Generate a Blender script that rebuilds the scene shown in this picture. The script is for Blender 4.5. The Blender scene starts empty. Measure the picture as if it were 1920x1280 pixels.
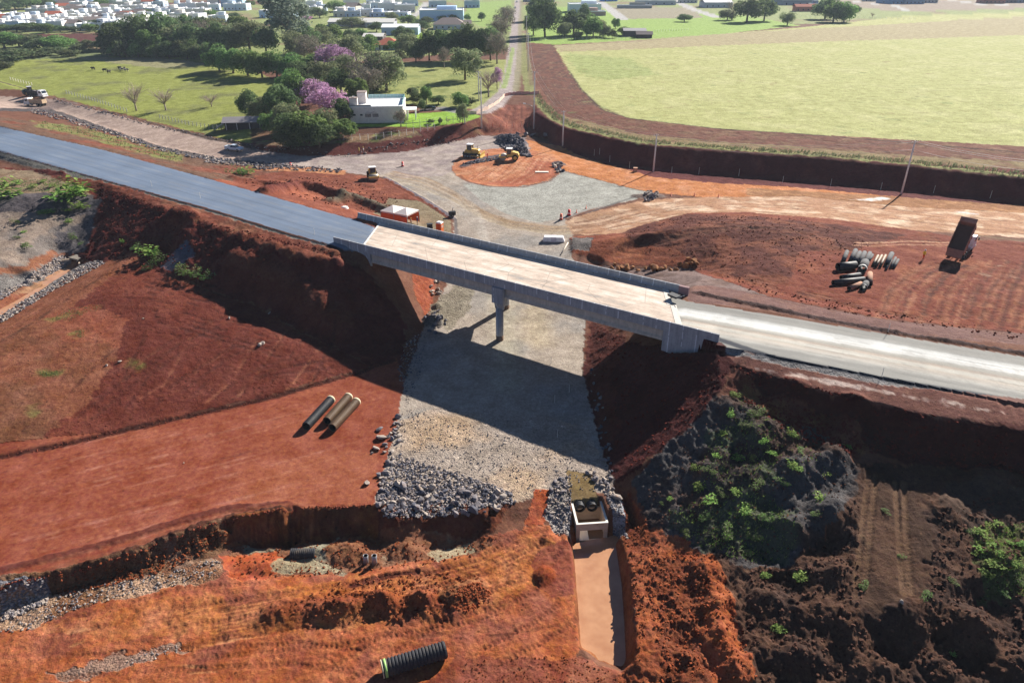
import bpy, bmesh, math, random, time
import numpy as np
from mathutils import Vector, Matrix, noise as mnoise
from mathutils.geometry import delaunay_2d_cdt
R = math.radians
C = bpy.context.scene.collection
T0 = time.time()

# ------------------------------------------------------------------ camera, sky, sun, exposure
CF, CP, CH = 1340.0, R(28), 50.0            # focal length in photo pixels, pitch, height above the underpass
cam = bpy.data.cameras.new('camera'); co = bpy.data.objects.new('camera', cam); C.objects.link(co)
co.location = (0, 0, CH); co.rotation_euler = (R(90) - CP, 0, 0)
cam.sensor_width = 36; cam.lens = 36 * CF / 1920; cam.clip_start = 0.5; cam.clip_end = 12000
bpy.context.scene.camera = co
SUN_EL, SUN_AZ = 29.5, 37.5                 # degrees; azimuth clockwise from +Y (the view direction)
w = bpy.data.worlds.new('World'); bpy.context.scene.world = w; w.use_nodes = True
nt = w.node_tree; sky = nt.nodes.new('ShaderNodeTexSky'); sky.sky_type = 'NISHITA'; sky.sun_disc = False
sky.sun_elevation = R(SUN_EL); sky.sun_rotation = R(SUN_AZ); sky.altitude = 500; sky.ozone_density = 3.5; sky.dust_density = .15; sky.air_density = .62
bg = nt.nodes['Background']; bg.inputs['Strength'].default_value = 0.05
nt.links.new(sky.outputs[0], bg.inputs['Color'])
sl = bpy.data.lights.new('sun', 'SUN'); sl.energy = 5.0; sl.angle = R(0.53); sl.color = (1, .945, .86)
so = bpy.data.objects.new('sun', sl); C.objects.link(so)
sd = Vector((math.sin(R(SUN_AZ)) * math.cos(R(SUN_EL)), math.cos(R(SUN_AZ)) * math.cos(R(SUN_EL)), math.sin(R(SUN_EL))))
so.rotation_euler = sd.to_track_quat('Z', 'Y').to_euler(); so.location = (0, 0, 100)
vs = bpy.context.scene.view_settings
vs.view_transform = 'Standard'; vs.look = 'None'; vs.gamma = 1; vs.exposure = 1.02
bpy.context.scene.render.film_transparent = False

# ------------------------------------------------------------------ helpers: pixels of the photograph to world points
def U(px, py, z=0.0):
    a = (px - 960) / CF; b = (640 - py) / CF
    d = np.array([a, math.cos(CP) + b * math.sin(CP), -math.sin(CP) + b * math.cos(CP)])
    return d * ((z - CH) / d[2]) + np.array([0, 0, CH])
TA = np.array([.843, -.538]); NA = np.array([.538, .843]); O0 = np.array([-27.7, 109.7])
def TS(t, s):                                 # along / across the bridge
    return O0 + TA * t + NA * s
def TSi(x, y):
    r0 = x - O0[0]; r1 = y - O0[1]
    return r0 * TA[0] + r1 * TA[1], r0 * NA[0] + r1 * NA[1]
def srgb(r, g, b, k=1.0):
    f = lambda c: (c / 255 / 12.92) if c / 255 <= .04045 else ((c / 255 + .055) / 1.055) ** 2.4
    return np.array([f(r), f(g), f(b)]) * k
AK = 0.78                                     # sunlit flat pixel value to base colour
rs = np.random.RandomState(7)
LAT = rs.rand(512, 512)
def vnoise(x, y):
    xi = np.floor(x).astype(np.int64); yi = np.floor(y).astype(np.int64)
    fx = x - xi; fy = y - yi; fx = fx * fx * (3 - 2 * fx); fy = fy * fy * (3 - 2 * fy)
    a = LAT[xi & 511, yi & 511]; b = LAT[(xi + 1) & 511, yi & 511]
    c = LAT[xi & 511, (yi + 1) & 511]; d = LAT[(xi + 1) & 511, (yi + 1) & 511]
    return (a * (1 - fx) + b * fx) * (1 - fy) + (c * (1 - fx) + d * fx) * fy
def fbm(x, y, sc, o=4, g=.5, seed=0):
    v = 0; a = 1; t = 0; x = x / sc + seed * 17.3; y = y / sc + seed * 9.7
    for i in range(o):
        v = v + a * vnoise(x, y); t += a; a *= g; x = x * 2.03 + y * .31 + 5.1; y = y * 2.03 - x * .12 + 3.7
    return v / t * 2 - 1
def sstep(a, b, x):
    t = np.clip((x - a) / (b - a), 0, 1); return t * t * (3 - 2 * t)

# ------------------------------------------------------------------ terrain: break lines, triangulated
LINES = []
def L(*pts):
    pts = list(pts)
    if pts[0][0] == 0: a, b = pts[0], pts[1]; f = -220/(b[0]-a[0]); pts.insert(0, (-220, a[1]+(b[1]-a[1])*f, a[2]+(b[2]-a[2])*f*.3))
    if pts[-1][0] == 1920: a, b = pts[-2], pts[-1]; f = 160/(b[0]-a[0]); pts.append((2080, b[1]+(b[1]-a[1])*f, b[2]))
    LINES.append([tuple(U(*p)) for p in pts])
def LT(*pts): LINES.append([(*TS(t, s), z) for t, s, z in pts])
# highway left of the bridge
L((0,236,11.5),(100,259,11),(200,283,10.6),(400,337,10),(560,383,9.7),(668,413,9.5))
L((0,284,11.5),(100,312,11),(200,340,10.6),(400,396,10),(560,443,9.7),(638,467,9.5))
L((0,232,10.8),(100,255,10.2),(200,279,9.8),(400,332,9.3),(560,378,9),(664,409,8.8))
LT((-7,12.4,9.5),(4.0,.6,9.5)); LT((-3.2,12.4,9.45),(5.2,.7,9.45)); LT((-2,12.6,7.0),(6.2,.6,6.4),(6.8,-1.6,6.0)); LT((-.5,12.6,6.0),(8.8,-1.6,5.0)); LT((2.2,-1.2,8.3),(4.5,-1.3,7.2))
LT((8,16,.6),(11,10,.4),(15.4,2,.1),(19,-4,.05),(24.5,-14,0)); LT((3.5,17.5,2.2),(-4,22,1.6)); LT((-6.5,13.2,8.2),(-4,14,7.4),(1.5,13.6,5.6)); LT((-7,15.5,4.2),(-12,17,4.4))
# near crest and foot of the left embankment
L((0,290,11.0),(100,318,10.6),(190,347,10.2),(290,384,9.8),(400,426,9.3),(480,455,9.1),(560,480,8.9),(640,492,8.4),(672,505,7.4),(690,516,6.0))
L((135,488,2.6),(200,490,3.6),(260,478,5.0),(320,520,4.2),(400,545,3.6),(480,572,2.2),(560,620,1.2),(640,655,.7),(700,690,.4),(755,705,.1))
# terraces and drain on the far left
L((0,300,10.2),(60,322,10.0),(130,345,9.9)); L((0,366,9.4),(60,370,9.3),(130,372,9.0),(176,366,9.0))
L((0,402,7.6),(60,404,7.4),(130,402,7.0),(165,410,6.6)); L((100,470,3.4),(150,440,4.6),(170,425,5.6)); L((0,480,5.4),(60,450,5.6),(100,432,5.8))
L((0,548,3.0),(60,512,3.0),(115,478,2.9)); L((0,566,1.3),(60,530,1.5),(125,494,1.7)); L((0,590,1.3),(60,552,1.5),(140,503,1.7)); L((0,604,2.6),(60,570,2.7),(165,499,3.0))
L((0,640,2.9),(120,570,3.6),(250,480,4.8)); L((0,740,1.8),(150,640,2.9),(300,600,3.2),(400,600,2.6),(500,640,1.6),(600,680,.7))
# near dirt flat
L((0,852,.45),(120,828,.45),(240,800,.42),(380,770,.4),(480,748,.35),(600,715,.3),(690,690,.2),(745,672,.1))
L((0,866,.05),(240,812,.05),(480,757,.03),(690,697,0)); L((0,1100,.2),(100,1075,.2),(200,1050,.15),(300,1015,.1),(420,978,.05),(520,962,0),(620,952,0),(700,945,0))
L((0,1150,-1.5),(100,1112,-1.5),(200,1085,-1.4),(300,1062,-1.4),(400,1030,-1.4)); L((0,1185,-1.5),(200,1120,-1.5),(400,1075,-1.5))
# excavated face and pit below the flat
L((428,992,-.2),(440,968,.0),(560,952,0),(700,948,0),(715,962,0)); L((432,1018,-2.4),(520,1022,-2.5),(600,1012,-2.5),(690,1014,-2.4),(780,1030,-2.2),(870,1028,-2.1))
L((720,975,.0),(780,972,-.3),(860,968,-.3),(900,965,-.3),(925,975,-.4)); L((735,1010,-1.7),(800,1014,-1.9),(880,1010,-1.9)); L((905,1016,-1.0),(935,1000,-.8))
L((430,1100,-1.6),(600,1110,-1.5),(800,1050,-1.7),(900,1040,-1.3),(1000,1000,-1.1),(1060,1005,-1.2)); L((520,1075,-2.0),(640,1065,-2.0),(760,1040,-2.0))
L((700,948,0),(715,900,0),(745,790,0),(760,710,0)); L((950,948,-.2),(1030,915,-.2),(1060,905,-.1)); L((960,975,-1.0),(1050,975,-1.1))
L((0,1280,-1.8),(500,1290,-1.6),(1000,1290,-1.2)); L((0,1500,-1.8),(960,1500,-1.5),(1900,1500,0)); L((300,1180,-1.7),(700,1160,-1.4),(1000,1150,-1.2)); 
# box drain and pond trench
L((1062,905,-.1),(1068,1000,-1.2),(1074,1040,-1.3),(1082,1130,-1.5),(1087,1210,-1.6)); L((1076,1030,-3.3),(1084,1130,-3.3),(1090,1212,-3.3)); L((1110,1030,-3.3),(1120,1225,-3.3))
L((1150,1012,-3.3),(1160,1100,-3.3),(1168,1240,-3.3)); L((1160,1005,-1.2),(1180,1070,-.8),(1190,1150,-.6),(1192,1240,-.6),(1165,1262,-1.3),(1090,1232,-1.6)); L((1092,1216,-3.3),(1130,1232,-3.3),(1166,1243,-3.3))
L((1165,925,-.6),(1185,990,-1.0),(1200,1030,-.9)); L((1180,918,-.1),(1210,980,-.2),(1240,1020,-.3)); L((1172,950,-2.0),(1186,1005,-2.4))
L((1225,1100,-.4),(1235,1200,-.4),(1245,1280,-.6)); L((1300,1040,-.1),(1350,1110,-.2),(1380,1200,-.5),(1410,1290,-.6))
# underpass roadway
L((745,790,.0),(830,790,.05),(960,790,.05),(1100,790,.0)); LT((38.6,14.5,.1),(42,7,.05),(45.2,-1,.05),(51,-9,.05),(57,-18,0),(60.5,-24,0)); 
LT((27,5,.15),(32,-3,.1)); L((905,500,.6),(1000,500,.6),(1080,505,.9),(1110,520,1.0)); L((868,450,.9),(960,450,1.0),(1060,450,1.1)); L((850,405,1.4),(960,400,1.4),(1050,402,1.5),(1100,395,1.7))
L((728,335,1.8),(790,370,1.6),(850,408,1.3),(856,450,.8),(850,490,.7)); L((720,338,2.2),(780,375,2.1),(840,412,1.7),(845,455,1.3))
L((600,300,2.2),(800,310,2.0),(900,340,1.8),(1050,360,1.8),(1200,362,1.9)); L((560,312,2.3),(640,318,2.2),(720,332,2.0))
L((900,262,2.3),(1000,262,2.4)); L((840,322,2.1),(850,340,2.0),(950,352,2.0),(1050,335,2.1)); L((880,305,2.6),(960,300,2.6),(1030,315,2.4))
# abutment slope, right
LT((49,12.6,5.9),(54.4,-.4,5.6)); LT((50.2,12.6,6.6),(55.6,.6,6.4)); LT((50.8,12.4,9.45),(56.4,.7,9.45)); LT((48,14.5,4.8),(50.5,14,6.2)); LT((42,17,2.2),(36,20,.9),(30,28,.9))
L((1345,655,9.0),(1352,664,8.8)); L((1250,657,5.9),(1300,656,6.9),(1343,652,8.2)); L((1260,668,5.3),(1310,672,6.2),(1352,672,8.0)); L((1150,905,.2),(1185,880,1.4),(1240,845,3.0),(1300,795,5.0),(1345,740,7.0),(1375,690,8.3))
# highway right of the bridge
L((1290,566,9.4),(1440,584,9.4),(1665,628,9.4),(1920,668,9.4),(2300,745,9.4)); L((1345,648,9.4),(1440,665,9.4),(1650,707,9.4),(1920,758,9.4),(2300,830,9.4))
L((1345,655,8.95),(1440,672,8.9),(1650,714,8.9),(1920,766,8.9),(2300,838,8.9))
L((1378,684,8.6),(1440,700,8.6),(1535,734,8.6),(1647,760,8.6),(1765,783,8.6),(1920,812,8.6),(2300,880,8.6))
L((1440,745,6.6),(1530,774,6.3),(1640,800,6.0),(1700,845,5.2),(1800,862,5.0),(1920,878,5.0),(2300,960,5)); L((1620,850,4.9),(1680,880,4.4),(1800,900,4.3),(1920,930,4.2))
L((1440,800,5.9),(1520,830,5.4),(1600,870,4.8)); L((1330,860,3.6),(1440,860,4.4),(1560,880,4.5),(1620,920,4.0)); L((1220,960,.4),(1300,950,1.5),(1400,950,2.8),(1500,960,3.2))
L((1290,1010,.3),(1380,1035,.9),(1480,1050,1.4),(1560,1060,2.4)); L((1600,1000,3.3),(1760,1000,3.5),(1920,1050,3.0),(2300,1100,3)); L((1590,1130,2.2),(1760,1130,2.6),(1920,1150,2.2))
L((1400,1150,.3),(1500,1180,.8),(1600,1190,1.0),(1750,1200,1.2),(1920,1230,.8)); L((1430,1290,-.2),(1700,1290,.2),(2100,1290,.4))
# strip and yard beyond the highway, right
L((1295,548,9.0),(1440,566,9.0),(1665,606,9.0),(1920,645,9.0),(2300,720,9)); L((1300,535,8.0),(1440,550,8.0),(1665,594,8.2),(1920,632,8.3),(2300,690,8.3))
L((1320,520,5.6),(1400,528,6.4),(1500,560,6.9),(1640,585,7.3),(1920,622,7.6)); L((1480,460,6.3),(1560,470,6.2),(1700,480,6.0),(1860,490,6.0),(2200,520,6.0)); L((1560,540,6.6),(1700,540,6.7),(1920,560,6.8))
L((1120,505,.8),(1180,506,1.4),(1300,508,2.9),(1330,515,4.2)); L((1130,492,1.2),(1200,494,2.0),(1290,495,3.3)); L((1072,446,1.8),(1076,470,1.8),(1110,478,1.8),(1140,486,2.0))
L((1066,444,1.1),(1070,476,1.0),(1105,486,.9),(1125,500,.8)); L((1160,437,2.0),(1220,417,2.6),(1290,400,3.2),(1400,398,3.8),(1560,410,4.6),(1700,430,5.0),(1840,450,5.2),(1920,462,5.3)); 
L((1200,440,4.4),(1260,428,5.6),(1380,420,6.4),(1500,430,6.4)); L((1200,455,2.9),(1280,460,4.4),(1380,470,5.4)); L((1100,440,1.3),(1180,420,1.8),(1280,390,2.6),(1400,385,3.0),(1560,395,3.8),(1720,412,4.4),(1920,440,4.9),(2300,480,5))
L((1180,378,2.0),(1320,368,2.2),(1500,366,2.5),(1700,385,3.0),(1920,408,3.4),(2300,440,3.6))
# cut face and field edge, right
L((1002,208,7.0),(1018,222,7.0),(1040,235,7.0),(1075,244,7.0),(1130,256,7.0),(1200,270,7.0),(1340,281,7.0),(1500,292,7.0),(1700,309,7.0),(1920,334,7.0),(2300,370,7))
L((1003,243,2.6),(1024,256,2.4),(1052,275,2.2),(1130,300,2.1),(1225,317,2.1),(1340,328,2.1),(1500,340,2.1),(1700,358,2.3),(1920,382,2.6),(2300,420,2.8))
L((1060,280,2.1),(1130,308,2.0),(1225,328,2.0),(1340,340,2.0),(1500,352,2.0),(1690,368,2.3),(1920,392,2.6))
# ramp up to the old road
L((905,252,2.4),(960,250,2.5),(1003,248,2.5)); L((925,222,4.6),(965,220,4.6),(1001,222,4.6)); L((945,200,6.0),(975,196,6.4),(1000,200,6.4)); L((940,190,7.0),(965,182,7.2),(1010,182,7.2))
L((862,262,2.3),(905,254,2.4)); L((870,232,6.3),(905,222,6.6),(935,195,6.9))
# house plot and service road bank
L((480,270,4.0),(560,276,4.1),(640,268,4.4),(700,265,4.5),(780,256,4.8),(860,236,6.0)); L((470,282,2.6),(560,292,2.4),(640,292,2.2),(760,285,2.2),(860,264,2.3))
L((500,262,4.2),(650,258,4.9),(760,250,5.3)); L((650,238,6.4),(740,240,6.4),(850,228,6.5)); L((640,215,6.5),(760,205,6.6),(860,190,6.8))
L((0,152,4.6),(100,180,4.4),(200,206,4.2),(300,231,4.0),(400,256,3.9),(470,268,4.1)); L((0,157,2.6),(100,186,2.6),(200,212,2.6),(300,238,2.6),(400,263,2.6),(470,277,2.6))
L((0,190,2.6),(90,202,2.6),(200,240,2.6),(300,274,2.5),(420,298,2.4),(560,312,2.3)); L((0,197,3.6),(90,212,3.6),(200,248,3.6),(300,280,3.4),(420,304,3.0),(560,318,2.6))
L((0,215,6.0),(100,236,5.8),(200,262,5.6),(300,292,5.4),(400,318,5.2),(440,330,5.2)); L((460,335,3.6),(560,345,3.4),(640,350,3.0)); L((480,355,5.6),(540,350,5.6),(600,372,4.4),(650,388,3.2),(700,400,2.4)); L((700,372,2.6),(760,400,1.9),(820,440,1.5),(800,430,1.6))
# far country
L((0,120,5),(200,125,5),(400,135,5.2),(520,160,5.5),(640,180,6)); L((0,80,6),(300,80,6),(640,80,7),(900,90,7.2),(960,90,7.4)); L((960,140,7.3),(1040,140,7.3)); L((1060,180,7.2),(1400,210,7.3),(1920,260,7.3),(2300,280,7.3)); L((0,60,7),(960,60,8),(1400,60,9),(1920,60,9))
FAR = [(-2600,500,8),(-700,600,9),(0,600,8),(700,600,10),(2600,500,9),(-2600,1000,12),(-500,1000,9),(0,1000,9),(600,1000,11),(2600,1000,13),(-4500,4500,45),(0,4500,40),(4500,4500,50),(-4500,0,8),(4500,0,8),(-4500,-4500,5),(4500,-4500,5),(-200,0,-1),(200,0,2),(0,-150,-1),(-40,0,-1.6),(40,0,0),(-300,200,5),(300,150,8),(-200,60,2),(200,60,5)]
P3 = []
for ln in LINES:
    for a, b in zip(ln[:-1], ln[1:]):
        a = np.array(a); b = np.array(b); d = math.hypot(*(b - a)[:2]); r = math.hypot(*a[:2])
        n = max(1, int(d / max(1.0, .013 * r)))
        for i in range(n): P3.append(tuple(a + (b - a) * i / n))
    P3.append(tuple(ln[-1]))
P3 += FAR
P3 = np.array(P3, dtype=float)
_, keep = np.unique(np.round(P3[:, :2], 1), axis=0, return_index=True); P3 = P3[np.sort(keep)]
res = delaunay_2d_cdt([Vector(p[:2]) for p in P3], [], [], 0, 1e-5)
tv = res[0]; tris = [f for f in res[2]]; org = [o[0] for o in res[3]]
# polar grid about the drone's ground point: fine where the picture looks, coarse behind
th = np.concatenate([np.linspace(-180, -58, 25)[:-1], np.linspace(-58, -53, 12)[:-1], np.arange(-53, 53, .125), np.linspace(53, 58, 12), np.linspace(58, 180, 25)[1:-1]])
rr = [4, 10, 16, 22, 27]
while rr[-1] < 36: rr.append(rr[-1] + .7)
while rr[-1] < 250: rr.append(rr[-1] * 1.0029)
while rr[-1] < 700: rr.append(rr[-1] * 1.008)
while rr[-1] < 6000: rr.append(rr[-1] * 1.04)
rr = np.array(rr); NR, NT = len(rr), len(th)
THr = np.radians(th); GX = rr[:, None] * np.sin(THr)[None]; GY = rr[:, None] * np.cos(THr)[None]
Z = np.full((NR, NT), np.nan)
lr = np.log(rr)
for f in tris:
    a, b, c = [P3[org[i]] for i in f[:3]]
    ang = np.degrees([math.atan2(p[0], p[1]) for p in (a, b, c)]); rad = [math.hypot(p[0], p[1]) for p in (a, b, c)]
    # nearest point of the triangle to the origin may lie on an edge
    rm = min(rad)
    for p, q in ((a, b), (b, c), (c, a)):
        e = (q - p)[:2]; l2 = e @ e
        if l2 > 0:
            t = min(1, max(0, -(p[:2] @ e) / l2)); rm = min(rm, math.hypot(*(p[:2] + e * t)))
    i0 = max(0, np.searchsorted(rr, rm * .999) - 1); i1 = np.searchsorted(rr, max(rad) * 1.001) + 1
    if ang.max() - ang.min() > 170: j0, j1 = 0, NT; i0 = 0
    else: j0 = max(0, np.searchsorted(th, ang.min() - .01) - 1); j1 = np.searchsorted(th, ang.max() + .01) + 1
    X = GX[i0:i1, j0:j1]; Y = GY[i0:i1, j0:j1]
    den = (b[1]-c[1])*(a[0]-c[0]) + (c[0]-b[0])*(a[1]-c[1])
    if abs(den) < 1e-12 or X.size == 0: continue
    l1 = ((b[1]-c[1])*(X-c[0]) + (c[0]-b[0])*(Y-c[1])) / den
    l2_ = ((c[1]-a[1])*(X-c[0]) + (a[0]-c[0])*(Y-c[1])) / den
    l3 = 1 - l1 - l2_
    m = (l1 >= -1e-6) & (l2_ >= -1e-6) & (l3 >= -1e-6)
    sub = Z[i0:i1, j0:j1]; sub[m] = (l1*a[2] + l2_*b[2] + l3*c[2])[m]
Z[np.isnan(Z)] = 8.0
# soften the creases a little
for k in range(3):
    Zp = Z.copy(); Zp[1:-1] = (Z[:-2] + 2*Z[1:-1] + Z[2:]) / 4; Z = Zp
    Zp = Z.copy(); Zp[:, 1:-1] = (Z[:, :-2] + 2*Z[:, 1:-1] + Z[:, 2:]) / 4; Z = Zp
Z0 = Z.copy()
def hgt(x, y, A=None):
    A = Z if A is None else A
    r = math.hypot(x, y); t = math.degrees(math.atan2(x, y))
    i = min(NR-2, max(0, int(np.searchsorted(rr, r)) - 1)); j = min(NT-2, max(0, int(np.searchsorted(th, t)) - 1))
    u = (r - rr[i]) / (rr[i+1]-rr[i]); v = (t - th[j]) / (th[j+1]-th[j])
    return float((A[i,j]*(1-v)+A[i,j+1]*v)*(1-u) + (A[i+1,j]*(1-v)+A[i+1,j+1]*v)*u)
def G(px, py, A=None):                        # where the line of sight through a pixel meets the ground
    A = Z if A is None else A
    d = U(px, py, 0) - np.array([0, 0, CH]); hd = math.hypot(d[0], d[1]); slope = d[2] / hd
    t = math.degrees(math.atan2(d[0], d[1])); j = min(NT-2, max(0, int(np.searchsorted(th, t)) - 1)); v = (t-th[j])/(th[j+1]-th[j])
    prof = A[:, j]*(1-v) + A[:, j+1]*v
    ray = CH + slope * rr
    k = np.nonzero(ray <= prof)[0]
    i = k[0] if len(k) else NR-1
    if i == 0: i = 1
    f0 = ray[i-1]-prof[i-1]; f1 = ray[i]-prof[i]; u = f0/(f0-f1) if f0 != f1 else 0
    r = rr[i-1] + (rr[i]-rr[i-1])*min(1, max(0, u))
    x, y = d[0]/hd*r, d[1]/hd*r
    return Vector((x, y, hgt(x, y, A)))
print('tin', len(P3), NR, NT, time.time()-T0)
# ------------------------------------------------------------------ terrain: regions (colour, roughness, kind)
NV = NR * NT
COL = np.zeros((NR, NT, 3)); COL[:] = srgb(128, 84, 66, AK)
PRM = np.zeros((NR, NT, 3))                   # gravel, grass, clods
PRM[:, :, 2] = .5
RO = np.full((NR, NT), .05)                   # roughness amplitude in metres
LAB = np.zeros((NR, NT), dtype=np.int8)
LABN = ['ground', 'gravel_road', 'pasture', 'field', 'highway', 'old_road', 'dirt_track', 'gravel_highway', 'plowed_strip']
RAD = np.repeat(rr[:, None], NT, 1)
HF = [fbm(GX, GY, 1.1, 3, .6, 1), fbm(GX, GY, 1.3, 3, .6, 2)]
LFN = [fbm(GX, GY, 9, 4, .55, 3), fbm(GX, GY, 3.5, 4, .55, 4), fbm(GX, GY, 30, 4, .5, 5)]
def pip(poly, X, Y):
    inside = np.zeros(X.shape, bool); n = len(poly)
    for i in range(n):
        x0, y0 = poly[i]; x1, y1 = poly[(i+1) % n]
        if y0 == y1: continue
        c = ((y0 > Y) != (y1 > Y)) & (X < (x1-x0)*(Y-y0)/(y1-y0) + x0)
        inside ^= c
    return inside
def PX(p): return tuple(U(*p)[:2]) if len(p) == 3 else tuple(G(*p, Z0)[:2])
def region(poly, warp=.6, raw=False):
    if not raw: poly = [((-260 if p[0] == 0 else 2120 if p[0] == 1920 else p[0]), *p[1:]) for p in poly]
    P = poly if raw else [PX(p) for p in poly]
    xs = [p[0] for p in P]; ys = [p[1] for p in P]; m = 2 * warp
    sel = np.nonzero((GX.ravel() > min(xs)-m) & (GX.ravel() < max(xs)+m) & (GY.ravel() > min(ys)-m) & (GY.ravel() < max(ys)+m))[0]
    X = GX.ravel()[sel] + HF[0].ravel()[sel]*warp; Y = GY.ravel()[sel] + HF[1].ravel()[sel]*warp
    return sel[pip(P, X, Y)]
def apply(sel, c, kind=None, rough=None, lab=None, a=1.0, mot=None):
    CV = COL.reshape(-1, 3); av = np.full(len(sel), float(a)) if np.isscalar(a) else a
    if c is not None:
        cc = np.repeat(srgb(*c, AK)[None], len(sel), 0)
        if mot:
            c2, fi, t0, t1 = mot
            mm = sstep(t0, t1, LFN[fi].ravel()[sel])[:, None]; cc = cc*(1-mm) + srgb(*c2, AK)[None]*mm
        CV[sel] = CV[sel]*(1-av[:, None]) + cc*av[:, None]
    if kind is not None: PV = PRM.reshape(-1, 3); PV[sel] = PV[sel]*(1-av[:, None]) + np.array(kind)[None]*av[:, None]
    if rough is not None: RV = RO.reshape(-1); RV[sel] = RV[sel]*(1-av) + rough*av
    if lab is not None: LAB.reshape(-1)[sel] = lab
def P(poly, c, kind=None, rough=None, lab=None, a=1.0, mot=None, warp=.6):
    apply(region(poly, warp), c, kind, rough, lab, a, mot)
def dist_line(pts, width):
    if pts[0][0] == 0 and len(pts) > 1 and len(pts[0]) == 2: pts = [(-90, pts[0][1]-(pts[1][1]-pts[0][1])*90/max(1, pts[1][0]))] + list(pts)
    if pts[-1][0] == 1920 and len(pts) > 1 and len(pts[0]) == 2: pts = list(pts) + [(2010, pts[-1][1]+(pts[-1][1]-pts[-2][1])*90/(1920-pts[-2][0]))]
    W = [np.array(PX(p)) for p in pts]
    xs = [p[0] for p in W]; ys = [p[1] for p in W]; m = width + .5
    gx = GX.ravel(); gy = GY.ravel()
    sel = np.nonzero((gx > min(xs)-m) & (gx < max(xs)+m) & (gy > min(ys)-m) & (gy < max(ys)+m))[0]
    X = gx[sel]; Y = gy[sel]; D = np.full(len(sel), 1e9); S = np.zeros(len(sel))
    for a, b in zip(W[:-1], W[1:]):
        e = b - a; l2 = e @ e + 1e-9; t = np.clip(((X-a[0])*e[0] + (Y-a[1])*e[1]) / l2, 0, 1)
        dx = X-a[0]-e[0]*t; dy = Y-a[1]-e[1]*t; d = np.hypot(dx, dy); sg = np.sign(dx*e[1]-dy*e[0])
        k = d < D; D[k] = d[k]; S[k] = sg[k]
    return sel, D, S
def S(pts, width, c=None, soft=.4, a=1.0, depth=0.0, kind=None, rough=None, lab=None, wob=.25, broken=0, fi=1):
    """a stroke along a line on the ground: wheel track, berm, verge"""
    sel, D, _ = dist_line(pts, width*1.6)
    D = D + HF[0].ravel()[sel]*wob
    m = 1 - sstep(width*(1-soft), width*(1+soft*.5), D)
    if broken: m = m * sstep(-broken, broken*.6, LFN[fi].ravel()[sel] + .5*HF[1].ravel()[sel])
    k = m > .004; sel = sel[k]; m = m[k]
    apply(sel, c, kind, rough, None, a*m)
    if lab is not None: LAB.reshape(-1)[sel[m > .5]] = lab
    if depth: Z.reshape(-1)[sel] += depth*m
def TR(pts, gauge=2.0, wd=.28, c=(90,54,42), a=.5, depth=-.05, pitch=.45, soft=.05):
    """a pair of tyre or crawler tracks with cross bars"""
    W = [np.array(PX(p)) for p in pts]; xs = [p[0] for p in W]; ys = [p[1] for p in W]; m = gauge+1
    gx = GX.ravel(); gy = GY.ravel(); sel = np.nonzero((gx > min(xs)-m) & (gx < max(xs)+m) & (gy > min(ys)-m) & (gy < max(ys)+m))[0]
    X = gx[sel]; Y = gy[sel]; D = np.full(len(sel), 1e9); SD = np.zeros(len(sel)); AL = np.zeros(len(sel)); acc = 0
    for p, q_ in zip(W[:-1], W[1:]):
        e = q_-p; ln = np.hypot(*e)+1e-9; t = np.clip(((X-p[0])*e[0]+(Y-p[1])*e[1])/ln**2, 0, 1); dx = X-p[0]-e[0]*t; dy = Y-p[1]-e[1]*t; d = np.hypot(dx, dy); k = d < D
        D[k] = d[k]; SD[k] = (np.sign(dx*e[1]-dy*e[0])*d)[k]; AL[k] = (acc+t*ln)[k]; acc += ln
    lat = abs(abs(SD+HF[0].ravel()[sel]*.08)-gauge/2); band = 1-sstep(wd*.8, wd*1.2, lat); bars = sstep(-.3, .3, np.sin((AL+lat*.6)*2*math.pi/pitch)); mm = band*(.35+.65*bars)*sstep(-.5, .1, LFN[1].ravel()[sel]+.2)
    ends = sstep(0, 1, AL)*sstep(0, 1, acc-AL); mm = mm*ends; k = mm > .01
    apply(sel[k], c, None, None, None, a*mm[k]); Z.reshape(-1)[sel[k]] += depth*mm[k]
def bump(px, py, rad, h, asp=1.0, ang=0.0, pw=1.5, c=None, kind=None, rough=None, a=.9, raw=None):
    """a heap or a hollow"""
    w_ = G(px, py, Z0) if raw is None else raw
    gx = GX.ravel(); gy = GY.ravel(); R_ = rad*max(1, asp)*1.4
    sel = np.nonzero((abs(gx-w_[0]) < R_) & (abs(gy-w_[1]) < R_))[0]
    dx = gx[sel]-w_[0] + HF[0].ravel()[sel]*rad*.18; dy = gy[sel]-w_[1] + HF[1].ravel()[sel]*rad*.18
    ca, sa = math.cos(R(ang)), math.sin(R(ang)); u = (dx*ca+dy*sa)/asp; v = -dx*sa+dy*ca
    d = np.hypot(u, v)/rad; m = np.clip(1-d**pw, 0, 1)
    Z.reshape(-1)[sel] += h*m
    if c is not None or rough is not None or kind is not None: apply(sel, c, kind, rough, None, a*sstep(0, .15, m))

SOIL = (0, 0, .8); SMOOTH = (0, 0, .25); GRAV = (1, 0, .6); FINE = (.45, 0, .3); GRASS = (0, 1, .5)
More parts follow.
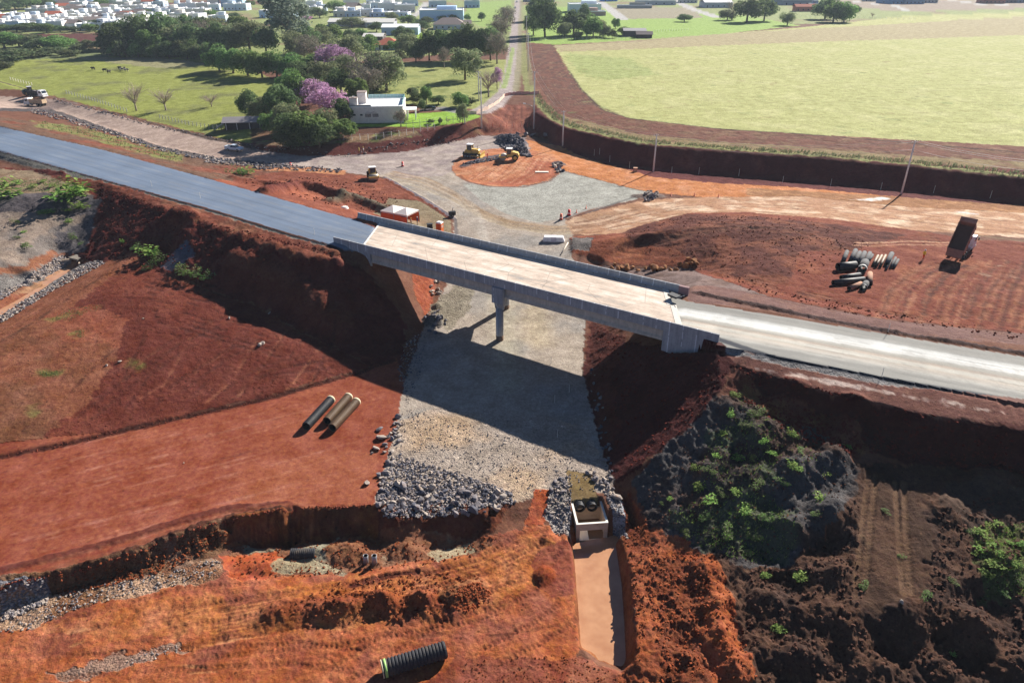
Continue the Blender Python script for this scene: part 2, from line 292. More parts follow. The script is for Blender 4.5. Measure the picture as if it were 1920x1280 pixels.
# --- far country
P([(-400,160),(-400,-40),(960,-6),(2400,-30),(2400,70),(1920,45),(1500,45),(1100,60),(960,90),(640,120),(300,110),(0,100)], (150,160,98), GRASS, .1, mot=((150,128,100),2,.1,.5), warp=3)
P([(0,100),(210,96),(420,110),(540,160),(530,200),(472,268),(400,256),(200,206),(100,180),(0,152)], (150,156,74), GRASS, .1, 2, mot=((126,128,76),0,-.05,.5), warp=1)
P([(0,92),(150,90),(220,98),(200,108),(60,112),(0,118)], (120,130,86), GRASS, .3, 2, warp=3)
P([(0,62),(90,64),(215,62),(208,82),(90,84),(0,80)], (112,64,60), SOIL, .1, warp=2)
P([(330,0),(470,0),(540,4),(400,14),(330,24),(290,20)], (132,88,78), SOIL, .1, warp=2)
P([(130,108),(300,108),(400,122),(300,128),(160,112)], (150,145,105), GRASS, .2, 2, warp=2)
P([(590,120),(960,112),(962,170),(895,205),(800,200),(720,190),(600,180)], (158,162,92), GRASS, .1, 2, mot=((130,140,74),0,.0,.5), warp=1)
P([(780,62),(806,62),(806,88),(782,90)], (150,182,60), GRASS, .05, 2)
P([(880,5),(960,0),(955,60),(900,50),(870,30)], (150,175,88), GRASS, .1, 2, warp=1)
P([(985,10),(1400,30),(1500,48),(1310,70),(1200,76),(1040,84),(990,80)], (152,180,84), GRASS, .1, 2, warp=1)
P([(1130,15),(1290,14),(1320,34),(1180,36)], (160,150,124), GRASS, .2, warp=1)
P([(1560,0),(1920,0),(1920,12),(1700,22),(1560,12)], (158,140,122), GRASS, .2, warp=1)
# --- field and ploughed margin
P([(1038,86),(1200,78),(1500,52),(1700,30),(1920,18),(2400,10),(2400,330),(1920,286),(1500,251),(1340,241),(1180,222),(1130,206),(1090,168),(1066,132)], (182,182,114), GRASS, .1, 3, mot=((190,188,126),0,-.1,.5), warp=.8)
P([(1038,86),(1500,55),(1920,20),(1920,60),(1500,80),(1200,92),(1050,98)], (172,152,120), None, None, 3, a=.75, warp=3)
P([(1060,100),(1180,110),(1240,140),(1130,150),(1080,135)], (140,160,84), None, None, a=.5, warp=5)
P([(985,80),(1038,84),(1066,132),(1090,168),(1130,206),(1180,222),(1340,241),(1500,251),(1920,286),(2400,330),(2400,380),(1920,330),(1700,305),(1500,288),(1340,277),(1200,266),(1075,240),(1030,222),(1008,180),(996,120)], (134,80,62), SOIL, .17, 8, mot=((160,120,90),1,-.05,.5), warp=.7)
P([(965,80),(985,80),(996,120),(1004,178),(985,180),(975,120)], (140,140,84), GRASS, .15, warp=.6)
for k in range(15):
    f = (k+.5)/15; S([(990+46*f,84),(1000+62*f,132),(1015+74*f,168),(1040+88*f,208-8*f),(1110+70*f,245-24*f),(1220+60*f,266-28*f),(1340,277-36*f),(1500,288-37*f),(1920,328-42*f),(2300,365-42*f)], .42, (96,58,50), a=.85, depth=-.14, wob=.35, broken=.45)
S([(1066,132),(1090,168),(1130,206),(1180,222),(1340,241),(1500,251),(1920,286)], .5, (70,48,38), a=.8)
P([(1060,262),(1075,240),(1200,266),(1340,277),(1500,288),(1700,305),(1920,330),(2300,366),(2300,352),(1920,314),(1700,291),(1500,275),(1340,265),(1200,252),(1090,225),(1050,215)], (160,150,100), GRASS, .2, a=.6, mot=((140,104,78),1,0,.5), warp=1.2)
qf = random.Random(31)
for k in range(150):                           # tufts and bare spots over the field
    x = qf.uniform(1060, 2000); y = qf.uniform(max(60, 130-(x-1060)*.2), 215+(x-1080)*.07); ln = qf.uniform(3, 16); S([(x,y),(x+ln,y+qf.uniform(-1,1))], qf.uniform(.4,1.3), [(128,150,84),(150,128,88),(138,152,96)][k%3], a=qf.uniform(.3,.7), soft=.9, wob=.8)
for k in range(9): S([(1075+k*6,130+k*6),(1300+k*20,185+k*3),(1600+k*20,200-k*4),(1990,225-k*16)], .5, (196,190,128) if k%2 else (150,156,90), a=.22, soft=.9, wob=.6)
# --- wall of the cutting, verge of rank grass on its lip
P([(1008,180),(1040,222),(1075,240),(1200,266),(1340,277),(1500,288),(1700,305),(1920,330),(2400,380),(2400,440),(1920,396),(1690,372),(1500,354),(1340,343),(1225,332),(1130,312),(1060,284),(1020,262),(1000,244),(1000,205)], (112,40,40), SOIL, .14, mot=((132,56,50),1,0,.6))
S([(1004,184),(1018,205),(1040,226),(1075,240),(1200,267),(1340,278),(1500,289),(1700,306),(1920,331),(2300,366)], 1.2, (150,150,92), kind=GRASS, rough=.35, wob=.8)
# --- gravel junction and underpass road
JG = [(0,157),(100,186),(200,212),(300,238),(400,263),(480,280),(560,292),(640,292),(760,285),(860,264),(905,254),(985,258),(1000,290),(1050,318),(1215,360),(1190,375),(1100,395),(1060,410),(1075,440),(1070,480),(1110,520),(1098,600),(1092,700),(1140,880),(1155,930),(1050,915),(960,945),(850,965),(720,972),(700,945),(715,900),(745,790),(760,710),(800,600),(845,520),(852,450),(850,405),(790,370),(728,335),(640,322),(560,314),(420,298),(300,274),(200,240),(90,202),(0,190)]
P(JG, (172,158,144), (.34,0,.3), .03, 1, mot=((156,148,140),0,-.1,.3), warp=.3)
P([(0,157),(100,186),(200,212),(300,238),(400,263),(480,280),(640,292),(700,300),(560,314),(420,298),(300,274),(200,240),(90,202),(0,190)], (190,165,150), FINE, .03, 1, mot=((172,148,136),1,0,.6), warp=.4)
P([(480,280),(560,292),(640,292),(760,285),(860,264),(905,254),(985,258),(1000,290),(870,310),(830,330),(728,335),(640,322),(560,314)], (158,142,138), FINE, .05, 1, mot=((180,164,154),1,-.2,.4), warp=.6)
P([(868,345),(960,352),(1055,322),(1215,360),(1190,375),(1100,392),(1060,408),(1010,418),(950,402),(900,375)], (172,170,160), (.7,0,.3), .02, 1, warp=.3)
P([(745,790),(830,760),(960,770),(1100,800),(1145,885),(1150,925),(1050,915),(960,945),(850,965),(720,972),(705,945),(718,900)], (172,156,142), (.6,0,.7), .07, 1, mot=((188,160,132),0,0,.5), warp=.6)
P([(720,900),(800,915),(900,905),(960,925),(960,945),(850,965),(720,972),(705,945)], (140,130,130), (1,0,1), .25, 1, warp=.7)
P([(1030,905),(1060,900),(1075,960),(1020,975)], (150,142,135), GRAV, .15, warp=.4); P([(1062,880),(1110,890),(1125,945),(1068,955)], (150,125,85), SMOOTH, .05, warp=.3)
P([(1000,918),(1030,918),(1020,985),(985,985)], (190,90,48), SOIL, .1, warp=.4)
S([(880,480),(930,500),(940,560),(945,640),(950,720)], 2.5, (182,174,150), a=.5, soft=.8, wob=.6); S([(1000,500),(1000,560),(1010,640)], 2.5, (190,172,140), a=.5, soft=.9, wob=.6)
# wheel tracks sweeping through the junction
for i, (o, cc) in enumerate([(0,(186,148,104)),(1,(150,122,92)),(2,(190,160,124)),(3,(156,134,108)),(4,(184,164,134))]):
    S([(740-o*6,322+o*2),(800-o*6,335+o*3),(850,360+o*4),(905,396+o*3),(960,416+o*3),(1040,426+o*3),(1110,420+o*4),(1180,400+o*5),(1260,383+o*5),(1400,380+o*6),(1600,392+o*7),(1920,425+o*9)], .7, cc, a=.55, soft=.7, depth=-.03, wob=.5)
for o in range(6): S([(600,300+o*3),(700,312+o*3),(790,320+o*6),(860,345+o*10),(900,400+o*8),(915,450+o*10),(930,520)], .35, (188,178,166), a=.4, soft=.8, wob=.4)
S([(722,334),(790,372),(848,410)], .8, (112,104,112), kind=GRAV, rough=.1, depth=.3, wob=.15); S([(854,412),(858,470),(852,520)], .45, (96,90,92), a=.8, wob=.2)
S([(1100,400),(1215,362)], .4, (96,92,92), a=.8, wob=.1)
# --- orange fill
P([(985,262),(1040,272),(1110,300),(1225,332),(1340,343),(1500,352),(1690,370),(1920,392),(2300,430),(2300,450),(1920,412),(1700,388),(1500,368),(1320,370),(1215,360),(1050,318),(1000,290)], (220,138,78), SOIL, .1, mot=((226,154,108),1,0,.5))
P([(1400,352),(1690,370),(1920,392),(1920,412),(1700,388),(1400,366)], (150,112,78), SOIL, .12, a=.7, mot=((200,150,100),1,0,.5))
RB = [(950+102*math.cos(a), 317+33*math.sin(a)-(6 if math.sin(a) < 0 else 0)) for a in np.linspace(0, 2*math.pi, 28)[:-1]]
P(RB, (212,132,90), SOIL, .06, mot=((226,158,118),1,.0,.4), warp=.3)
P([(1000,300),(1045,305),(1052,322),(1020,340),(960,350),(900,344),(980,330)], (185,92,62), None, None, a=.7, warp=.4)
for k in range(14):
    a0 = random.Random(k).uniform(-.9,.9); S([(875+k*8,345-12*abs(a0)),(900+k*9,322+8*a0),(930+k*8,296+4*a0)], .18, (150,84,56) if k%2 else (236,178,140), a=.7, depth=-.03, wob=.15)
S([(862,330),(880,342),(920,350),(980,351),(1030,340),(1052,320)], .5, (122,70,52), a=.7, wob=.2)
P([(1060,414),(1100,400),(1215,374),(1320,370),(1500,368),(1700,388),(1920,410),(2300,450),(2300,500),(1920,460),(1700,430),(1560,410),(1400,398),(1290,400),(1160,437),(1072,440)], (200,150,116), FINE, .05, 6, mot=((226,194,164),1,-.1,.5))
P([(1060,414),(1120,398),(1200,392),(1140,420),(1072,440)], (180,140,110), None, None, a=.6)
for o in range(7): S([(1075,418+o*3.4),(1130,410+o*4),(1200,390+o*5),(1290,377+o*4),(1400,374+o*4.5),(1560,380+o*5),(1720,398+o*6),(1920,418+o*7)], .4, [(132,84,64),(226,190,162),(140,92,70)][o%3], a=.6, depth=-.06, wob=.3, broken=.6)
S([(1530,384),(1560,379),(1600,377),(1660,372)], 1.3, (250,246,240), a=.95, soft=.5, wob=.9, broken=.5); S([(1800,398),(1830,402)], .8, (240,238,232), a=.9, wob=.8, broken=.3)
# --- dirt heaps between junction and highway (left)
P([(440,330),(480,322),(560,318),(640,324),(728,338),(790,374),(845,412),(848,480),(800,470),(700,430),(668,413),(560,383),(400,338),(420,325)], (142,76,56), SOIL, .16, mot=((176,100,72),1,0,.5))
P([(0,197),(200,245),(300,278),(420,302),(560,316),(480,330),(400,338),(200,283),(0,238)], (118,88,72), SOIL, .3, mot=((140,80,62),0,0,.4), warp=1)
P([(0,190),(90,202),(200,240),(300,274),(420,298),(560,312),(560,318),(420,305),(300,281),(200,248),(90,210),(0,198)], (92,84,84), GRAV, .35, warp=.8)
P([(60,226),(160,240),(260,268),(345,292),(340,306),(260,288),(160,258),(70,240)], (122,122,70), GRASS, .35, mot=((128,88,64),1,-.1,.3), warp=1.6)
P([(560,312),(650,320),(645,328),(560,322),(480,318)], (206,140,98), SMOOTH, .05, warp=.5)
P([(730,372),(790,378),(845,415),(846,445),(790,440),(750,420),(700,400)], (142,126,100), FINE, .04, warp=.4)
S([(500,362),(560,350),(600,356),(640,372)], 1.6, (116,56,46), depth=1.5, soft=.9, rough=.35, wob=.5); S([(440,338),(500,345),(540,352)], 1.6, (122,62,46), depth=.9, soft=.9, rough=.3)
S([(620,380),(660,370),(700,385),(730,398)], 1.6, (104,92,76), depth=1.0, soft=.9, rough=.3, kind=SOIL); S([(560,330),(640,336),(700,352)], .5, (104,56,44), a=.8, broken=.4)
for o in range(5): S([(520+o*20,338+o*5),(600+o*20,346+o*6),(680+o*18,362+o*8)], .35, (92,48,40) if o%2 else (190,112,84), a=.7, depth=-.08, wob=.3, broken=.4)
# --- service road banks
S([(0,154),(100,183),(200,209),(300,235),(400,260),(475,275)], 1.3, (84,70,64), kind=SOIL, rough=.5, wob=.5)
P([(470,268),(560,262),(660,260),(760,250),(870,232),(905,220),(905,254),(860,264),(760,285),(640,292),(560,292),(480,280)], (112,50,44), SOIL, .1, warp=.3)
P([(480,266),(560,264),(660,256),(780,246),(790,254),(700,268),(640,268),(560,276),(480,272)], (150,122,92), GRASS, .15, a=.9, mot=((140,150,80),1,0,.4))
P([(660,238),(780,240),(870,230),(905,218),(862,208),(800,212),(660,220)], (142,180,56), GRASS, .06, 2, warp=.4)
P([(470,240),(560,240),(650,240),(650,262),(560,266),(470,266)], (130,96,72), SOIL, .12, a=.9)
P([(905,252),(1003,249),(1002,205),(975,195),(945,198),(920,222)], (150,84,66), SOIL, .08, mot=((176,104,80),1,0,.5))
for k in range(7): S([(935+k*11,250),(945+k*8,225),(955+k*6,200)], .25, (176,104,82) if k%2 else (112,60,50), a=.7, depth=-.06, wob=.2)
P([(862,262),(870,236),(905,222),(935,196),(950,188),(945,200),(920,224),(905,252)], (140,80,62), SOIL, .2, mot=((170,128,92),1,0,.4), warp=.5)
# --- old paved road to the horizon, drive to the house
S([(973,-12),(969,30),(966,80),(960,140),(951,172),(925,196),(898,210)], 3.6, (176,162,158), kind=FINE, rough=.02, lab=5, soft=.12, wob=.2)
S([(978,-12),(976,30),(975,80),(972,130),(968,170)], 1.6, (150,142,104), a=.8, wob=.6); S([(962,90),(952,140),(944,165)], 1.2, (150,172,84), kind=GRASS, a=.8, wob=.4)
S([(898,210),(870,212),(830,203),(800,206)], 2.6, (140,138,136), kind=FINE, rough=.02, a=.95, wob=.3)
S([(985,30),(990,90),(998,160)], 1.4, (122,86,76), a=.5)
for pts, wd in [(((1120,0),(1160,30),(1168,37)),5),(((1262,0),(1300,18),(1345,33)),5),(((1590,2),(1680,12),(1700,20)),3.5),(((760,40),(790,20),(800,5)),4),(((1780,0),(1850,10),(1920,8)),5)]:
    S(list(pts), wd, (190,186,182), kind=SMOOTH, rough=.02, lab=5, soft=.15, wob=.2)
# --- right yard
YD = [(1160,437),(1220,417),(1290,400),(1400,398),(1560,410),(1700,430),(1840,450),(1920,462),(2300,500),(2300,690),(1920,640),(1665,598),(1440,556),(1330,520),(1290,500),(1130,492),(1072,472),(1068,446)]
P(YD, (140,66,44), SOIL, .12, mot=((160,88,58),1,0,.5))
P([(1160,437),(1220,417),(1290,402),(1400,405),(1560,420),(1700,440),(1600,470),(1500,470),(1480,530),(1400,525),(1300,500),(1250,470),(1180,455)], (104,48,36), SOIL, .2, mot=((140,76,52),1,-.05,.35))
P([(1080,446),(1180,446),(1260,462),(1300,490),(1290,500),(1200,494),(1130,490),(1080,474)], (150,76,46), SOIL, .1, mot=((172,98,62),1,0,.4), warp=.3)
for o in range(9): S([(1230+o*10,462-o*6),(1330+o*14,440-o*3),(1440+o*18,425+o*1)], .3, (70,38,34) if o%2 else (146,92,72), a=.7, depth=-.1, wob=.25, broken=.5)
for o in range(7): S([(1300+o*10,408+o*4),(1440,414+o*5),(1600,424+o*5),(1760,444+o*3)], .3, (78,46,40) if o%2 else (156,102,76), a=.7, depth=-.08, wob=.3, broken=.4)
qy = random.Random(77)
for o in range(34):
    j = o*10.5+qy.uniform(-6,6); k = qy.uniform(0,25); S([(1640+j,605+j*.08-k),(1660+j,545),(1700+j*.92,508+qy.uniform(0,8)),(1745+j*.75,488+k*.4)], qy.uniform(.15,.5), (92,46,36) if o%2 else (178,116,84), a=qy.uniform(.45,.8), depth=-.04, wob=.6, soft=.8)
for o in range(8): S([(1400,520+o*4),(1500,545+o*4),(1640,578+o*3),(1800,608+o*3),(1920,622+o*3)], .3, (82,44,38) if o%2 else (140,86,66), a=.7, depth=-.08, wob=.3, broken=.4)
S([(1600,455),(1700,452),(1780,455),(1830,452)], .35, (222,170,138), a=.9, wob=.1); S([(1600,461),(1700,458),(1790,460)], .3, (215,160,128), a=.8, wob=.1)
for p in [(1850,487),(1848,515),(1905,520),(1880,500)]: S([(p[0]-7,p[1]-2),(p[0]+7,p[1]+1)], .35, (200,160,136), a=.7, wob=.6, broken=.3, soft=.9)
P([(1072,446),(1112,446),(1105,470),(1070,470)], (120,112,108), GRAV, .15, warp=.4)
P([(1125,500),(1180,502),(1300,504),(1335,520),(1440,556),(1440,566),(1290,545),(1200,520),(1110,508)], (126,104,98), FINE, .1, mot=((112,88,80),1,0,.4), warp=.4)
P([(1290,542),(1330,535),(1440,556),(1665,600),(1920,640),(2300,700),(2300,740),(1920,667),(1665,626),(1440,582),(1290,564)], (122,88,82), FINE, .06, mot=((136,96,84),1,0,.5), warp=.3)
S([(1300,548),(1440,578),(1665,622),(1920,663)], .55, (70,48,46), rough=.2, depth=.22, wob=.3)
# --- highway, asphalt left and unfinished base right
P([(-300,170),(1,238),(200,283),(400,338),(560,383),(668,413),(705,432),(677,466),(638,466),(550,439),(400,393),(200,338),(1,283),(-300,199)], (118,132,152), SMOOTH, .0, 4, warp=.08)  # blue-grey base colour takes in the sky's sheen on grey asphalt
for o in range(9): S([(0,246+o*4),(200,290+o*5),(400,346+o*5),(560,390+o*5),(660,422+o*5)], .5, (132,144,160) if o%2 else (110,124,144), a=.2, soft=.95, wob=.15, broken=.6, fi=2)
for f_ in (.33, .66): S([(0,240+44*f_),(200,284+55*f_),(400,338+57*f_),(560,384+57*f_),(690,430+30*f_)], .14, (88,98,114), a=.5, wob=.05)
for f_ in (.2,.45,.58,.85): S([(0,240+44*f_),(200,284+55*f_),(400,338+57*f_),(560,384+57*f_),(690,430+30*f_)], .5, (158,156,152), a=.25, soft=.95, wob=.3, broken=.3)
S([(0,286),(200,341),(400,397),(550,444),(638,469)], .45, (40,42,50), kind=GRAV, depth=-.1, wob=.1); S([(0,292),(200,347),(400,404),(550,452),(632,476)], 1.0, (116,112,104), kind=GRAV, rough=.1, wob=.4)
P([(*p, 9.4) for p in [(1290,565),(1440,589),(1665,627),(1919,669),(2300,735),(2300,830),(1919,757),(1650,706),(1440,665),(1345,648),(1270,612),(1240,550)]], (150,148,142), FINE, .0, 7, warp=.06)
def lerp(f, x):                               # a line f of the way across the unfinished carriageway
    xs = [1290,1440,1665,1920,2300]; a = [565,589,627,669,735]; b = [634,665,708,757,830]
    return np.interp(x, xs, a)*(1-f) + np.interp(x, xs, b)*f
for f, wd, cc, aa in [(.30,1.4,(236,236,232),.8),(.37,1.0,(236,234,228),.6),(.52,.5,(205,180,160),.6),(.60,.8,(226,220,206),.7),(.68,.7,(190,164,142),.5),(.72,.8,(214,210,200),.5),(.45,.6,(170,164,150),.6)]:
    S([(x, lerp(f, x), 9.4) for x in (1285,1340,1440,1560,1665,1800,1920,2200)], wd, cc, a=aa, soft=.6, wob=.25)
for k in range(16):
    f = .08+.055*k; S([(x, lerp(f, x), 9.4) for x in (1290,1440,1665,1920)], .2, (168,164,156) if k%2 else (128,126,120), a=.4, wob=.2, broken=.4)
S([(1345,652),(1440,669),(1650,711),(1920,762),(2300,835)], .6, (52,56,66), kind=GRAV, rough=.1, wob=.15); S([(1350,659),(1440,677),(1650,718),(1920,770)], .5, (140,136,134), kind=GRAV, rough=.15, wob=.3)
P([(1350,662),(1440,680),(1650,722),(1920,774),(2300,845),(2300,890),(1920,812),(1765,783),(1647,760),(1535,734),(1440,700),(1378,684)], (132,84,74), SOIL, .04, mot=((150,100,86),1,0,.5), warp=.25)
for o in range(9): S([(1420+o*50,690+o*9),(1500+o*55,708+o*10)], .25, (214,190,176), a=.7, wob=.5, broken=.25)
print('paint a', time.time()-T0)
# --- left embankment and fields
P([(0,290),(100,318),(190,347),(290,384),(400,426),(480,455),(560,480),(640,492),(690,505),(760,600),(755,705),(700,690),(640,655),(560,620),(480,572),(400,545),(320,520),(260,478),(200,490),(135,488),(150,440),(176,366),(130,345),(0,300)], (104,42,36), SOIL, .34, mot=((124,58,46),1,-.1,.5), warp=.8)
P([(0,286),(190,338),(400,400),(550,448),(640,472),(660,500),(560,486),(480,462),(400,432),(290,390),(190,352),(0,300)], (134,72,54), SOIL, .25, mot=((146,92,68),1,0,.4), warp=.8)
for k in range(12): bump(300+k*30, 392+k*9.6, 1.8, .5, c=None)
S([(300,420),(340,400),(370,412),(350,440)], 1.8, None, depth=.9, soft=.9); S([(440,490),(520,530),(600,580),(640,610)], 2.2, (118,62,46), depth=1.1, soft=.9, rough=.2)
P([(300,500),(350,450),(365,480),(320,510)], (92,92,104), SMOOTH, .05, warp=.5)
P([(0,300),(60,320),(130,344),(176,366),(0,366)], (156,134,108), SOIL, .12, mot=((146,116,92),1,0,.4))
P([(0,366),(176,366),(165,410),(0,402)], (98,90,92), SOIL, .25)  # terrace face: its shade is put into a darker soil colour
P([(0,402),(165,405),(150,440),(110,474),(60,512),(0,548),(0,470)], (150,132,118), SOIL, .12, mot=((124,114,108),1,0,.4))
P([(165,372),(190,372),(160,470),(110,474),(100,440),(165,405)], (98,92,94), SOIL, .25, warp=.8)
P([(0,548),(60,512),(115,478),(135,492),(60,533),(0,572)], (130,124,120), GRAV, .2, warp=.3); P([(0,585),(60,550),(140,502),(185,488),(200,495),(100,545),(0,610)], (150,144,140), GRAV, .2, warp=.3)
P([(0,545),(60,508),(110,474),(100,470),(40,500),(0,528)], (160,104,78), SOIL, .08)
S([(0,578),(60,541),(132,499)], .8, (172,128,98), kind=SMOOTH, wob=.3)
SL = [(0,612),(165,500),(200,492),(260,480),(320,522),(400,547),(480,574),(560,622),(640,657),(700,692),(745,700),(745,672),(690,690),(600,715),(480,748),(380,770),(240,800),(120,828),(0,852)]
P(SL, (116,52,38), SOIL, .11, mot=((134,66,48),0,-.1,.4), warp=.5)
P([(0,612),(165,500),(250,474),(260,484),(180,540),(120,590),(170,620),(230,650),(160,760),(60,830),(0,852)], (152,90,64), SOIL, .08, mot=((136,82,56),1,0,.4), warp=1.2)
P([(80,590),(180,572),(240,600),(220,650),(120,640)], (166,92,66), None, None, a=.7, warp=1)
P([(0,700),(70,720),(110,790),(60,840),(0,850)], (128,84,60), None, .15, a=.5, warp=1.5)
S([(0,640),(60,605),(120,565),(180,525),(250,478)], .35, (82,50,38), a=.7, depth=-.12, wob=.3, broken=.5); S([(0,625),(120,548),(200,500)], .3, (176,108,78), a=.7)
for (a, b) in [((95,600),(185,575)),((145,622),(152,628)),((75,700),(108,700)),((250,680),(262,690)),((60,765),(70,770))]: S([a, b], .8, (118,132,64), kind=GRASS, rough=.15, a=.6, soft=.95, wob=1.0, broken=.6)
for k in range(16):
    x0 = 180+k*30; S([(x0,640-k*2+ (k%3)*20),(x0-50,690+(k%4)*14),(x0-95,745+(k%3)*10)], .2, (88,44,36) if k%2 else (160,96,72), a=.7, depth=-.06, wob=.3, broken=.4)
for k in range(10): S([(260+k*4,505+k*11),(330+k*9,520+k*13),(420+k*12,545+k*14)], .25, (84,42,36), a=.6, depth=-.07, wob=.5, broken=.3)
P([(0,858),(240,806),(480,752),(690,692),(745,672),(755,705),(760,712),(745,790),(715,900),(700,948),(620,952),(520,960),(420,976),(300,1015),(200,1050),(100,1075),(0,1098)], (158,80,56), SMOOTH, .02, mot=((170,92,64),0,0,.5), warp=.25)
P([(430,940),(560,860),(700,840),(712,900),(698,945),(560,955)], (178,102,72), None, None, a=.6, warp=1.5)
for k in range(26):
    f = k/26; rr_ = random.Random(k+40); x0 = rr_.uniform(-60, 420); x1 = x0 + rr_.uniform(80, 300)
    yy = lambda x: (860-.24*x)*(1-f) + (1085-.26*x)*f
    S([(x0,yy(x0)),((x0+x1)/2,yy((x0+x1)/2)),(x1,yy(x1))], rr_.uniform(.08,.3), (196,130,110) if k%3 else (120,62,50), a=.55, soft=.8, wob=.25, broken=.4)
S([(0,856),(120,832),(240,805),(380,774),(480,752),(600,719),(690,693),(740,676)], .35, (78,38,32), a=.85, depth=-.12, rough=.1, wob=.2)
for dy, cc, dd, ro in [(0,(118,58,46),.12,.1),(22,(150,84,62),0,.04),(38,(96,56,44),.35,.3)]:
    S([(0,1068+dy),(120,1040+dy),(240,1008+dy*.9),(340,975+dy*.75),(430,952+dy*.5),(540,944+dy*.3)], .55, cc, depth=dd, rough=ro, wob=.25)
# --- toothed bank below the flat
P([(0,1100),(100,1075),(200,1050),(300,1015),(420,978),(432,1018),(400,1045),(300,1075),(200,1095),(100,1118),(0,1152)], (128,92,68), (.5,0,1), .28, mot=((152,118,98),1,0,.4), warp=.4)
P([(0,1105),(60,1090),(88,1085),(88,1130),(0,1165)], (126,124,130), GRAV, .35, warp=.3)
P([(0,1152),(100,1118),(200,1095),(300,1075),(400,1045),(420,1065),(400,1088),(250,1115),(150,1140),(60,1180),(0,1190)], (186,150,124), (1,0,1), .16, mot=((150,104,76),1,0,.4), warp=.5)
# --- orange foreground
P([(0,1190),(60,1180),(150,1140),(250,1115),(400,1088),(430,1060),(560,1080),(700,1060),(900,1010),(1000,985),(1062,990),(1078,1080),(1088,1215),(1060,1300),(900,1600),(-400,1600),(-400,1280)], (192,106,64), SOIL, .11, mot=((164,90,66),1,-.05,.4), warp=.6)
P([(350,1130),(600,1090),(800,1060),(980,1010),(1040,1010),(1020,1100),(900,1140),(700,1170),(500,1190),(300,1180)], (206,126,66), None, None, a=.7, mot=((176,92,54),1,0,.5), warp=1.5)
P([(60,1180),(260,1130),(420,1120),(540,1150),(420,1180),(240,1200)], (206,126,72), None, None, a=.55, warp=1.5)
P([(200,1232),(330,1200),(350,1215),(240,1250),(110,1280),(90,1262)], (152,132,118), GRAV, .06, a=.8, warp=.8)
P([(860,1230),(1040,1240),(1090,1230),(1180,1255),(1240,1300),(1300,1600),(760,1600),(780,1300)], (148,76,56), SOIL, .1, a=.9, mot=((166,96,72),1,0,.4), warp=.6)
P([(1000,1040),(1060,1010),(1080,1040),(1084,1130),(1040,1120),(1000,1090)], (152,78,60), SOIL, .12, a=.9, warp=.4)
for k in range(20):                            # sweeping wheel tracks
    f = k/20; S([(300+40*f,1160+60*f),(520+40*f,1120+62*f),(760+30*f,1085+66*f),(900+20*f,1050+76*f),(980+14*f,1010+84*f),(1015+8*f,985+90*f)], .16, (214,134,76) if k%2 else (134,68,44), a=.6, depth=-.07, wob=.25, broken=.35)
for k in range(18):
    q = random.Random(k+90); x = q.uniform(-20,1000); y = q.uniform(1110,1275); S([(x,y),(x+q.uniform(20,90),y-q.uniform(-4,20))], q.uniform(.06,.2), (110,62,46) if k%2 else (212,146,100), a=.6, depth=-.05, wob=.2, broken=.4)
# excavated pit
P([(428,968),(560,952),(700,946),(720,975),(705,1010),(600,1014),(520,1024),(432,1020)], (150,88,52), SOIL, .2, mot=((112,66,44),1,-.2,.3), warp=.3)
P([(700,946),(960,945),(930,992),(900,1012),(720,1012)], (120,66,46), SOIL, .25, warp=.4)
P([(432,1020),(520,1024),(600,1016),(700,1010),(880,1008),(925,1020),(880,1040),(760,1055),(640,1075),(520,1075),(430,1075)], (150,100,74), SOIL, .16, mot=((136,128,108),1,-.05,.3), warp=.6)
P([(415,1040),(520,1030),(540,1060),(500,1085),(430,1085)], (196,92,52), SMOOTH, .08, a=.9, warp=.6)
P([(520,1048),(600,1050),(650,1070),(560,1075),(512,1070)], (158,146,118), FINE, .08, a=.9, warp=.5); P([(795,1035),(880,1015),(890,1030),(820,1052)], (160,146,118), FINE, .08, a=.9, warp=.5)
qk = random.Random(8)
for k in range(26):                            # bucket-tooth grooves down the cut face
    x = 436 + k*8.0 + qk.uniform(-3,3); y0 = 992-(k*8)*.14 if k < 8 else 956+(k%3)+qk.uniform(0,8); S([(x,y0),(x+qk.uniform(-3,3),y0+22),(x+qk.uniform(-4,6),1012)], qk.uniform(.06,.16), (96,56,40), a=.6, depth=-qk.uniform(.05,.2), wob=.15)
for k in range(24):
    x = 100+k*13+qk.uniform(-5,5); y0 = 1086-.32*(x-100); S([(x,y0+qk.uniform(0,9)),(x+qk.uniform(-3,5),y0+qk.uniform(14,32))], qk.uniform(.08,.2), (104,74,56), a=.5, depth=-qk.uniform(.05,.25), wob=.2)
S([(545,960),(560,985),(540,1010)], .8, None, depth=-.9, soft=.9)
bump(590,1035,1.3,.6,1.8,10,1.5,(146,140,120)); bump(500,1060,1.5,.5,2.2,5); bump(660,1035,2.2,.9,1.3,0,1.3,(150,96,66),rough=.2); bump(760,1030,2.0,.8,1.4,0,1.3,(152,98,70),rough=.2); bump(700,1050,1.2,.5)
# heap in the middle foreground
S([(520,1148),(600,1140),(680,1130),(760,1140),(850,1135)], 1.5, (158,82,48), depth=.7, soft=.95, rough=.25, wob=.5); bump(870,1112,2.0,1.35,1.25,20,1.2,(170,110,72),(.3,0,1),.3); bump(790,1128,1.4,1.0,1.2,0,1.3,None,None,.3); bump(715,1130,1.3,.9,1.3,0,1.3,None,None,.3); bump(640,1150,1.5,.5,1.8,0)
bump(1020,1080,1.1,.75,1.3,70,1.3,(168,82,46),rough=.15); bump(1030,1010,1.0,.3); bump(960,1100,2,.25,2,40)
S([(660,1100),(720,1080),(780,1070)], .4, (104,52,38), depth=-.25, wob=.2); S([(640,1110),(700,1085)], .5, None, depth=.3)
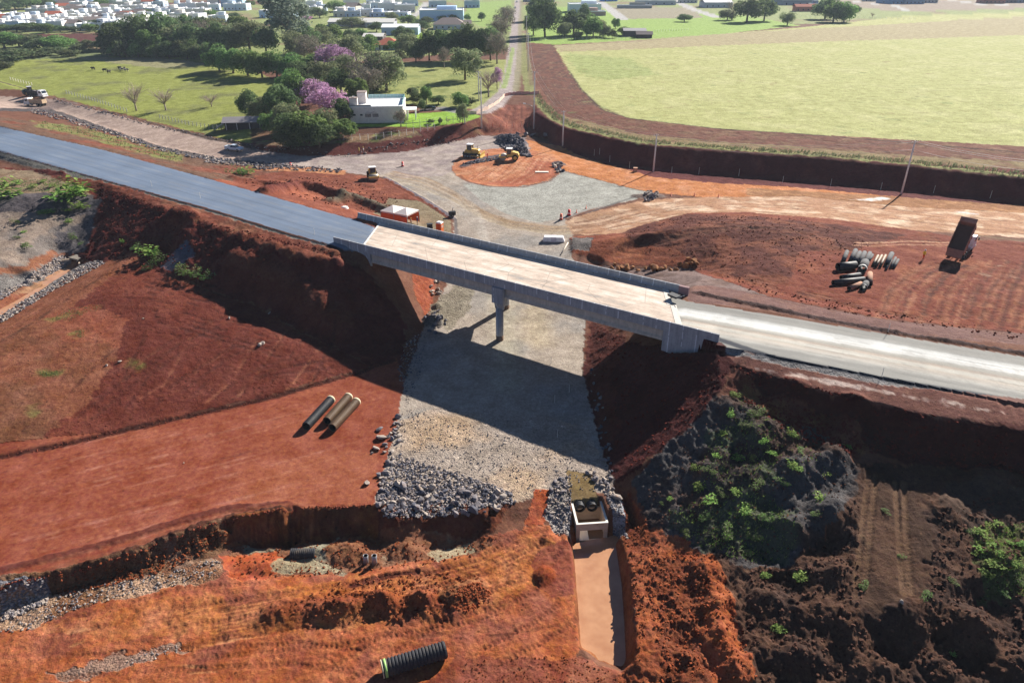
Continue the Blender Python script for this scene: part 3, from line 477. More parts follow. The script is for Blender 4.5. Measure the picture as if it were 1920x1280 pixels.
# --- right of the pond: spoil heap
P([(1175,925),(1215,985),(1250,1000),(1330,1035),(1365,1100),(1385,1180),(1410,1250),(1440,1600),(1180,1600),(1160,1262),(1188,1240),(1190,1150),(1178,1070),(1165,1010)], (178,94,52), SOIL, .22, mot=((156,82,50),1,-.1,.4), warp=.5)
P([(1225,1040),(1320,1050),(1330,1110),(1310,1190),(1340,1300),(1250,1300),(1235,1180)], (134,72,46), (.3,0,1), .35, a=.9, warp=.6)
bump(1325,1080,2.0,1.0,1.3,70,1.2); bump(1345,1140,1.9,1.3,1.4,75,1.2); bump(1350,1200,1.8,1.4,1.3,80,1.2); bump(1375,1255,1.9,1.4,1.2,90,1.2); bump(1290,1240,1.1,.6,1,0,1.3,None,None,.35); bump(1260,1120,.9,.35); bump(1310,1290,2,.9)
bump(1275,1195,1.6,-.5); bump(1225,1010,.8,.25)
P([(1062,902),(1070,1005),(1080,1140),(1088,1216),(1120,1235),(1168,1250),(1190,1240),(1185,1120),(1165,1005),(1150,985),(1075,1000)], (160,96,56), SOIL, .16, warp=.4)
P([(1020,965),(1066,955),(1070,1010),(1040,1000)], (168,158,152), GRAV, .1, warp=.3); P([(1140,935),(1165,935),(1178,1010),(1150,1010)], (150,152,158), GRAV, .1, warp=.3)
P([(1165,925),(1182,925),(1205,1010),(1200,1030),(1180,1020)], (140,72,48), SOIL, .15, warp=.3)
# --- right abutment slope, weeds hill and dark spoil
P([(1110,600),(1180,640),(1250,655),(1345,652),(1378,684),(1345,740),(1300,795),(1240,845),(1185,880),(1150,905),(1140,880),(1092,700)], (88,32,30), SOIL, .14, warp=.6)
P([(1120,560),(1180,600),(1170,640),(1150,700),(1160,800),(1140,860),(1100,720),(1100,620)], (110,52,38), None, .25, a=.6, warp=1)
P([(1378,684),(1440,702),(1535,736),(1647,762),(1765,785),(1920,814),(2300,885),(2300,1000),(1920,900),(1800,880),(1700,870),(1640,850),(1530,830),(1440,790),(1380,740)], (88,40,35), SOIL, .25, mot=((92,50,42),1,0,.5), warp=.4)
P([(1375,690),(1440,745),(1530,775),(1600,800),(1640,850),(1600,860),(1520,820),(1430,770),(1360,730)], (126,72,56), SOIL, .2, mot=((150,104,66),1,.1,.5), warp=.6)
P([(1185,900),(1240,845),(1300,795),(1345,740),(1400,745),(1460,790),(1560,820),(1610,870),(1600,930),(1560,1000),(1480,1060),(1400,1070),(1300,1030),(1220,985),(1195,940)], (84,80,80), (.2,.1,1), .34, mot=((82,62,54),1,-.1,.4), warp=.9)
P([(1250,960),(1340,940),(1450,930),(1500,1000),(1470,1050),(1380,1050),(1280,1010)], (88,104,56), (0,1,1), .4, a=.35, mot=((62,60,50),1,-.1,.3), warp=2.0)
P([(1350,800),(1430,780),(1450,860),(1420,930),(1340,930),(1320,870)], (76,94,52), (0,1,1), .4, a=.45, mot=((62,60,56),1,-.1,.3), warp=2.0)
P([(1610,870),(1700,870),(1920,895),(2300,980),(2300,1600),(1440,1600),(1410,1260),(1385,1180),(1365,1100),(1330,1035),(1400,1070),(1480,1060),(1560,1000),(1600,930)], (98,68,54), SOIL, .34, mot=((78,56,48),1,-.1,.4), warp=.8)
P([(1625,885),(1730,900),(1745,1000),(1740,1080),(1690,1150),(1600,1130),(1600,1000)], (104,74,58), SOIL, .1, mot=((84,60,48),1,-.1,.4), warp=1.4)
P([(1780,900),(1920,910),(1920,1000),(1820,1000),(1760,950)], (88,72,62), SOIL, .3, a=.6, warp=.8)
P([(1820,990),(1920,980),(1920,1120),(1850,1120)], (90,104,58), (0,1,1), .4, a=.7, mot=((88,66,54),1,-.1,.3), warp=1.2)
for o in (0,14,44,58): S([(1628+o,890),(1620+o*1.05,960),(1612+o*1.1,1030),(1606+o*1.15,1100)] if o < 30 else [(1625+o*1.2,905),(1640+o,980),(1645+o,1050),(1650+o,1110)], .3, (130,98,76), a=.8, depth=-.14, wob=.06, rough=.04)
S([(1684,900),(1688,960),(1690,1050)], .09, (58,40,34), a=.7, depth=-.1, wob=.1, broken=.3)
for k in range(26):
    for xo in (1622,1702): S([(xo-k*.3,895+k*8),(xo+22-k*.3,893+k*8)], .07, (80,56,46), a=.7, depth=-.07, wob=.02)
for (x, y, r_, h_) in [(1420,820,2.4,1.2),(1500,880,2.6,1.2),(1560,860,2.0,1.1),(1400,900,2.2,.8),(1330,880,1.8,.6),(1300,960,1.8,.6),(1560,960,2.2,1.3),(1480,1000,2.0,.9),(1470,760,2.2,.8),(1590,800,2.0,.9),
        (1450,1120,1.8,.9),(1520,1150,2.0,1.0),(1600,1180,2.2,1.2),(1700,1170,2.0,.9),(1820,1180,2.4,1.4),(1500,1230,2.0,1.1),(1640,1250,2.2,1.2),(1780,1260,2.2,1.2),(1880,1060,1.8,1.2),(1780,960,1.8,.8),(1850,900,2.0,.8),(1420,1220,1.6,.7),(1560,1080,1.6,.8),(1900,1250,2.0,1.0)]:
    bump(x, y, r_, h_, 1.4, 20+x % 50, 1.3)
for (x, y, r_, h_) in [(1440,1020,2.2,-1.2),(1560,1020,1.8,-1.0),(1470,1100,1.8,-.8),(1660,1210,2.2,-1.0),(1850,1130,2.4,-1.3),(1800,1230,2.2,-1.0),(1440,940,1.6,-.7)]: bump(x, y, r_, h_, 1.3, 10)
# --- stones' bed, dark heap by the roundabout, windrows
bump(960,268,3.4,2.3,1.7,-30,1.2,(92,90,100),GRAV,.5); bump(975,285,2.4,1.6,1.5,-40,1.2,(92,90,100),GRAV,.5); bump(945,258,2.4,1.2,1.6,-10,1.2,(88,86,98),GRAV,.4)
S([(870,312),(900,300),(940,292),(960,290)], 1.2, (96,92,98), kind=GRAV, rough=.25, depth=.3, wob=.4)
S([(990,252),(1010,256),(1024,262)], 1.0, (98,50,44), depth=-.4)
bump(1048,308,1.6,.8,1.5,-40,1.2,(120,112,112),GRAV,.3); bump(1215,368,2.2,.5,2,0,1.3,(130,112,104),GRAV,.2)
bump(812,605,1.8,1.3,1.2,-60,1.2,(96,92,90),GRAV,.45); bump(820,575,1.2,.7,1,0,1.2,(90,86,84),GRAV,.4)
P([(800,575),(850,540),(880,500),(900,520),(880,580),(840,625)], (140,130,112), GRAV, .12, a=.85, warp=.8)
P([(770,505),(820,510),(812,560),(800,595),(780,560)], (166,84,54), SOIL, .2, warp=.3)
P([(120,190),(180,200),(60,205),(20,192)], (130,112,108), GRAV, .2, a=.7)
# --- crawler and tyre marks
for pts in [[(300,1165),(520,1128),(760,1092),(900,1062),(985,1015),(1020,985)],[(380,1215),(640,1190),(880,1150),(985,1100),(1035,1020),(1042,985)],[(120,1180),(330,1120),(500,1105)],[(100,1250),(330,1235),(560,1225),(680,1240)],[(900,1240),(1000,1190),(1060,1150),(1075,1100)],[(560,1150),(700,1110),(860,1075)],[(620,1275),(800,1160),(960,1110)]]: TR(pts, 2.0, .26, (122,62,40), .6, -.07)
for pts in [[(40,1000),(250,950),(520,880),(690,830)],[(30,930),(300,850),(560,780),(720,735)],[(60,1050),(300,985),(560,915),(700,880)],[(200,840),(420,800),(640,745)]]: TR(pts, 1.9, .2, (190,122,98), .35, -.01, .8)
for pts in [[(250,700),(330,640),(450,590)],[(320,735),(430,660),(540,640)],[(420,740),(500,690),(600,670)],[(150,790),(260,700),(360,640)],[(480,700),(560,690),(640,680)]]: TR(pts, 1.8, .3, (84,42,33), .55, -.05)
for pts in [[(1230,300+140),(1330,430),(1440,420)],[(1250,480),(1340,460),(1480,455),(1600,462)],[(1340,515),(1460,535),(1600,560)],[(1480,480),(1560,470),(1600,468)]]: TR(pts, 1.9, .3, (150,96,70), .5, -.04)
for pts in [[(1090,470),(1180,478),(1260,486)],[(1100,455),(1200,462),(1280,476)]]: TR(pts, 1.9, .3, (100,52,36), .5, -.04)
# --- relief noise
bridge_t, bridge_s = TSi(GX, GY)
rid = 1 - abs(fbm(GX, GY, 1.6, 4, .55, 11))*2
N1 = fbm(GX, GY, 2.3, 5, .6, 8)*.8 + (rid-.5)*.5 + (.5-abs(fbm(GX, GY, .9, 4, .65, 9))*2)*.45 + fbm(GX, GY, .35, 2, .6, 12)*.3
Z = Z + RO*N1*1.15
Z += sstep(1.0, 0, np.clip(LAB == 4, 0, 1))*0
Z[LAB == 7] = 9.4
# room for the drain box and the mouth of its pipes
_c0 = U(1081,983.5,-.62); _c1 = U(1140.5,979.5,-.62); _e = (_c1-_c0)[:2]; _w = np.hypot(*_e); _e = _e/_w; _f = np.array([-_e[1], _e[0]])
_u = (GX-_c0[0])*_e[0] + (GY-_c0[1])*_e[1]; _v = (GX-_c0[0])*_f[0] + (GY-_c0[1])*_f[1]
_in = (_u > -.02) & (_u < _w+.02) & (_v > -1.6) & (_v < 3.35); Z[_in] = np.minimum(Z[_in], -3.1)
# bare earth is darker than gravel: browner, deeper base colours for all soil
_lum = COL.mean(axis=2, keepdims=True); _red = (COL[:,:,0:1]/(COL[:,:,2:3]+1e-4)); _m = sstep(1.6, 3.2, _red)*(1-PRM[:,:,1:2])
COL = COL*(1-_m*np.array([.20,.21,.26])); COL = np.clip(COL, 0, 1)
print('paint b', time.time()-T0)

# ------------------------------------------------------------------ materials
def nodes(name, rough=.8, spec=.3):
    m = bpy.data.materials.new(name); m.use_nodes = True; n = m.node_tree.nodes; l = m.node_tree.links
    b = n['Principled BSDF']; b.inputs['Roughness'].default_value = rough; b.inputs['Specular IOR Level'].default_value = spec
    return m, n, l, b
def math_(n, l, op, a, b=None, c=None):
    x = n.new('ShaderNodeMath'); x.operation = op
    for i, v in enumerate((a, b, c)):
        if v is None: continue
        if isinstance(v, (int, float)): x.inputs[i].default_value = v
        else: l.new(v, x.inputs[i])
    return x.outputs[0]
def noise_(n, l, vec, scale, detail=3, rough=.55):
    x = n.new('ShaderNodeTexNoise'); x.inputs['Scale'].default_value = scale; x.inputs['Detail'].default_value = detail; x.inputs['Roughness'].default_value = rough
    l.new(vec, x.inputs['Vector']); return x.outputs['Fac']
def terrain_mat():
    m, n, l, b = nodes('earth', .95, .12)
    col = n.new('ShaderNodeAttribute'); col.attribute_name = 'ground_color'; pr = n.new('ShaderNodeAttribute'); pr.attribute_name = 'ground_kind'
    sep = n.new('ShaderNodeSeparateColor'); l.new(pr.outputs['Color'], sep.inputs[0]); gr, gs, cl = sep.outputs
    tc = n.new('ShaderNodeNewGeometry'); pos = tc.outputs['Position']
    n1 = noise_(n, l, pos, .35, 5, .6); n2 = noise_(n, l, pos, 1.8, 5, .65); n3 = noise_(n, l, pos, 6.0, 3, .7)
    # gravel: stones of random tone
    vo = n.new('ShaderNodeTexVoronoi'); vo.inputs['Scale'].default_value = 5.2; l.new(pos, vo.inputs['Vector'])
    vb = n.new('ShaderNodeSeparateColor'); l.new(vo.outputs['Color'], vb.inputs[0])
    vo2 = n.new('ShaderNodeTexVoronoi'); vo2.inputs['Scale'].default_value = 13; l.new(pos, vo2.inputs['Vector'])
    vb2 = n.new('ShaderNodeSeparateColor'); l.new(vo2.outputs['Color'], vb2.inputs[0])
    # multiplier = 1 + soil variation + gravel variation
    v = math_(n, l, 'MULTIPLY_ADD', n1, 1.0, .52); v2 = math_(n, l, 'MULTIPLY_ADD', n2, 1.0, .5); v = math_(n, l, 'MULTIPLY', v, v2)
    v3 = math_(n, l, 'MULTIPLY_ADD', n3, .8, .6); v = math_(n, l, 'MULTIPLY', v, v3)
    v = math_(n, l, 'MULTIPLY_ADD', math_(n, l, 'SUBTRACT', v, 1.0), 1.15, 1.0)
    g1 = math_(n, l, 'MULTIPLY', math_(n, l, 'SUBTRACT', vb.outputs[0], .5), gr); g2 = math_(n, l, 'MULTIPLY', math_(n, l, 'SUBTRACT', vb2.outputs[0], .5), gr)
    g = math_(n, l, 'MULTIPLY_ADD', g1, .6, 1.0); g = math_(n, l, 'MULTIPLY_ADD', g2, .5, g)
    gx = noise_(n, l, pos, 3.2, 4, .75); gg = math_(n, l, 'MULTIPLY', math_(n, l, 'SUBTRACT', gx, .5), gs); g = math_(n, l, 'MULTIPLY_ADD', gg, 1.5, g)
    v = math_(n, l, 'MULTIPLY', v, g)
    for sc_, th_, lo_, hi_ in ((1.3, .13, .45, 1.75), (3.1, .16, .55, 1.5)):    # scattered clods and pebbles
        vp = n.new('ShaderNodeTexVoronoi'); vp.inputs['Scale'].default_value = sc_; l.new(pos, vp.inputs['Vector']); vs_ = n.new('ShaderNodeSeparateColor'); l.new(vp.outputs['Color'], vs_.inputs[0])
        hit = math_(n, l, 'LESS_THAN', vp.outputs['Distance'], math_(n, l, 'MULTIPLY', vs_.outputs[1], th_*1.6)); hit = math_(n, l, 'MULTIPLY', hit, math_(n, l, 'MINIMUM', math_(n, l, 'ADD', cl, .15), 1.0))
        dk = math_(n, l, 'MULTIPLY', hit, math_(n, l, 'LESS_THAN', vs_.outputs[0], .45)); lt = math_(n, l, 'MULTIPLY', hit, math_(n, l, 'GREATER_THAN', vs_.outputs[0], .82))
        v = math_(n, l, 'MULTIPLY', v, math_(n, l, 'MULTIPLY_ADD', dk, lo_-1, 1.0)); v = math_(n, l, 'MULTIPLY', v, math_(n, l, 'MULTIPLY_ADD', lt, hi_-1, 1.0))
    v = math_(n, l, 'MAXIMUM', v, .1)
    vm = n.new('ShaderNodeVectorMath'); vm.operation = 'SCALE'; l.new(col.outputs['Color'], vm.inputs[0]); l.new(v, vm.inputs['Scale'])
    hs = n.new('ShaderNodeHueSaturation'); l.new(vm.outputs[0], hs.inputs['Color']); l.new(math_(n, l, 'MULTIPLY_ADD', n2, .05, .475), hs.inputs['Hue'])
    l.new(math_(n, l, 'MULTIPLY_ADD', n1, -.3, 1.12), hs.inputs['Saturation']); l.new(hs.outputs[0], b.inputs['Base Color'])
    h = math_(n, l, 'MULTIPLY', math_(n, l, 'POWER', noise_(n, l, pos, 4.0, 7, .78), 2.0), cl); h2 = math_(n, l, 'MULTIPLY', vo.outputs['Distance'], gr); h = math_(n, l, 'MULTIPLY_ADD', h2, -.8, h)
    h = math_(n, l, 'MULTIPLY_ADD', gg, 1.0, h); h = math_(n, l, 'MULTIPLY_ADD', math_(n, l, 'MULTIPLY', n2, cl), 1.2, h)
    bp = n.new('ShaderNodeBump'); bp.inputs['Strength'].default_value = .65; bp.inputs['Distance'].default_value = .24; l.new(h, bp.inputs['Height']); l.new(bp.outputs[0], b.inputs['Normal'])
    return m
M_EARTH = terrain_mat()
def asphalt_mat(name, streak_dir, rough, spec):
    m, n, l, b = nodes(name, rough, spec)
    col = n.new('ShaderNodeAttribute'); col.attribute_name = 'ground_color'; g = n.new('ShaderNodeNewGeometry')
    mp = n.new('ShaderNodeMapping'); mp.vector_type = 'TEXTURE'; mp.inputs['Rotation'].default_value = (0, 0, math.atan2(streak_dir[1], streak_dir[0])); mp.inputs['Scale'].default_value = (30, 1.0, 1); l.new(g.outputs['Position'], mp.inputs['Vector'])
    s = noise_(n, l, mp.outputs[0], 1.6, 5, .65); f = noise_(n, l, g.outputs['Position'], 5, 4, .7); q = noise_(n, l, g.outputs['Position'], .12, 4, .6)
    v = math_(n, l, 'MULTIPLY', math_(n, l, 'MULTIPLY_ADD', s, .7, .65), math_(n, l, 'MULTIPLY_ADD', f, .5, .75)); v = math_(n, l, 'MULTIPLY', v, math_(n, l, 'MULTIPLY_ADD', q, .5, .75))
    vm = n.new('ShaderNodeVectorMath'); vm.operation = 'SCALE'; l.new(col.outputs['Color'], vm.inputs[0]); l.new(v, vm.inputs['Scale']); l.new(vm.outputs[0], b.inputs['Base Color'])
    bp = n.new('ShaderNodeBump'); bp.inputs['Strength'].default_value = .4; bp.inputs['Distance'].default_value = .03; l.new(f, bp.inputs['Height']); l.new(bp.outputs[0], b.inputs['Normal'])
    return m
M_ASPH = asphalt_mat('asphalt', (104, -75), .55, .35); M_BASE = asphalt_mat('road_base', (28, -14), .85, .2)

# ------------------------------------------------------------------ terrain: meshes, one per kind of ground
VX = np.stack([GX.ravel(), GY.ravel(), Z.ravel()], 1).astype(np.float32)
I = (np.arange(NR-1)[:, None]*NT + np.arange(NT-1)[None]).ravel()
Q = np.stack([I, I+NT, I+NT+1, I+1], 1)[:, ::-1]      # wound so that normals point up
fl = LAB.ravel()[Q[:, 0]]
# the hole at the drone's ground point is closed with the innermost ring
def link_mesh(name, me, mat, parent=None):
    o = bpy.data.objects.new(name, me); C.objects.link(o)
    if mat: me.materials.append(mat)
    if parent: o.parent = parent
    return o
for li, lname in enumerate(LABN):
    f = Q[fl == li]
    if len(f) == 0: continue
    u, inv = np.unique(f.ravel(), return_inverse=True); f2 = inv.reshape(-1, 4).astype(np.int32)
    if li == 0:
        c0 = len(u); u_ = VX[u]; ring = np.nonzero(u < NT)[0].astype(np.int32)
    co_ = VX[u]
    nf = len(f2); loops = f2.ravel(); starts = np.arange(nf, dtype=np.int32)*4; tot = np.full(nf, 4, np.int32)
    cc = COL.reshape(-1, 3)[u]; pp = PRM.reshape(-1, 3)[u]
    if li == 0:
        loops = np.concatenate([loops, ring[::-1]]).astype(np.int32); starts = np.append(starts, nf*4).astype(np.int32); nf += 1
    me = bpy.data.meshes.new(lname); me.vertices.add(len(co_)); me.vertices.foreach_set('co', co_.ravel())
    me.loops.add(len(loops)); me.loops.foreach_set('vertex_index', loops); me.polygons.add(nf); me.polygons.foreach_set('loop_start', starts)
    me.polygons.foreach_set('use_smooth', np.ones(nf, bool))
    for nm, arr in (('ground_color', cc), ('ground_kind', pp)):
        a = me.attributes.new(nm, 'FLOAT_COLOR', 'POINT'); d = np.ones((len(arr), 4), np.float32); d[:, :3] = np.clip(arr, 0, 1); a.data.foreach_set('color', d.ravel())
    me.update(); me.validate()
    o = link_mesh(lname, me, {4: M_ASPH, 7: M_BASE}.get(li, M_EARTH)); o['kind'] = 'structure'
print('terrain', time.time()-T0)
# ------------------------------------------------------------------ mesh builder
class MB:
    def __init__(s): s.v = []; s.f = []; s.sm = []; s.mi = []
    def add(s, vs, fs, smooth=False, mi=0):
        b = len(s.v); s.v += [tuple(v) for v in vs]; s.f += [tuple(b+i for i in f) for f in fs]; s.sm += [smooth]*len(fs); s.mi += [mi]*len(fs); return s
    def box(s, c, d, rz=0, taper=1.0, tilt=None, mi=0):
        x, y, z = d[0]/2, d[1]/2, d[2]/2; t = taper
        vs = [(-x,-y,-z),(x,-y,-z),(x,y,-z),(-x,y,-z),(-x*t,-y*t,z),(x*t,-y*t,z),(x*t,y*t,z),(-x*t,y*t,z)]
        M = Matrix.Rotation(rz, 3, 'Z')
        if tilt: M = M @ Matrix.Rotation(tilt[1], 3, tilt[0])
        vs = [M @ Vector(v) + Vector(c) for v in vs]
        return s.add(vs, [(0,3,2,1),(4,5,6,7),(0,1,5,4),(1,2,6,5),(2,3,7,6),(3,0,4,7)], mi=mi)
    def prism(s, prof, a, b, axis='x', mi=0, smooth=False):
        """closed profile (u,v) swept along an axis from a to b"""
        n = len(prof); P_ = []
        for q in (a, b):
            for u, v in prof: P_.append({'x': (q, u, v), 'y': (u, q, v), 'z': (u, v, q)}[axis])
        fs = [tuple(range(n))[::-1], tuple(range(n, 2*n))] + [(i, (i+1) % n, n+(i+1) % n, n+i) for i in range(n)]
        s.add(P_, fs[:2], False, mi); b0 = len(s.v)-2*n
        for f in fs[2:]: s.f.append(tuple(b0+i for i in f)); s.sm.append(smooth); s.mi.append(mi)
        return s
    def tube(s, pts, r, n=8, cap=True, mi=0, smooth=True):
        pts = [Vector(p) for p in pts]; rad = r if isinstance(r, (list, tuple)) else [r]*len(pts); rings = []
        for i, p in enumerate(pts):
            d = (pts[min(i+1, len(pts)-1)] - pts[max(i-1, 0)]).normalized()
            a = d.cross(Vector((0,0,1)) if abs(d.z) < .9 else Vector((1,0,0))).normalized(); b = d.cross(a)
            rings.append([p + (a*math.cos(2*math.pi*k/n) + b*math.sin(2*math.pi*k/n))*rad[i] for k in range(n)])
        vs = [v for rg in rings for v in rg]; fs = []
        for i in range(len(pts)-1):
            for k in range(n): fs.append((i*n+k, i*n+(k+1) % n, (i+1)*n+(k+1) % n, (i+1)*n+k))
        s.add(vs, fs, smooth, mi)
        if cap: b0 = len(s.v)-len(vs); s.f += [tuple(b0+k for k in range(n))[::-1], tuple(b0+(len(pts)-1)*n+k for k in range(n))]; s.sm += [False]*2; s.mi += [mi]*2
        return s
    def lathe(s, prof, n=16, axis='z', c=(0,0,0), smooth=True, mi=0, closed=False):
        vs = []; m = len(prof)
        for r_, h in prof:
            for k in range(n):
                a = 2*math.pi*k/n; x, y, z = r_*math.cos(a), r_*math.sin(a), h
                if axis == 'x': x, y, z = h, x, y
                if axis == 'y': x, y, z = y, h, x
                vs.append((x+c[0], y+c[1], z+c[2]))
        fs = [(i*n+k, i*n+(k+1) % n, ((i+1) % m)*n+(k+1) % n, ((i+1) % m)*n+k) for i in range(m if closed else m-1) for k in range(n)]
        return s.add(vs, fs, smooth, mi)
    def quad(s, a, b, c, d, mi=0): return s.add([a,b,c,d], [(0,1,2,3)], False, mi)
    def mesh(s, name):
        me = bpy.data.meshes.new(name); me.from_pydata(s.v, [], s.f); me.polygons.foreach_set('use_smooth', s.sm); me.polygons.foreach_set('material_index', s.mi); me.update(); return me
def obj(name, mb, mat, parent=None, loc=None, rz=0, label=None, fix=True):
    me = mb.mesh(name) if isinstance(mb, MB) else mb
    if isinstance(mb, MB) and fix:
        bm = bmesh.new(); bm.from_mesh(me); bmesh.ops.recalc_face_normals(bm, faces=bm.faces); bm.to_mesh(me); bm.free()
    for m in (mat if isinstance(mat, (list, tuple)) else [mat]): me.materials.append(m)
    o = bpy.data.objects.new(name, me); C.objects.link(o)
    if parent: o.parent = parent
    if loc is not None: o.location = loc
    if rz: o.rotation_euler.z = rz
    if label: o['label'] = label
    return o
def tag(o, label, cat, group=None):
    o['label'] = label; o['category'] = cat
    if group: o['group'] = group
    return o
def thing(name, label, cat, loc=(0,0,0), rz=0, group=None, scale=None):
    o = bpy.data.objects.new(name, None); C.objects.link(o); o.location = loc; o.rotation_euler.z = rz; o.empty_display_size = .3
    if scale: o.scale = (scale,)*3 if not isinstance(scale, tuple) else scale
    return tag(o, label, cat, group)
KIDS = {}
def dup(root, loc, rz=0, label=None, group=None, scale=None):
    r_ = root.copy(); C.objects.link(r_); r_.location = loc; r_.rotation_euler = (root.rotation_euler.x, root.rotation_euler.y, rz)
    if label: r_['label'] = label
    if group: r_['group'] = group
    if scale: r_.scale = (scale,)*3 if not isinstance(scale, tuple) else scale
    for ch in root.children:
        c_ = ch.copy(); C.objects.link(c_); c_.parent = r_
        for g_ in ch.children: d_ = g_.copy(); C.objects.link(d_); d_.parent = c_
    return r_
MATS = {}
def mat(name, c, rough=.7, spec=.3, metal=0, var=.25, sc=2.0, bump=0.0, bsc=8, lin=False, alpha=None, dirt=None):
    if name in MATS: return MATS[name]
    m, n, l, b = nodes(name, rough, spec); b.inputs['Metallic'].default_value = metal
    col = np.array(c) if lin else srgb(*c)
    tc = n.new('ShaderNodeTexCoord'); oi = n.new('ShaderNodeObjectInfo')
    ad = n.new('ShaderNodeVectorMath'); ad.operation = 'MULTIPLY_ADD'; l.new(oi.outputs['Location'], ad.inputs[0]); ad.inputs[1].default_value = (.37,.41,.29); l.new(tc.outputs['Object'], ad.inputs[2])
    f = noise_(n, l, ad.outputs[0], sc, 4, .6); v = math_(n, l, 'MULTIPLY_ADD', f, var*2.4, 1-var*1.2)
    vm = n.new('ShaderNodeVectorMath'); vm.operation = 'SCALE'; vm.inputs[0].default_value = tuple(col); l.new(v, vm.inputs['Scale']); out = vm.outputs[0]
    if dirt is not None:
        mx = n.new('ShaderNodeMix'); mx.data_type = 'RGBA'; f2 = noise_(n, l, ad.outputs[0], sc*.6, 5, .7)
        l.new(math_(n, l, 'MULTIPLY', math_(n, l, 'SUBTRACT', f2, .5), 4.0), mx.inputs['Factor']); mx.clamp_factor = True
        l.new(out, mx.inputs['A']); mx.inputs['B'].default_value = (*srgb(*dirt), 1); out = mx.outputs['Result']
    l.new(out, b.inputs['Base Color'])
    if bump:
        bp = n.new('ShaderNodeBump'); bp.inputs['Strength'].default_value = bump; bp.inputs['Distance'].default_value = .05; l.new(noise_(n, l, ad.outputs[0], bsc, 4, .65), bp.inputs['Height']); l.new(bp.outputs[0], b.inputs['Normal'])
    if alpha is not None: b.inputs['Alpha'].default_value = alpha
    MATS[name] = m; return m
def concrete_mat(name, c, joint=1.75, streak=.5):
    m, n, l, b = nodes(name, .85, .2); g = n.new('ShaderNodeNewGeometry'); pos = g.outputs['Position']
    dt = n.new('ShaderNodeVectorMath'); dt.operation = 'DOT_PRODUCT'; l.new(pos, dt.inputs[0]); dt.inputs[1].default_value = (TA[0], TA[1], 0)
    fr = math_(n, l, 'FRACT', math_(n, l, 'DIVIDE', dt.outputs['Value'], joint))
    st = math_(n, l, 'LESS_THAN', fr, .07); st2 = math_(n, l, 'MULTIPLY', st, math_(n, l, 'GREATER_THAN', noise_(n, l, pos, .9, 3), .46))
    f = noise_(n, l, pos, .8, 5, .65); f2 = noise_(n, l, pos, 7, 4, .6)
    fl_ = n.new('ShaderNodeTexNoise'); fl_.inputs['Scale'].default_value = 1; mp = n.new('ShaderNodeMapping'); mp.inputs['Scale'].default_value = (3,3,.35); l.new(pos, mp.inputs['Vector']); l.new(mp.outputs[0], fl_.inputs['Vector'])
    v = math_(n, l, 'MULTIPLY', math_(n, l, 'MULTIPLY_ADD', f, .6, .7), math_(n, l, 'MULTIPLY_ADD', f2, .4, .8)); v = math_(n, l, 'MULTIPLY', v, math_(n, l, 'MULTIPLY_ADD', fl_.outputs['Fac'], .7, .65))
    v = math_(n, l, 'MULTIPLY_ADD', st2, streak, v)
    vm = n.new('ShaderNodeVectorMath'); vm.operation = 'SCALE'; vm.inputs[0].default_value = tuple(srgb(*c, AK)); l.new(v, vm.inputs['Scale']); l.new(vm.outputs[0], b.inputs['Base Color'])
    bp = n.new('ShaderNodeBump'); bp.inputs['Strength'].default_value = .3; bp.inputs['Distance'].default_value = .03; l.new(f2, bp.inputs['Height']); l.new(bp.outputs[0], b.inputs['Normal'])
    return m
M_CONC = concrete_mat('cast_concrete', (172,174,178), 1.75, .8); M_GIRD = concrete_mat('girder_concrete', (204,194,180), 40, .05)  # girder colour holds warm bounce light, the cast concrete a little blue shade
def deck_mat():
    m, n, l, b = nodes('deck_concrete', .9, .15); g = n.new('ShaderNodeNewGeometry'); pos = g.outputs['Position']
    mp = n.new('ShaderNodeMapping'); mp.vector_type = 'TEXTURE'; mp.inputs['Rotation'].default_value = (0,0,math.atan2(TA[1],TA[0])); mp.inputs['Scale'].default_value = (7,1,1); l.new(pos, mp.inputs['Vector'])
    a = noise_(n, l, mp.outputs[0], .9, 6, .7); f = noise_(n, l, pos, 3, 5, .7); q = noise_(n, l, pos, .25, 5, .65)
    cr = n.new('ShaderNodeValToRGB'); l.new(math_(n, l, 'MULTIPLY_ADD', a, .6, math_(n, l, 'MULTIPLY', q, .4)), cr.inputs[0]); e = cr.color_ramp.elements
    e[0].position = .36; e[0].color = (*srgb(170,166,162, AK), 1); e[1].position = .62; e[1].color = (*srgb(246,238,226, AK), 1)
    x = e.new(.45); x.color = (*srgb(212,192,174, AK), 1); x = e.new(.53); x.color = (*srgb(234,214,196, AK), 1)
    f3 = noise_(n, l, mp.outputs[0], 4.5, 5, .75); v = math_(n, l, 'MULTIPLY_ADD', f, .5, .74); v = math_(n, l, 'MULTIPLY', v, math_(n, l, 'MULTIPLY_ADD', f3, .5, .75)); wv = n.new('ShaderNodeTexVoronoi'); wv.feature = 'DISTANCE_TO_EDGE'; wv.inputs['Scale'].default_value = .16; l.new(pos, wv.inputs['Vector']); v = math_(n, l, 'MULTIPLY', v, math_(n, l, 'MULTIPLY_ADD', math_(n, l, 'LESS_THAN', wv.outputs['Distance'], .008), -.25, 1.0)); vm = n.new('ShaderNodeVectorMath'); vm.operation = 'SCALE'; l.new(cr.outputs[0], vm.inputs[0]); l.new(v, vm.inputs['Scale']); l.new(vm.outputs[0], b.inputs['Base Color'])
    return m
M_DECK = deck_mat()
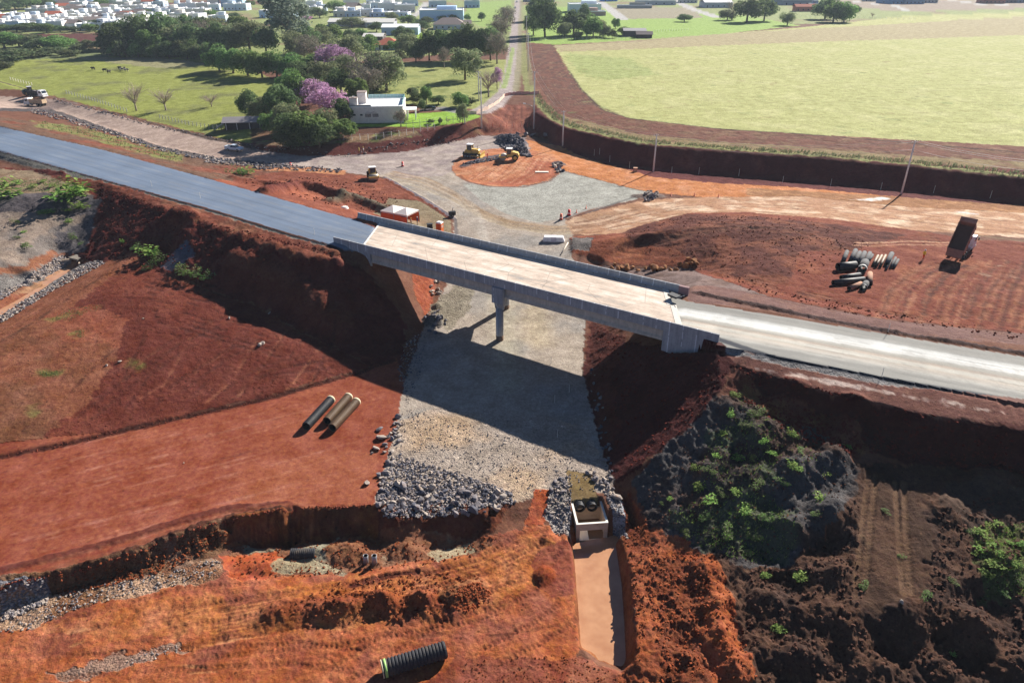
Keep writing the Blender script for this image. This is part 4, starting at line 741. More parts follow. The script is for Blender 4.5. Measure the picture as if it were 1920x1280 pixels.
# ------------------------------------------------------------------ the bridge
SK = .535                                     # skew of the ends
bang = math.atan2(TA[1], TA[0])
br = thing('road_bridge', 'unfinished two-span concrete road bridge crossing the gravel underpass', 'bridge', (O0[0], O0[1], 0), bang)
def sk(prof, t0, t1, mb=None, skew=SK, div=1):
    mb = mb or MB(); n = len(prof); vs = []
    for i in range(div+1):
        t = t0 + (t1-t0)*i/div
        for s_, z in prof: vs.append((t-skew*s_, s_, z))
    fs = [tuple(range(n))[::-1], tuple(range(div*n, div*n+n))] + [(i*n+k, i*n+(k+1) % n, (i+1)*n+(k+1) % n, (i+1)*n+k) for i in range(div) for k in range(n)]
    return mb.add(vs, fs)
rect = lambda s0, s1, z0, z1: [(s0,z0),(s1,z0),(s1,z1),(s0,z1)]
obj('deck', sk(rect(.02,11.68,9.27,9.56), 4.25, 57.2), M_DECK, br)
par = lambda s0, sg: [(s0, 9.12), (s0+sg*.42, 9.12), (s0+sg*.42, 9.62), (s0+sg*.24, 9.95), (s0+sg*.2, 10.45), (s0, 10.45)]
pn = obj('parapet', sk(par(-.06,1), -1.6, 62.4, skew=0, div=30), M_CONC, br); pf = obj('parapet', sk(par(11.76,-1), -7.2, 54.2, skew=0, div=30), M_CONC, br)
obj('end_panel', sk(rect(11.29,11.80,9.3,10.455), 53.0, 54.4, skew=0), mat('rust_concrete', (150,120,120), .85, .2), pf)
for i in range(6):
    s0 = .62 + i*2.09; g_ = [(s0-.4,7.55),(s0+.4,7.55),(s0+.4,7.82),(s0+.14,8.02),(s0+.14,8.85),(s0+.3,8.98),(s0+.3,9.265),(s0-.3,9.265),(s0-.3,8.85),(s0-.16,8.7),(s0-.16,8.05),(s0-.4,7.82)]
    for a, b in ((5.9, 30.15), (31.05, 55.6)): obj('girder', sk(g_, a, b), M_GIRD, br)
capp = [(.1,9.1),(.1,6.6),(.9,5.2),(10.8,5.2),(11.6,6.6),(11.6,9.1)]
def pier_cap():
    m = MB(); vs = []
    for dt_ in (-.95, .95):
        for s_, z in capp: k = .82 if z < 7 else 1; vs.append((30.6+dt_*k-SK*s_, s_, min(z, 7.7) if False else z))
    n = len(capp); return m.add(vs, [tuple(range(n))[::-1], tuple(range(n,2*n))] + [(i,(i+1)%n,n+(i+1)%n,n+i) for i in range(n)])
capz = [(.1,7.52),(.1,6.6),(.9,5.2),(10.8,5.2),(11.6,6.6),(11.6,7.52)]; capp = capz
pc = obj('pier_cap', pier_cap(), M_CONC, br)
obj('cap_cheek', MB().box((30.6, -.02, 8.0), (1.9, .5, 2.2), 0).v and MB().box((30.58, -.05, 7.9), (1.9, .62, 2.42)), M_CONC, pc); obj('cap_cheek', MB().box((24.35, 11.75, 7.9), (1.9, .55, 2.42)), M_CONC, pc)
for s0 in (1.0, 10.4):
    c_ = obj('column', MB().tube([(30.6-SK*s0, s0, -1), (30.6-SK*s0, s0, 5.3)], .56, 24), M_CONC, br)
    obj('soil_stained_foot', MB().tube([(30.6-SK*s0, s0, -1), (30.6-SK*s0, s0, .95)], .567, 24), mat('splashed_concrete', (122,100,84), .9, .1), c_)
# abutments: breast wall with wing walls on the near side
wl = [(-1.4,9.2),(-1.2,8.3),(1.0,8.1),(3.0,7.7),(4.6,6.9),(5.6,5.6),(6.1,5.6),(6.1,9.2)]
def wing(pts, s0, s1): return MB().prism([(p[0], p[1]) for p in pts], s0, s1, 'y')
def wingx(pts, s0, s1):
    m = MB(); n = len(pts); vs = [(t, s, z) for s in (s0, s1) for t, z in pts]
    return m.add(vs, [tuple(range(n)), tuple(range(n,2*n))[::-1]] + [(i, n+i, n+(i+1)%n, (i+1)%n) for i in range(n)])
ab1 = obj('abutment', sk(rect(.5,11.5,5.2,9.26), 4.3, 5.3), M_CONC, br); obj('wing_wall', wingx(wl, .02, .42), M_CONC, ab1)
ab2 = obj('abutment', sk(rect(.5,11.5,5.4,9.26), 56.3, 57.3), M_CONC, br); obj('wing_wall', wingx([(55.4,9.2),(55.4,5.7),(58.5,6.3),(61.9,7.2),(61.9,9.2)], -.03, .42), M_CONC, ab2)
obj('wing_wall', wingx([(-6.9,9.2),(-6.4,8.0),(-2.2,6.0),(-1.2,5.6),(-1.2,9.2)], 11.3, 11.7), M_CONC, ab1); obj('wing_wall', wingx([(49.6,9.2),(49.6,6.0),(51,6.4),(54,7.9),(54,9.2)], 11.3, 11.7), M_CONC, ab2)
obj('expansion_joint', sk(rect(.4,11.3,9.5,9.572), 4.1, 4.45), mat('pale_concrete', (225,222,215)), br)
for a, b in ((.5, 6.9), (6.6, 11.2)): obj('joint_slab', sk(rect(a,b,9.5,9.6), 57.0+(.2 if a < 1 else -.3), 57.9+(.2 if a < 1 else -.3)), mat('slab_concrete', (205,198,186)), br)
obj('soffit_panel', sk(rect(.9,10.8,9.2,9.268), 6, 55), M_GIRD, br)

for i in range(12):
    for s_ in (.62, 11.05): obj('drain_hole', MB().tube([(9+i*4.1-SK*s_, s_, 9.5), (9+i*4.1-SK*s_, s_, 9.572)], .09, 8), mat('hole_black', (20,20,22)), br)
# ------------------------------------------------------------------ pipes
BLK = mat('black_plastic', (54,54,58), .6, .3, var=.2, sc=1.2, dirt=(96,84,72)); BRN = mat('muddy_plastic', (118,94,70), .6, .3, var=.3, sc=1.0, dirt=(100,74,56)); GRYP = mat('grey_plastic', (96,96,97), .85, .1, var=.25, dirt=(84,70,60)); PNK = mat('dusty_plastic', (160,124,104), .85, .1, var=.25); CRM = mat('cream_rim', (206,192,160), .6, .3); GRN = mat('green_band', (150,190,110), .5, .3); INB = mat('pipe_inside', (38,36,38), .7, .2)
def pipe(loc0, loc1, dia, m_out, label, group, ridges=0.0, pitch=.2, rims=None, wall=.06, n=28, name='drain_pipe', bell=0):
    a = Vector(loc0); b = Vector(loc1); Ln = (b-a).length; d = b-a; r0 = dia/2
    t = thing(name, label, 'pipe', a, math.atan2(d.y, d.x), group); t.rotation_euler.y = -math.asin(max(-1, min(1, d.z/Ln)))
    prof = []
    if ridges:
        k = int(Ln/pitch)
        for i in range(k):
            x = Ln*i/k; p_ = Ln/k; prof += [(r0-ridges, x), (r0, x+p_*.2), (r0, x+p_*.6), (r0-ridges, x+p_*.8)]
        prof += [(r0-ridges, Ln)]
    else:
        prof = [(r0, 0), (r0, Ln*.5), (r0, Ln)] if not bell else [(r0, 0), (r0, Ln-bell*1.4), (r0*1.1, Ln-bell), (r0*1.1, Ln)]
    ri = r0-ridges-wall; prof += [(ri, Ln), (ri, Ln*.5), (ri, 0)]
    obj('pipe_wall', MB().lathe(prof, n, 'x', smooth=not ridges, closed=True), m_out, t)
    obj('lining', MB().lathe([(ri-.006, .05), (ri-.006, Ln-.05)], n, 'x'), INB, t, fix=False)
    for (p0, p1, mr) in (rims or []):
        obj('rim_band', MB().lathe([(r0*.93, p0*Ln), (r0+.012, p0*Ln), (r0+.012, p1*Ln), (r0*.93, p1*Ln)], n, 'x', closed=True), mr, t)
    return t
def pxpipe(p0, p1, L_, dia, *a, **k):
    """pipe lying on the ground between two pixel positions of its ends"""
    w0 = U(*p0, hgt(*G(*p0)[:2])+dia/2); w1 = U(*p1, hgt(*G(*p1)[:2])+dia/2); w0 = Vector(w0); w1 = Vector(w1)
    w0.z = hgt(w0.x, w0.y)+dia/2+.01; w1.z = hgt(w1.x, w1.y)+dia/2+.01
    c = (w0+w1)/2; d = (w1-w0).normalized(); L_ = L_ or (w1-w0).length
    return pipe(c-d*L_/2, c+d*L_/2, dia, *a, **k)
gp = 'corrugated pipes lying on the flat red ground'
pxpipe((574,799), (621,748), None, 1.12, BLK, 'black corrugated pipe on the red flat, leftmost of three', gp, ridges=.04, rims=[(.955,1,CRM)])
pxpipe((613,789), (654,743), None, 1.12, BRN, 'mud-brown corrugated pipe on the red flat, middle of three', gp, ridges=.04, rims=[(.955,1,CRM)])
pxpipe((623,802), (669,752), None, 1.12, BRN, 'mud-brown corrugated pipe on the red flat, rightmost of three', gp, ridges=.04, rims=[(.955,1,CRM)])
pxpipe((716,1254), (836,1216), None, 1.45, BLK, 'large black ribbed pipe with a green end band in the near foreground', None, ridges=.07, pitch=.27, rims=[(0,.015,CRM),(.035,.075,GRN)])
gy = 'pipes stored in the dirt yard'
yard = [ # lower-left end, upper end, diameter, material, label
 ((1581,490),(1588,472),.85,GRYP,'grey pipe standing apart at the left end of the upright pipe row'),
 ((1595,489),(1604,470),.95,GRYP,'grey pipe second from left in the upper pipe row'),
 ((1603,491),(1612,473),.85,GRYP,'grey pipe third from left in the upper pipe row'),
 ((1612,493),(1621,474),.95,GRYP,'grey pipe fourth from left in the upper pipe row'),
 ((1621,494),(1631,475),.9,GRYP,'grey pipe behind the short flanged pipe in the yard'),
 ((1628,490),(1636,478),.55,GRYP,'thin grey pipe beside the short flanged pipe'),
 ((1637,497),(1646,480),.6,BRN,'thin brown pipe, first of three in the yard row'),
 ((1642,500),(1653,480),.6,BRN,'thin brown pipe, second of three in the yard row'),
 ((1650,500),(1660,480),.6,BRN,'thin brown pipe, third of three in the yard row'),
 ((1662,496),(1672,476),1.0,GRYP,'thick grey pipe right of the brown pipes in the yard'),
 ((1661,505),(1671,487),.5,GRYP,'thin dark grey pipe reaching lowest in the yard row'),
 ((1670,502),(1679,484),.55,GRYP,'thin grey pipe second from the right end of the row'),
 ((1676,502),(1684,487),.55,GRYP,'thin grey pipe at the right end of the row')]
for p0, p1, d_, m_, lb in yard: pxpipe(p0, p1, None, d_*.8, m_, lb, gy, n=18)
pxpipe((1571,500),(1604,497), None, 1.25, BLK, 'thick black pipe lying crosswise below the grey pipes', gy, n=22)
pxpipe((1577,521),(1612,516), None, .8, BLK, 'short black pipe lying crosswise in the yard middle', gy, n=18)
pxpipe((1562,530),(1620,524), None, .85, BLK, 'long dark green-black pipe lying crosswise at the yard bottom', gy, n=18)
pxpipe((1592,541),(1614,532), None, .75, PNK, 'dusty pink pipe lying slanted below the long black pipe', gy, n=18)
pxpipe((1631,533),(1631,514), None, .8, PNK, 'dusty pink pipe pointing at the camera beside the heap', gy, n=18)
pxpipe((1619,540),(1624,531), None, .95, GRYP, 'short fat grey pipe at the bottom of the yard heap', gy, n=18, rims=[(0,.2,BLK)])
t = pxpipe((1617,504),(1622,492), None, 1.3, GRYP, 'short flanged grey pipe fitting with pale oval mouth', gy, n=22, rims=[(0,.12,mat('pale_rim', (215,212,205)))])
print('bridge', time.time()-T0)
# ------------------------------------------------------------------ drain box, pond, culvert
CB = mat('box_concrete', (205,184,160), .85, .2, var=.2, sc=1.5, bump=.3, dirt=(176,150,122)); CT = mat('fresh_concrete_rim', (236,230,218), .8, .2, var=.1)
bz0, bz1 = -3.1, -.62
c00 = U(1081,983.5,bz1); c10 = U(1140.5,979.5,bz1); c01 = U(1072.5,947.5,bz1)
e1 = Vector(c10-c00); bw = e1.length; bang2 = math.atan2(e1.y, e1.x); bd = 3.3
bx = thing('drain_box', 'open concrete drainage box where two black pipes come out above the muddy trench', 'drainage box', (c00[0], c00[1], bz0), bang2)
H_ = bz1-bz0; wt = .2
obj('side_wall', MB().box((wt/2, bd/2, H_/2), (wt, bd, H_)), CB, bx); obj('side_wall', MB().box((bw-wt/2, bd/2, H_/2), (wt, bd, H_)), CB, bx)
m = MB(); m.box((bw/2, wt/2, H_-.42), (bw-2*wt, wt, .84)); m.box((wt+.1, wt/2, (H_-.84)/2), (.2, wt, H_-.84)); m.box((bw-wt-.1, wt/2, (H_-.84)/2), (.2, wt, H_-.84)); m.box((bw/2, wt/2, .14), (bw-2*wt-.4, wt, .28)); obj('front_wall', m, CB, bx)
m = MB(); m.box((bw/2, bd-wt/2, H_/2-.3), (bw-2*wt, wt, H_-.6)); obj('back_wall', m, CB, bx); obj('floor_slab', MB().box((bw/2, bd/2, .2), (bw-2*wt-.01, bd-2*wt-.01, .24)), mat('wet_floor', (120,92,66), .35, .5), bx)
m = MB(); m.box((wt/2, bd/2, H_+.021), (wt+.02, bd+.02, .04)); m.box((bw-wt/2, bd/2, H_+.021), (wt+.02, bd+.02, .04)); m.box((bw/2, wt/2, H_+.021), (bw-2*wt-.02, wt+.02, .04)); obj('rim', m, CT, bx)
obj('apron_slab', MB().box((bw*.62, -.75, .12), (bw*.55, 1.3, .16), 0, 1, ('X', .12)), CT, bx); obj('spout_slab', MB().box((bw*.28, -.02+.62, .42), (bw*.3, 1.2, .06), 0, 1, ('X', .3)), CT, bx)
Mb = Matrix.Translation(bx.location) @ Matrix.Rotation(bang2, 4, 'Z')
for i, xo in enumerate((.95, 2.35)):
    a = Mb @ Vector((xo*bw/3.5, bd-.55, H_-.35)); b = Mb @ Vector((xo*bw/3.5-.1, bd+3.4, H_-.1))
    pipe(a, b, 1.12, BLK, ['black pipe end emerging over the drain box, left one', 'black pipe end emerging over the drain box, right one'][i], 'pipes discharging into the drain box', ridges=.03)
water, n_, l_, b_ = nodes('muddy_water', .07, .5); g_ = n_.new('ShaderNodeNewGeometry'); f_ = noise_(n_, l_, g_.outputs['Position'], .6, 4)
cr = n_.new('ShaderNodeValToRGB'); l_.new(f_, cr.inputs[0]); cr.color_ramp.elements[0].position = .3; cr.color_ramp.elements[0].color = (*srgb(176,126,94, .95), 1); cr.color_ramp.elements[1].position = .7; cr.color_ramp.elements[1].color = (*srgb(198,150,114, .95), 1); l_.new(cr.outputs[0], b_.inputs['Base Color'])
bp = n_.new('ShaderNodeBump'); bp.inputs['Strength'].default_value = .08; bp.inputs['Distance'].default_value = .02; l_.new(noise_(n_, l_, g_.outputs['Position'], 5, 2), bp.inputs['Height']); l_.new(bp.outputs[0], b_.inputs['Normal'])
def sheet(name, pts, mt, lift=0): o = obj(name, MB().add(pts, [tuple(range(len(pts)))]), mt); o['kind'] = 'structure'; return o
WZ = -2.62
sheet('pond_water', [tuple(U(x, y, WZ)) for x, y in [(1068,1030),(1066,1120),(1070,1250),(1185,1262),(1190,1150),(1180,1010),(1150,1003),(1080,1018)]], water)
sheet('drain_water', [(*U(x, y, 1.72)[:2], 1.72) for x, y in [(-60,610),(10,566),(60,531),(128,495),(140,503),(70,548),(0,592),(-60,640)]], water)
cv = G(133,494); ct = thing('box_culvert', 'small concrete culvert mouth where the rock-lined drain enters the embankment', 'culvert', (cv.x+.8, cv.y+.9, cv.z-.9), R(-25))
m = MB(); m.box((-.9,0,.8),(.25,1.6,1.6)); m.box((.9,0,.8),(.25,1.6,1.6)); m.box((0,0,1.7),(2.3,1.6,.25)); obj('frame', m, mat('old_concrete', (130,122,112), .9, .1), ct); obj('bore_shade_sheet', MB().box((0,.75,.8),(1.5,.05,1.5)), INB, ct); obj('wing_wall', MB().box((1.6,-.8,.7),(1.6,.22,1.4),R(-40)), CB, ct); obj('wing_wall', MB().box((-1.6,-.8,.7),(1.6,.22,1.4),R(40)), CB, ct); obj('floor', MB().box((0,0,.05),(1.5,1.5,.1)), INB, ct)  # dark sheet across the bore stands in for the shade inside

# ------------------------------------------------------------------ stones
STN = [mat('stone_grey', (128,122,124), .9, .2, var=.35, sc=3, bump=.5, dirt=(120,96,80)), mat('stone_pale', (166,154,144), .9, .2, var=.3, sc=3, bump=.5, dirt=(150,118,94)), mat('stone_dark', (88,88,98), .9, .2, var=.3, sc=3, bump=.5), mat('stone_brown', (150,102,62), .9, .2, var=.3, sc=2, bump=.5, dirt=(110,62,42))]
def stone_mesh(seed, sub=2):
    bm = bmesh.new(); bmesh.ops.create_icosphere(bm, subdivisions=sub, radius=.5); q = random.Random(seed)
    pl = [(Vector((q.gauss(0,1), q.gauss(0,1), q.gauss(0,1))).normalized(), q.uniform(.2,.38)) for _ in range(13)]
    for v in bm.verts:
        for nrm, d in pl:
            k = v.co.dot(nrm)
            if k > d: v.co -= nrm*(k-d)
        v.co *= 1.25 + .1*mnoise.noise(v.co*4+Vector((seed,0,0)))
    bm.verts.ensure_lookup_table(); me = bpy.data.meshes.new('stone'); bm.to_mesh(me); bm.free(); return me
SM = []
for i in range(6):
    for k in range(4):
        me = stone_mesh(i*7+1); me.materials.append(STN[k]); SM.append(me)
def stone(p, size, k, label, group, q, name='boulder', sink=.25, cat='rock', sq=None):
    me = SM[q.randrange(6)*4+k]; o = bpy.data.objects.new(name, me); C.objects.link(o); z = hgt(p[0], p[1])
    o.scale = (size*q.uniform(.85,1.25), size*q.uniform(.75,1.1), size*q.uniform(.6,.9)); o.rotation_euler = (q.uniform(-.4,.4), q.uniform(-.4,.4), q.uniform(0,6.28)); o.location = (p[0], p[1], z+size*(.35-sink*.4))
    return tag(o, label, cat, group)
q = random.Random(5)
def scatter(n, poly, q):
    P_ = [tuple(G(*p)[:2]) for p in poly]; xs = [p[0] for p in P_]; ys = [p[1] for p in P_]; out = []
    while len(out) < n:
        x, y = q.uniform(min(xs), max(xs)), q.uniform(min(ys), max(ys))
        if pip(P_, np.array([x]), np.array([y]))[0]: out.append((x, y))
    return out
for (x, y), s_, lb in [((688,907),.75,'pale pointed stone alone on the red flat near the gravel end'),((706,842),.8,'grey boulder on the red flat edge, lowest of the loose three'),((716,822),1.1,'large grey boulder with a long shadow at the gravel edge'),((712,806),.85,'dark grey boulder at the gravel edge, highest of the loose three'),((1157,936),1.15,'big pale block beside the drain box'),((697,850),.35,'small stone beside the loose boulders on the red flat')]:
    stone(G(x, y), s_, 0 if 'dark' in lb else 1, lb, None, q)
lbr = 'grey broken boulder in the rock heap at the end of the gravel platform'
big = [(p, .38+.75*q.random()**2) for p in scatter(95, [(706,945),(712,905),(760,912),(860,918),(955,925),(975,950),(920,962),(860,968),(780,975),(715,974)], q)]
for p, s_ in big: stone(p, s_, q.choice([0,0,1,2]), lbr, 'boulders heaped at the end of the gravel platform', q)
for p in scatter(34, [(708,905),(722,830),(744,780),(757,790),(745,850),(730,905)], q): stone(p, q.uniform(.35,.75), q.choice([0,1,0]), 'grey stone lining the left edge of the sunlit gravel', 'stones along the left gravel edge', q)
for p in scatter(26, [(1040,900),(1062,890),(1068,960),(1040,985),(1022,960)], q): stone(p, q.uniform(.3,.6), q.choice([0,0,1]), 'grey stone on the bank left of the drain box', 'stones left of the drain box', q)
for p in scatter(22, [(1100,888),(1118,882),(1150,915),(1158,935),(1135,925)], q): stone(p, q.uniform(.35,.7), q.choice([0,1]), 'grey stone in the line running to the big block', 'stones right of the drain box', q)
for p in scatter(40, [(1098,690),(1112,690),(1140,800),(1158,905),(1140,900),(1120,800)], q): stone(p, q.uniform(.25,.6), q.choice([0,2]), 'shaded stone along the right edge of the underpass gravel', 'stones along the right gravel edge', q)
for p in scatter(34, [(795,590),(820,580),(836,600),(832,622),(806,628)], q): stone(p, q.uniform(.4,.8), q.choice([0,2,2]), 'dark stone in the small pile under the left bridge span', 'stones piled under the bridge', q)
for p in scatter(14, [(806,540),(822,520),(828,550),(812,570)], q): stone(p, q.uniform(.5,.9), 1, 'pale stone by the orange bank under the bridge', 'pale stones under the bridge', q)
for i, (x, y) in enumerate([(1148,506),(1158,508),(1165,503),(1175,505),(1186,503),(1196,509),(1228,508),(1238,507),(1247,504),(1256,508),(1268,508),(1275,498),(1285,502),(1293,497),(1300,492),(1306,497),(1290,488),(1152,497),(1210,505),(1220,500)]):
    stone(G(x, y), q.uniform(.8,1.4) if i not in (3, 6) else 1.7, 3, 'rust-brown boulder at the foot of the soil terrace behind the bridge', 'brown boulders behind the bridge', q, sink=.1)
for p in scatter(30, [(1198,368),(1222,360),(1238,366),(1215,380)], q): stone(p, q.uniform(.5,1.2), q.choice([0,2,1]), 'grey rock in the small pile where the gravel meets the haul track', 'rocks at the haul track corner', q)
for p in scatter(20, [(1036,310),(1052,308),(1060,322),(1046,326)], q): stone(p, q.uniform(.6,1.3), q.choice([0,1,2]), 'grey rock at the right tip of the orange roundabout', 'rocks at the tip of the roundabout', q)
for i, x in enumerate((970,986,999,1023)): stone(G(x, 254+i*.8), 1.7, 0, ['first','second','third','fourth'][i] + ' boulder from the left blocking the foot of the red ramp', 'boulders across the ramp', q, sink=.1)
for (x, y, s_) in [(487,648,.9),(492,645,.6),(430,597,.5),(268,598,.35),(505,588,.5),(200,685,.4),(225,678,.4),(345,868,.25),(1690,1130,.4)]: stone(G(x, y), s_, 1, 'lone pale stone lying on bare soil', 'lone stones on bare soil', q)
# fine rubble, uncountable
def rubble(name, areas, seed, ks=(0,1,2)):
    q2 = np.random.RandomState(seed); base = []
    for i in range(5):
        me = stone_mesh(200+i, 1); vv = np.array([v.co[:] for v in me.vertices]); ff = np.array([p.vertices[:] for p in me.polygons]); base.append((vv, ff))
    V = []; F_ = []; off = 0; MI = []
    qq = random.Random(seed)
    for n, poly, s0, s1 in areas:
        for (x, y) in scatter(n, poly, qq):
            vv, ff = base[qq.randrange(5)]; s_ = s0 + (s1-s0)*qq.random()**2; a = qq.uniform(0, 6.28); ca, sa = math.cos(a), math.sin(a)
            w_ = vv*np.array([s_*qq.uniform(.8,1.3), s_, s_*.8]); w_ = np.stack([w_[:,0]*ca-w_[:,1]*sa, w_[:,0]*sa+w_[:,1]*ca, w_[:,2]], 1) + np.array([x, y, hgt(x, y)+s_*.22])
            V.append(w_); F_.append(ff+off); off += len(vv); MI += [qq.randrange(len(ks))]*len(ff)
    V = np.concatenate(V); F_ = np.concatenate(F_); me = bpy.data.meshes.new(name); me.from_pydata(V.tolist(), [], F_.tolist()); me.polygons.foreach_set('material_index', MI); me.update()
    for k in ks: me.materials.append(STN[k])
    o = bpy.data.objects.new(name, me); C.objects.link(o); o['kind'] = 'stuff'; return o
for nm, lb, cat, ar, ks in [
  ('rubble', 'grey crushed rock covering the end of the underpass platform', 'rubble', [(3200, [(712,900),(745,850),(800,870),(900,900),(960,925),(960,945),(850,966),(720,972)], .1, .42),(1500, [(745,790),(760,765),(900,800),(1060,850),(1140,890),(1150,925),(1050,912),(960,935),(860,915),(720,900)], .06, .22),(350,[(1022,960),(1040,900),(1070,890),(1070,1000),(1045,1005)],.12,.35),(350,[(1130,920),(1160,930),(1178,1012),(1150,1005)],.1,.3),(200,[(1085,1012),(1106,1012),(1106,1022),(1085,1026)],.12,.3),(500,[(745,700),(760,640),(800,620),(790,700),(765,760)],.1,.3)], (0,1,2)),
  ('rock_lining', 'broken rock lining both banks of the drain at the far left', 'rock lining', [(1300, [(0,548),(60,512),(118,478),(130,488),(60,527),(0,564)], .2, .55),(1000, [(0,590),(60,555),(140,506),(185,488),(198,494),(100,545),(0,608)], .2, .5)], (0,1)),
  ('roadside_rock', 'broken rock along the edges of the far gravel service road', 'roadside rock', [(500, [(60,204),(200,242),(300,276),(420,300),(418,306),(300,284),(200,252),(60,212)], .3, 1.0),(600,[(380,292),(480,305),(640,318),(640,324),(480,318),(380,306)],.3,.9),(500,[(100,184),(300,236),(480,276),(640,290),(860,262),(860,267),(640,296),(480,284),(300,242),(100,190)],.2,.7)], (0,2,1)),
  ('dark_rock_pile', 'dark crushed rock dumped beside the roundabout', 'rock pile', [(1500, [(930,262),(950,252),(975,258),(990,285),(998,296),(975,292),(955,285),(940,275)], .35, 1.1),(250,[(860,312),(950,290),(965,294),(900,306)],.25,.7)], (2,2,0)),
  ('bank_stones', 'loose pale stones spilled below the toothed bank in the foreground', 'loose stones', [(750, [(0,1150),(100,1118),(200,1095),(300,1075),(400,1045),(420,1060),(400,1085),(250,1112),(150,1138),(60,1178),(0,1190)], .06, .26),(500,[(0,1108),(80,1085),(88,1130),(0,1165)],.12,.4),(70,[(240,1228),(350,1205),(340,1222),(230,1250)],.06,.2)], (1,0)),
  ('soil_clods', 'orange clods crumbled over the spoil heap right of the pond', 'soil clods', [(1100, [(1220,1020),(1330,1035),(1365,1100),(1385,1180),(1420,1280),(1240,1280),(1215,1120)], .04, .3),(500,[(860,1100),(900,1090),(925,1110),(880,1150),(850,1140)],.06,.25)], (3,))]:
    tag(rubble(nm, ar, len(nm)*3, ks), lb, cat)
# soil clods need soil colours
cl_ = bpy.data.objects['soil_clods'].data; cl_.materials.clear(); cl_.materials.append(mat('clod_soil', (146,76,46), .95, .1, var=.3, sc=1))
o = tag(rubble('dark_clods', [(1900, [(1400,1060),(1480,1065),(1560,1000),(1610,930),(1615,1120),(1600,1160),(1740,1150),(1760,960),(1920,900),(2000,1280),(1430,1285),(1390,1180)], .04, .4),(1400,[(1190,920),(1240,850),(1340,745),(1460,790),(1600,870),(1560,1000),(1400,1060),(1230,980)],.04,.25)], 77, (0,2)), 'dark brown clods and crumbled earth over the spoil on the right', 'soil clods')
o.data.materials.clear(); o.data.materials.append(mat('dark_clod_soil', (90,62,50), .95, .1, var=.35, sc=1)); o.data.materials.append(mat('grey_clod_soil', (94,88,86), .95, .1, var=.3, sc=1))
EMB = [(180,347),(290,386),(400,428),(560,482),(640,500),(690,560),(740,640),(690,680),(600,640),(480,565),(400,540),(300,515),(200,480)]
def clods(name, label, areas, cols, seed):
    o = tag(rubble(name, areas, seed, tuple(range(len(cols)))), label, 'soil clods'); o.data.materials.clear()
    for i, c in enumerate(cols): o.data.materials.append(mat('%s_%d' % (name, i), c, .95, .05, var=.35, sc=1))
clods('embankment_clods', 'crumbled dark red earth over the left embankment and the cut faces', [(2200, EMB, .05, .4),(900,[(180,345),(400,420),(640,478),(650,495),(400,440),(200,362)],.06,.35),(900,[(1110,620),(1250,660),(1370,690),(1300,795),(1185,880),(1145,870)],.05,.35),(1200,[(1380,690),(1640,765),(1920,820),(1990,900),(1700,860),(1500,820)],.06,.4),(700,[(1380,740),(1460,760),(1620,830),(1600,860),(1480,820)],.05,.35)], [(96,42,34),(120,60,46),(80,40,34)], 91)
clods('slope_clods', 'small red clods strewn over the tilled slope and the track edges', [(1800, [(240,480),(480,575),(640,660),(740,690),(600,712),(380,768),(120,826),(160,700)], .03, .2),(500,[(0,856),(240,804),(480,750),(740,676),(742,682),(480,757),(240,811),(0,862)],.04,.22),(500,[(0,1098),(200,1052),(420,978),(560,952),(700,945),(700,950),(560,960),(425,990),(200,1062),(0,1108)],.05,.3)], [(122,64,48),(142,80,60),(96,50,40)], 92)
clods('bank_clods', 'orange-brown lumps fallen along the excavated banks in the foreground', [(900,[(100,1085),(300,1030),(425,990),(432,1020),(300,1075),(110,1118)],.05,.3),(900,[(430,1018),(600,1012),(900,1008),(940,1010),(880,1045),(640,1075),(440,1085)],.04,.28),(900,[(520,1140),(620,1095),(800,1070),(900,1080),(920,1130),(760,1165),(600,1170)],.04,.3),(600,[(870,1240),(1080,1230),(1180,1262),(1240,1290),(860,1290)],.03,.2),(500,[(1165,930),(1200,940),(1235,1040),(1200,1240),(1190,1150)],.04,.3)], [(128,70,44),(144,84,54),(104,60,42)], 93)
clods('yard_clods', 'brown clods over the mounds of the dirt yard behind the bridge', [(1100,[(1160,440),(1280,405),(1500,410),(1640,460),(1500,520),(1330,505),(1200,480)],.05,.35),(350,[(1340,515),(1500,550),(1700,590),(1920,625),(1920,640),(1600,590),(1400,545)],.07,.4),(700,[(440,335),(560,330),(700,350),(790,400),(700,400),(560,370)],.08,.5)], [(104,54,40),(132,78,54),(84,44,36)], 94)
print('stones', time.time()-T0)
# ------------------------------------------------------------------ placing helpers
ORD = 'first second third fourth fifth sixth seventh eighth ninth tenth eleventh twelfth thirteenth fourteenth fifteenth sixteenth seventeenth eighteenth nineteenth twentieth twenty-first twenty-second twenty-third twenty-fourth twenty-fifth twenty-sixth twenty-seventh twenty-eighth twenty-ninth thirtieth'.split()
def proj(x, y, z):
    dz = y*math.cos(CP)-(z-CH)*math.sin(CP); up = y*math.sin(CP)+(z-CH)*math.cos(CP); return 960+CF*x/dz, 640-CF*up/dz
def vh(px, yb, yt):
    b = G(px, yb); lo, hi = 0, 60
    for _ in range(40):
        m_ = (lo+hi)/2
        if proj(b.x, b.y, b.z+m_)[1] > yt: lo = m_
        else: hi = m_
    return b, lo
def hd(p0, p1): a = G(*p0); b = G(*p1); return math.atan2(b.y-a.y, b.x-a.x)
def ground(x, y, dz=0): return Vector((x, y, hgt(x, y)+dz))
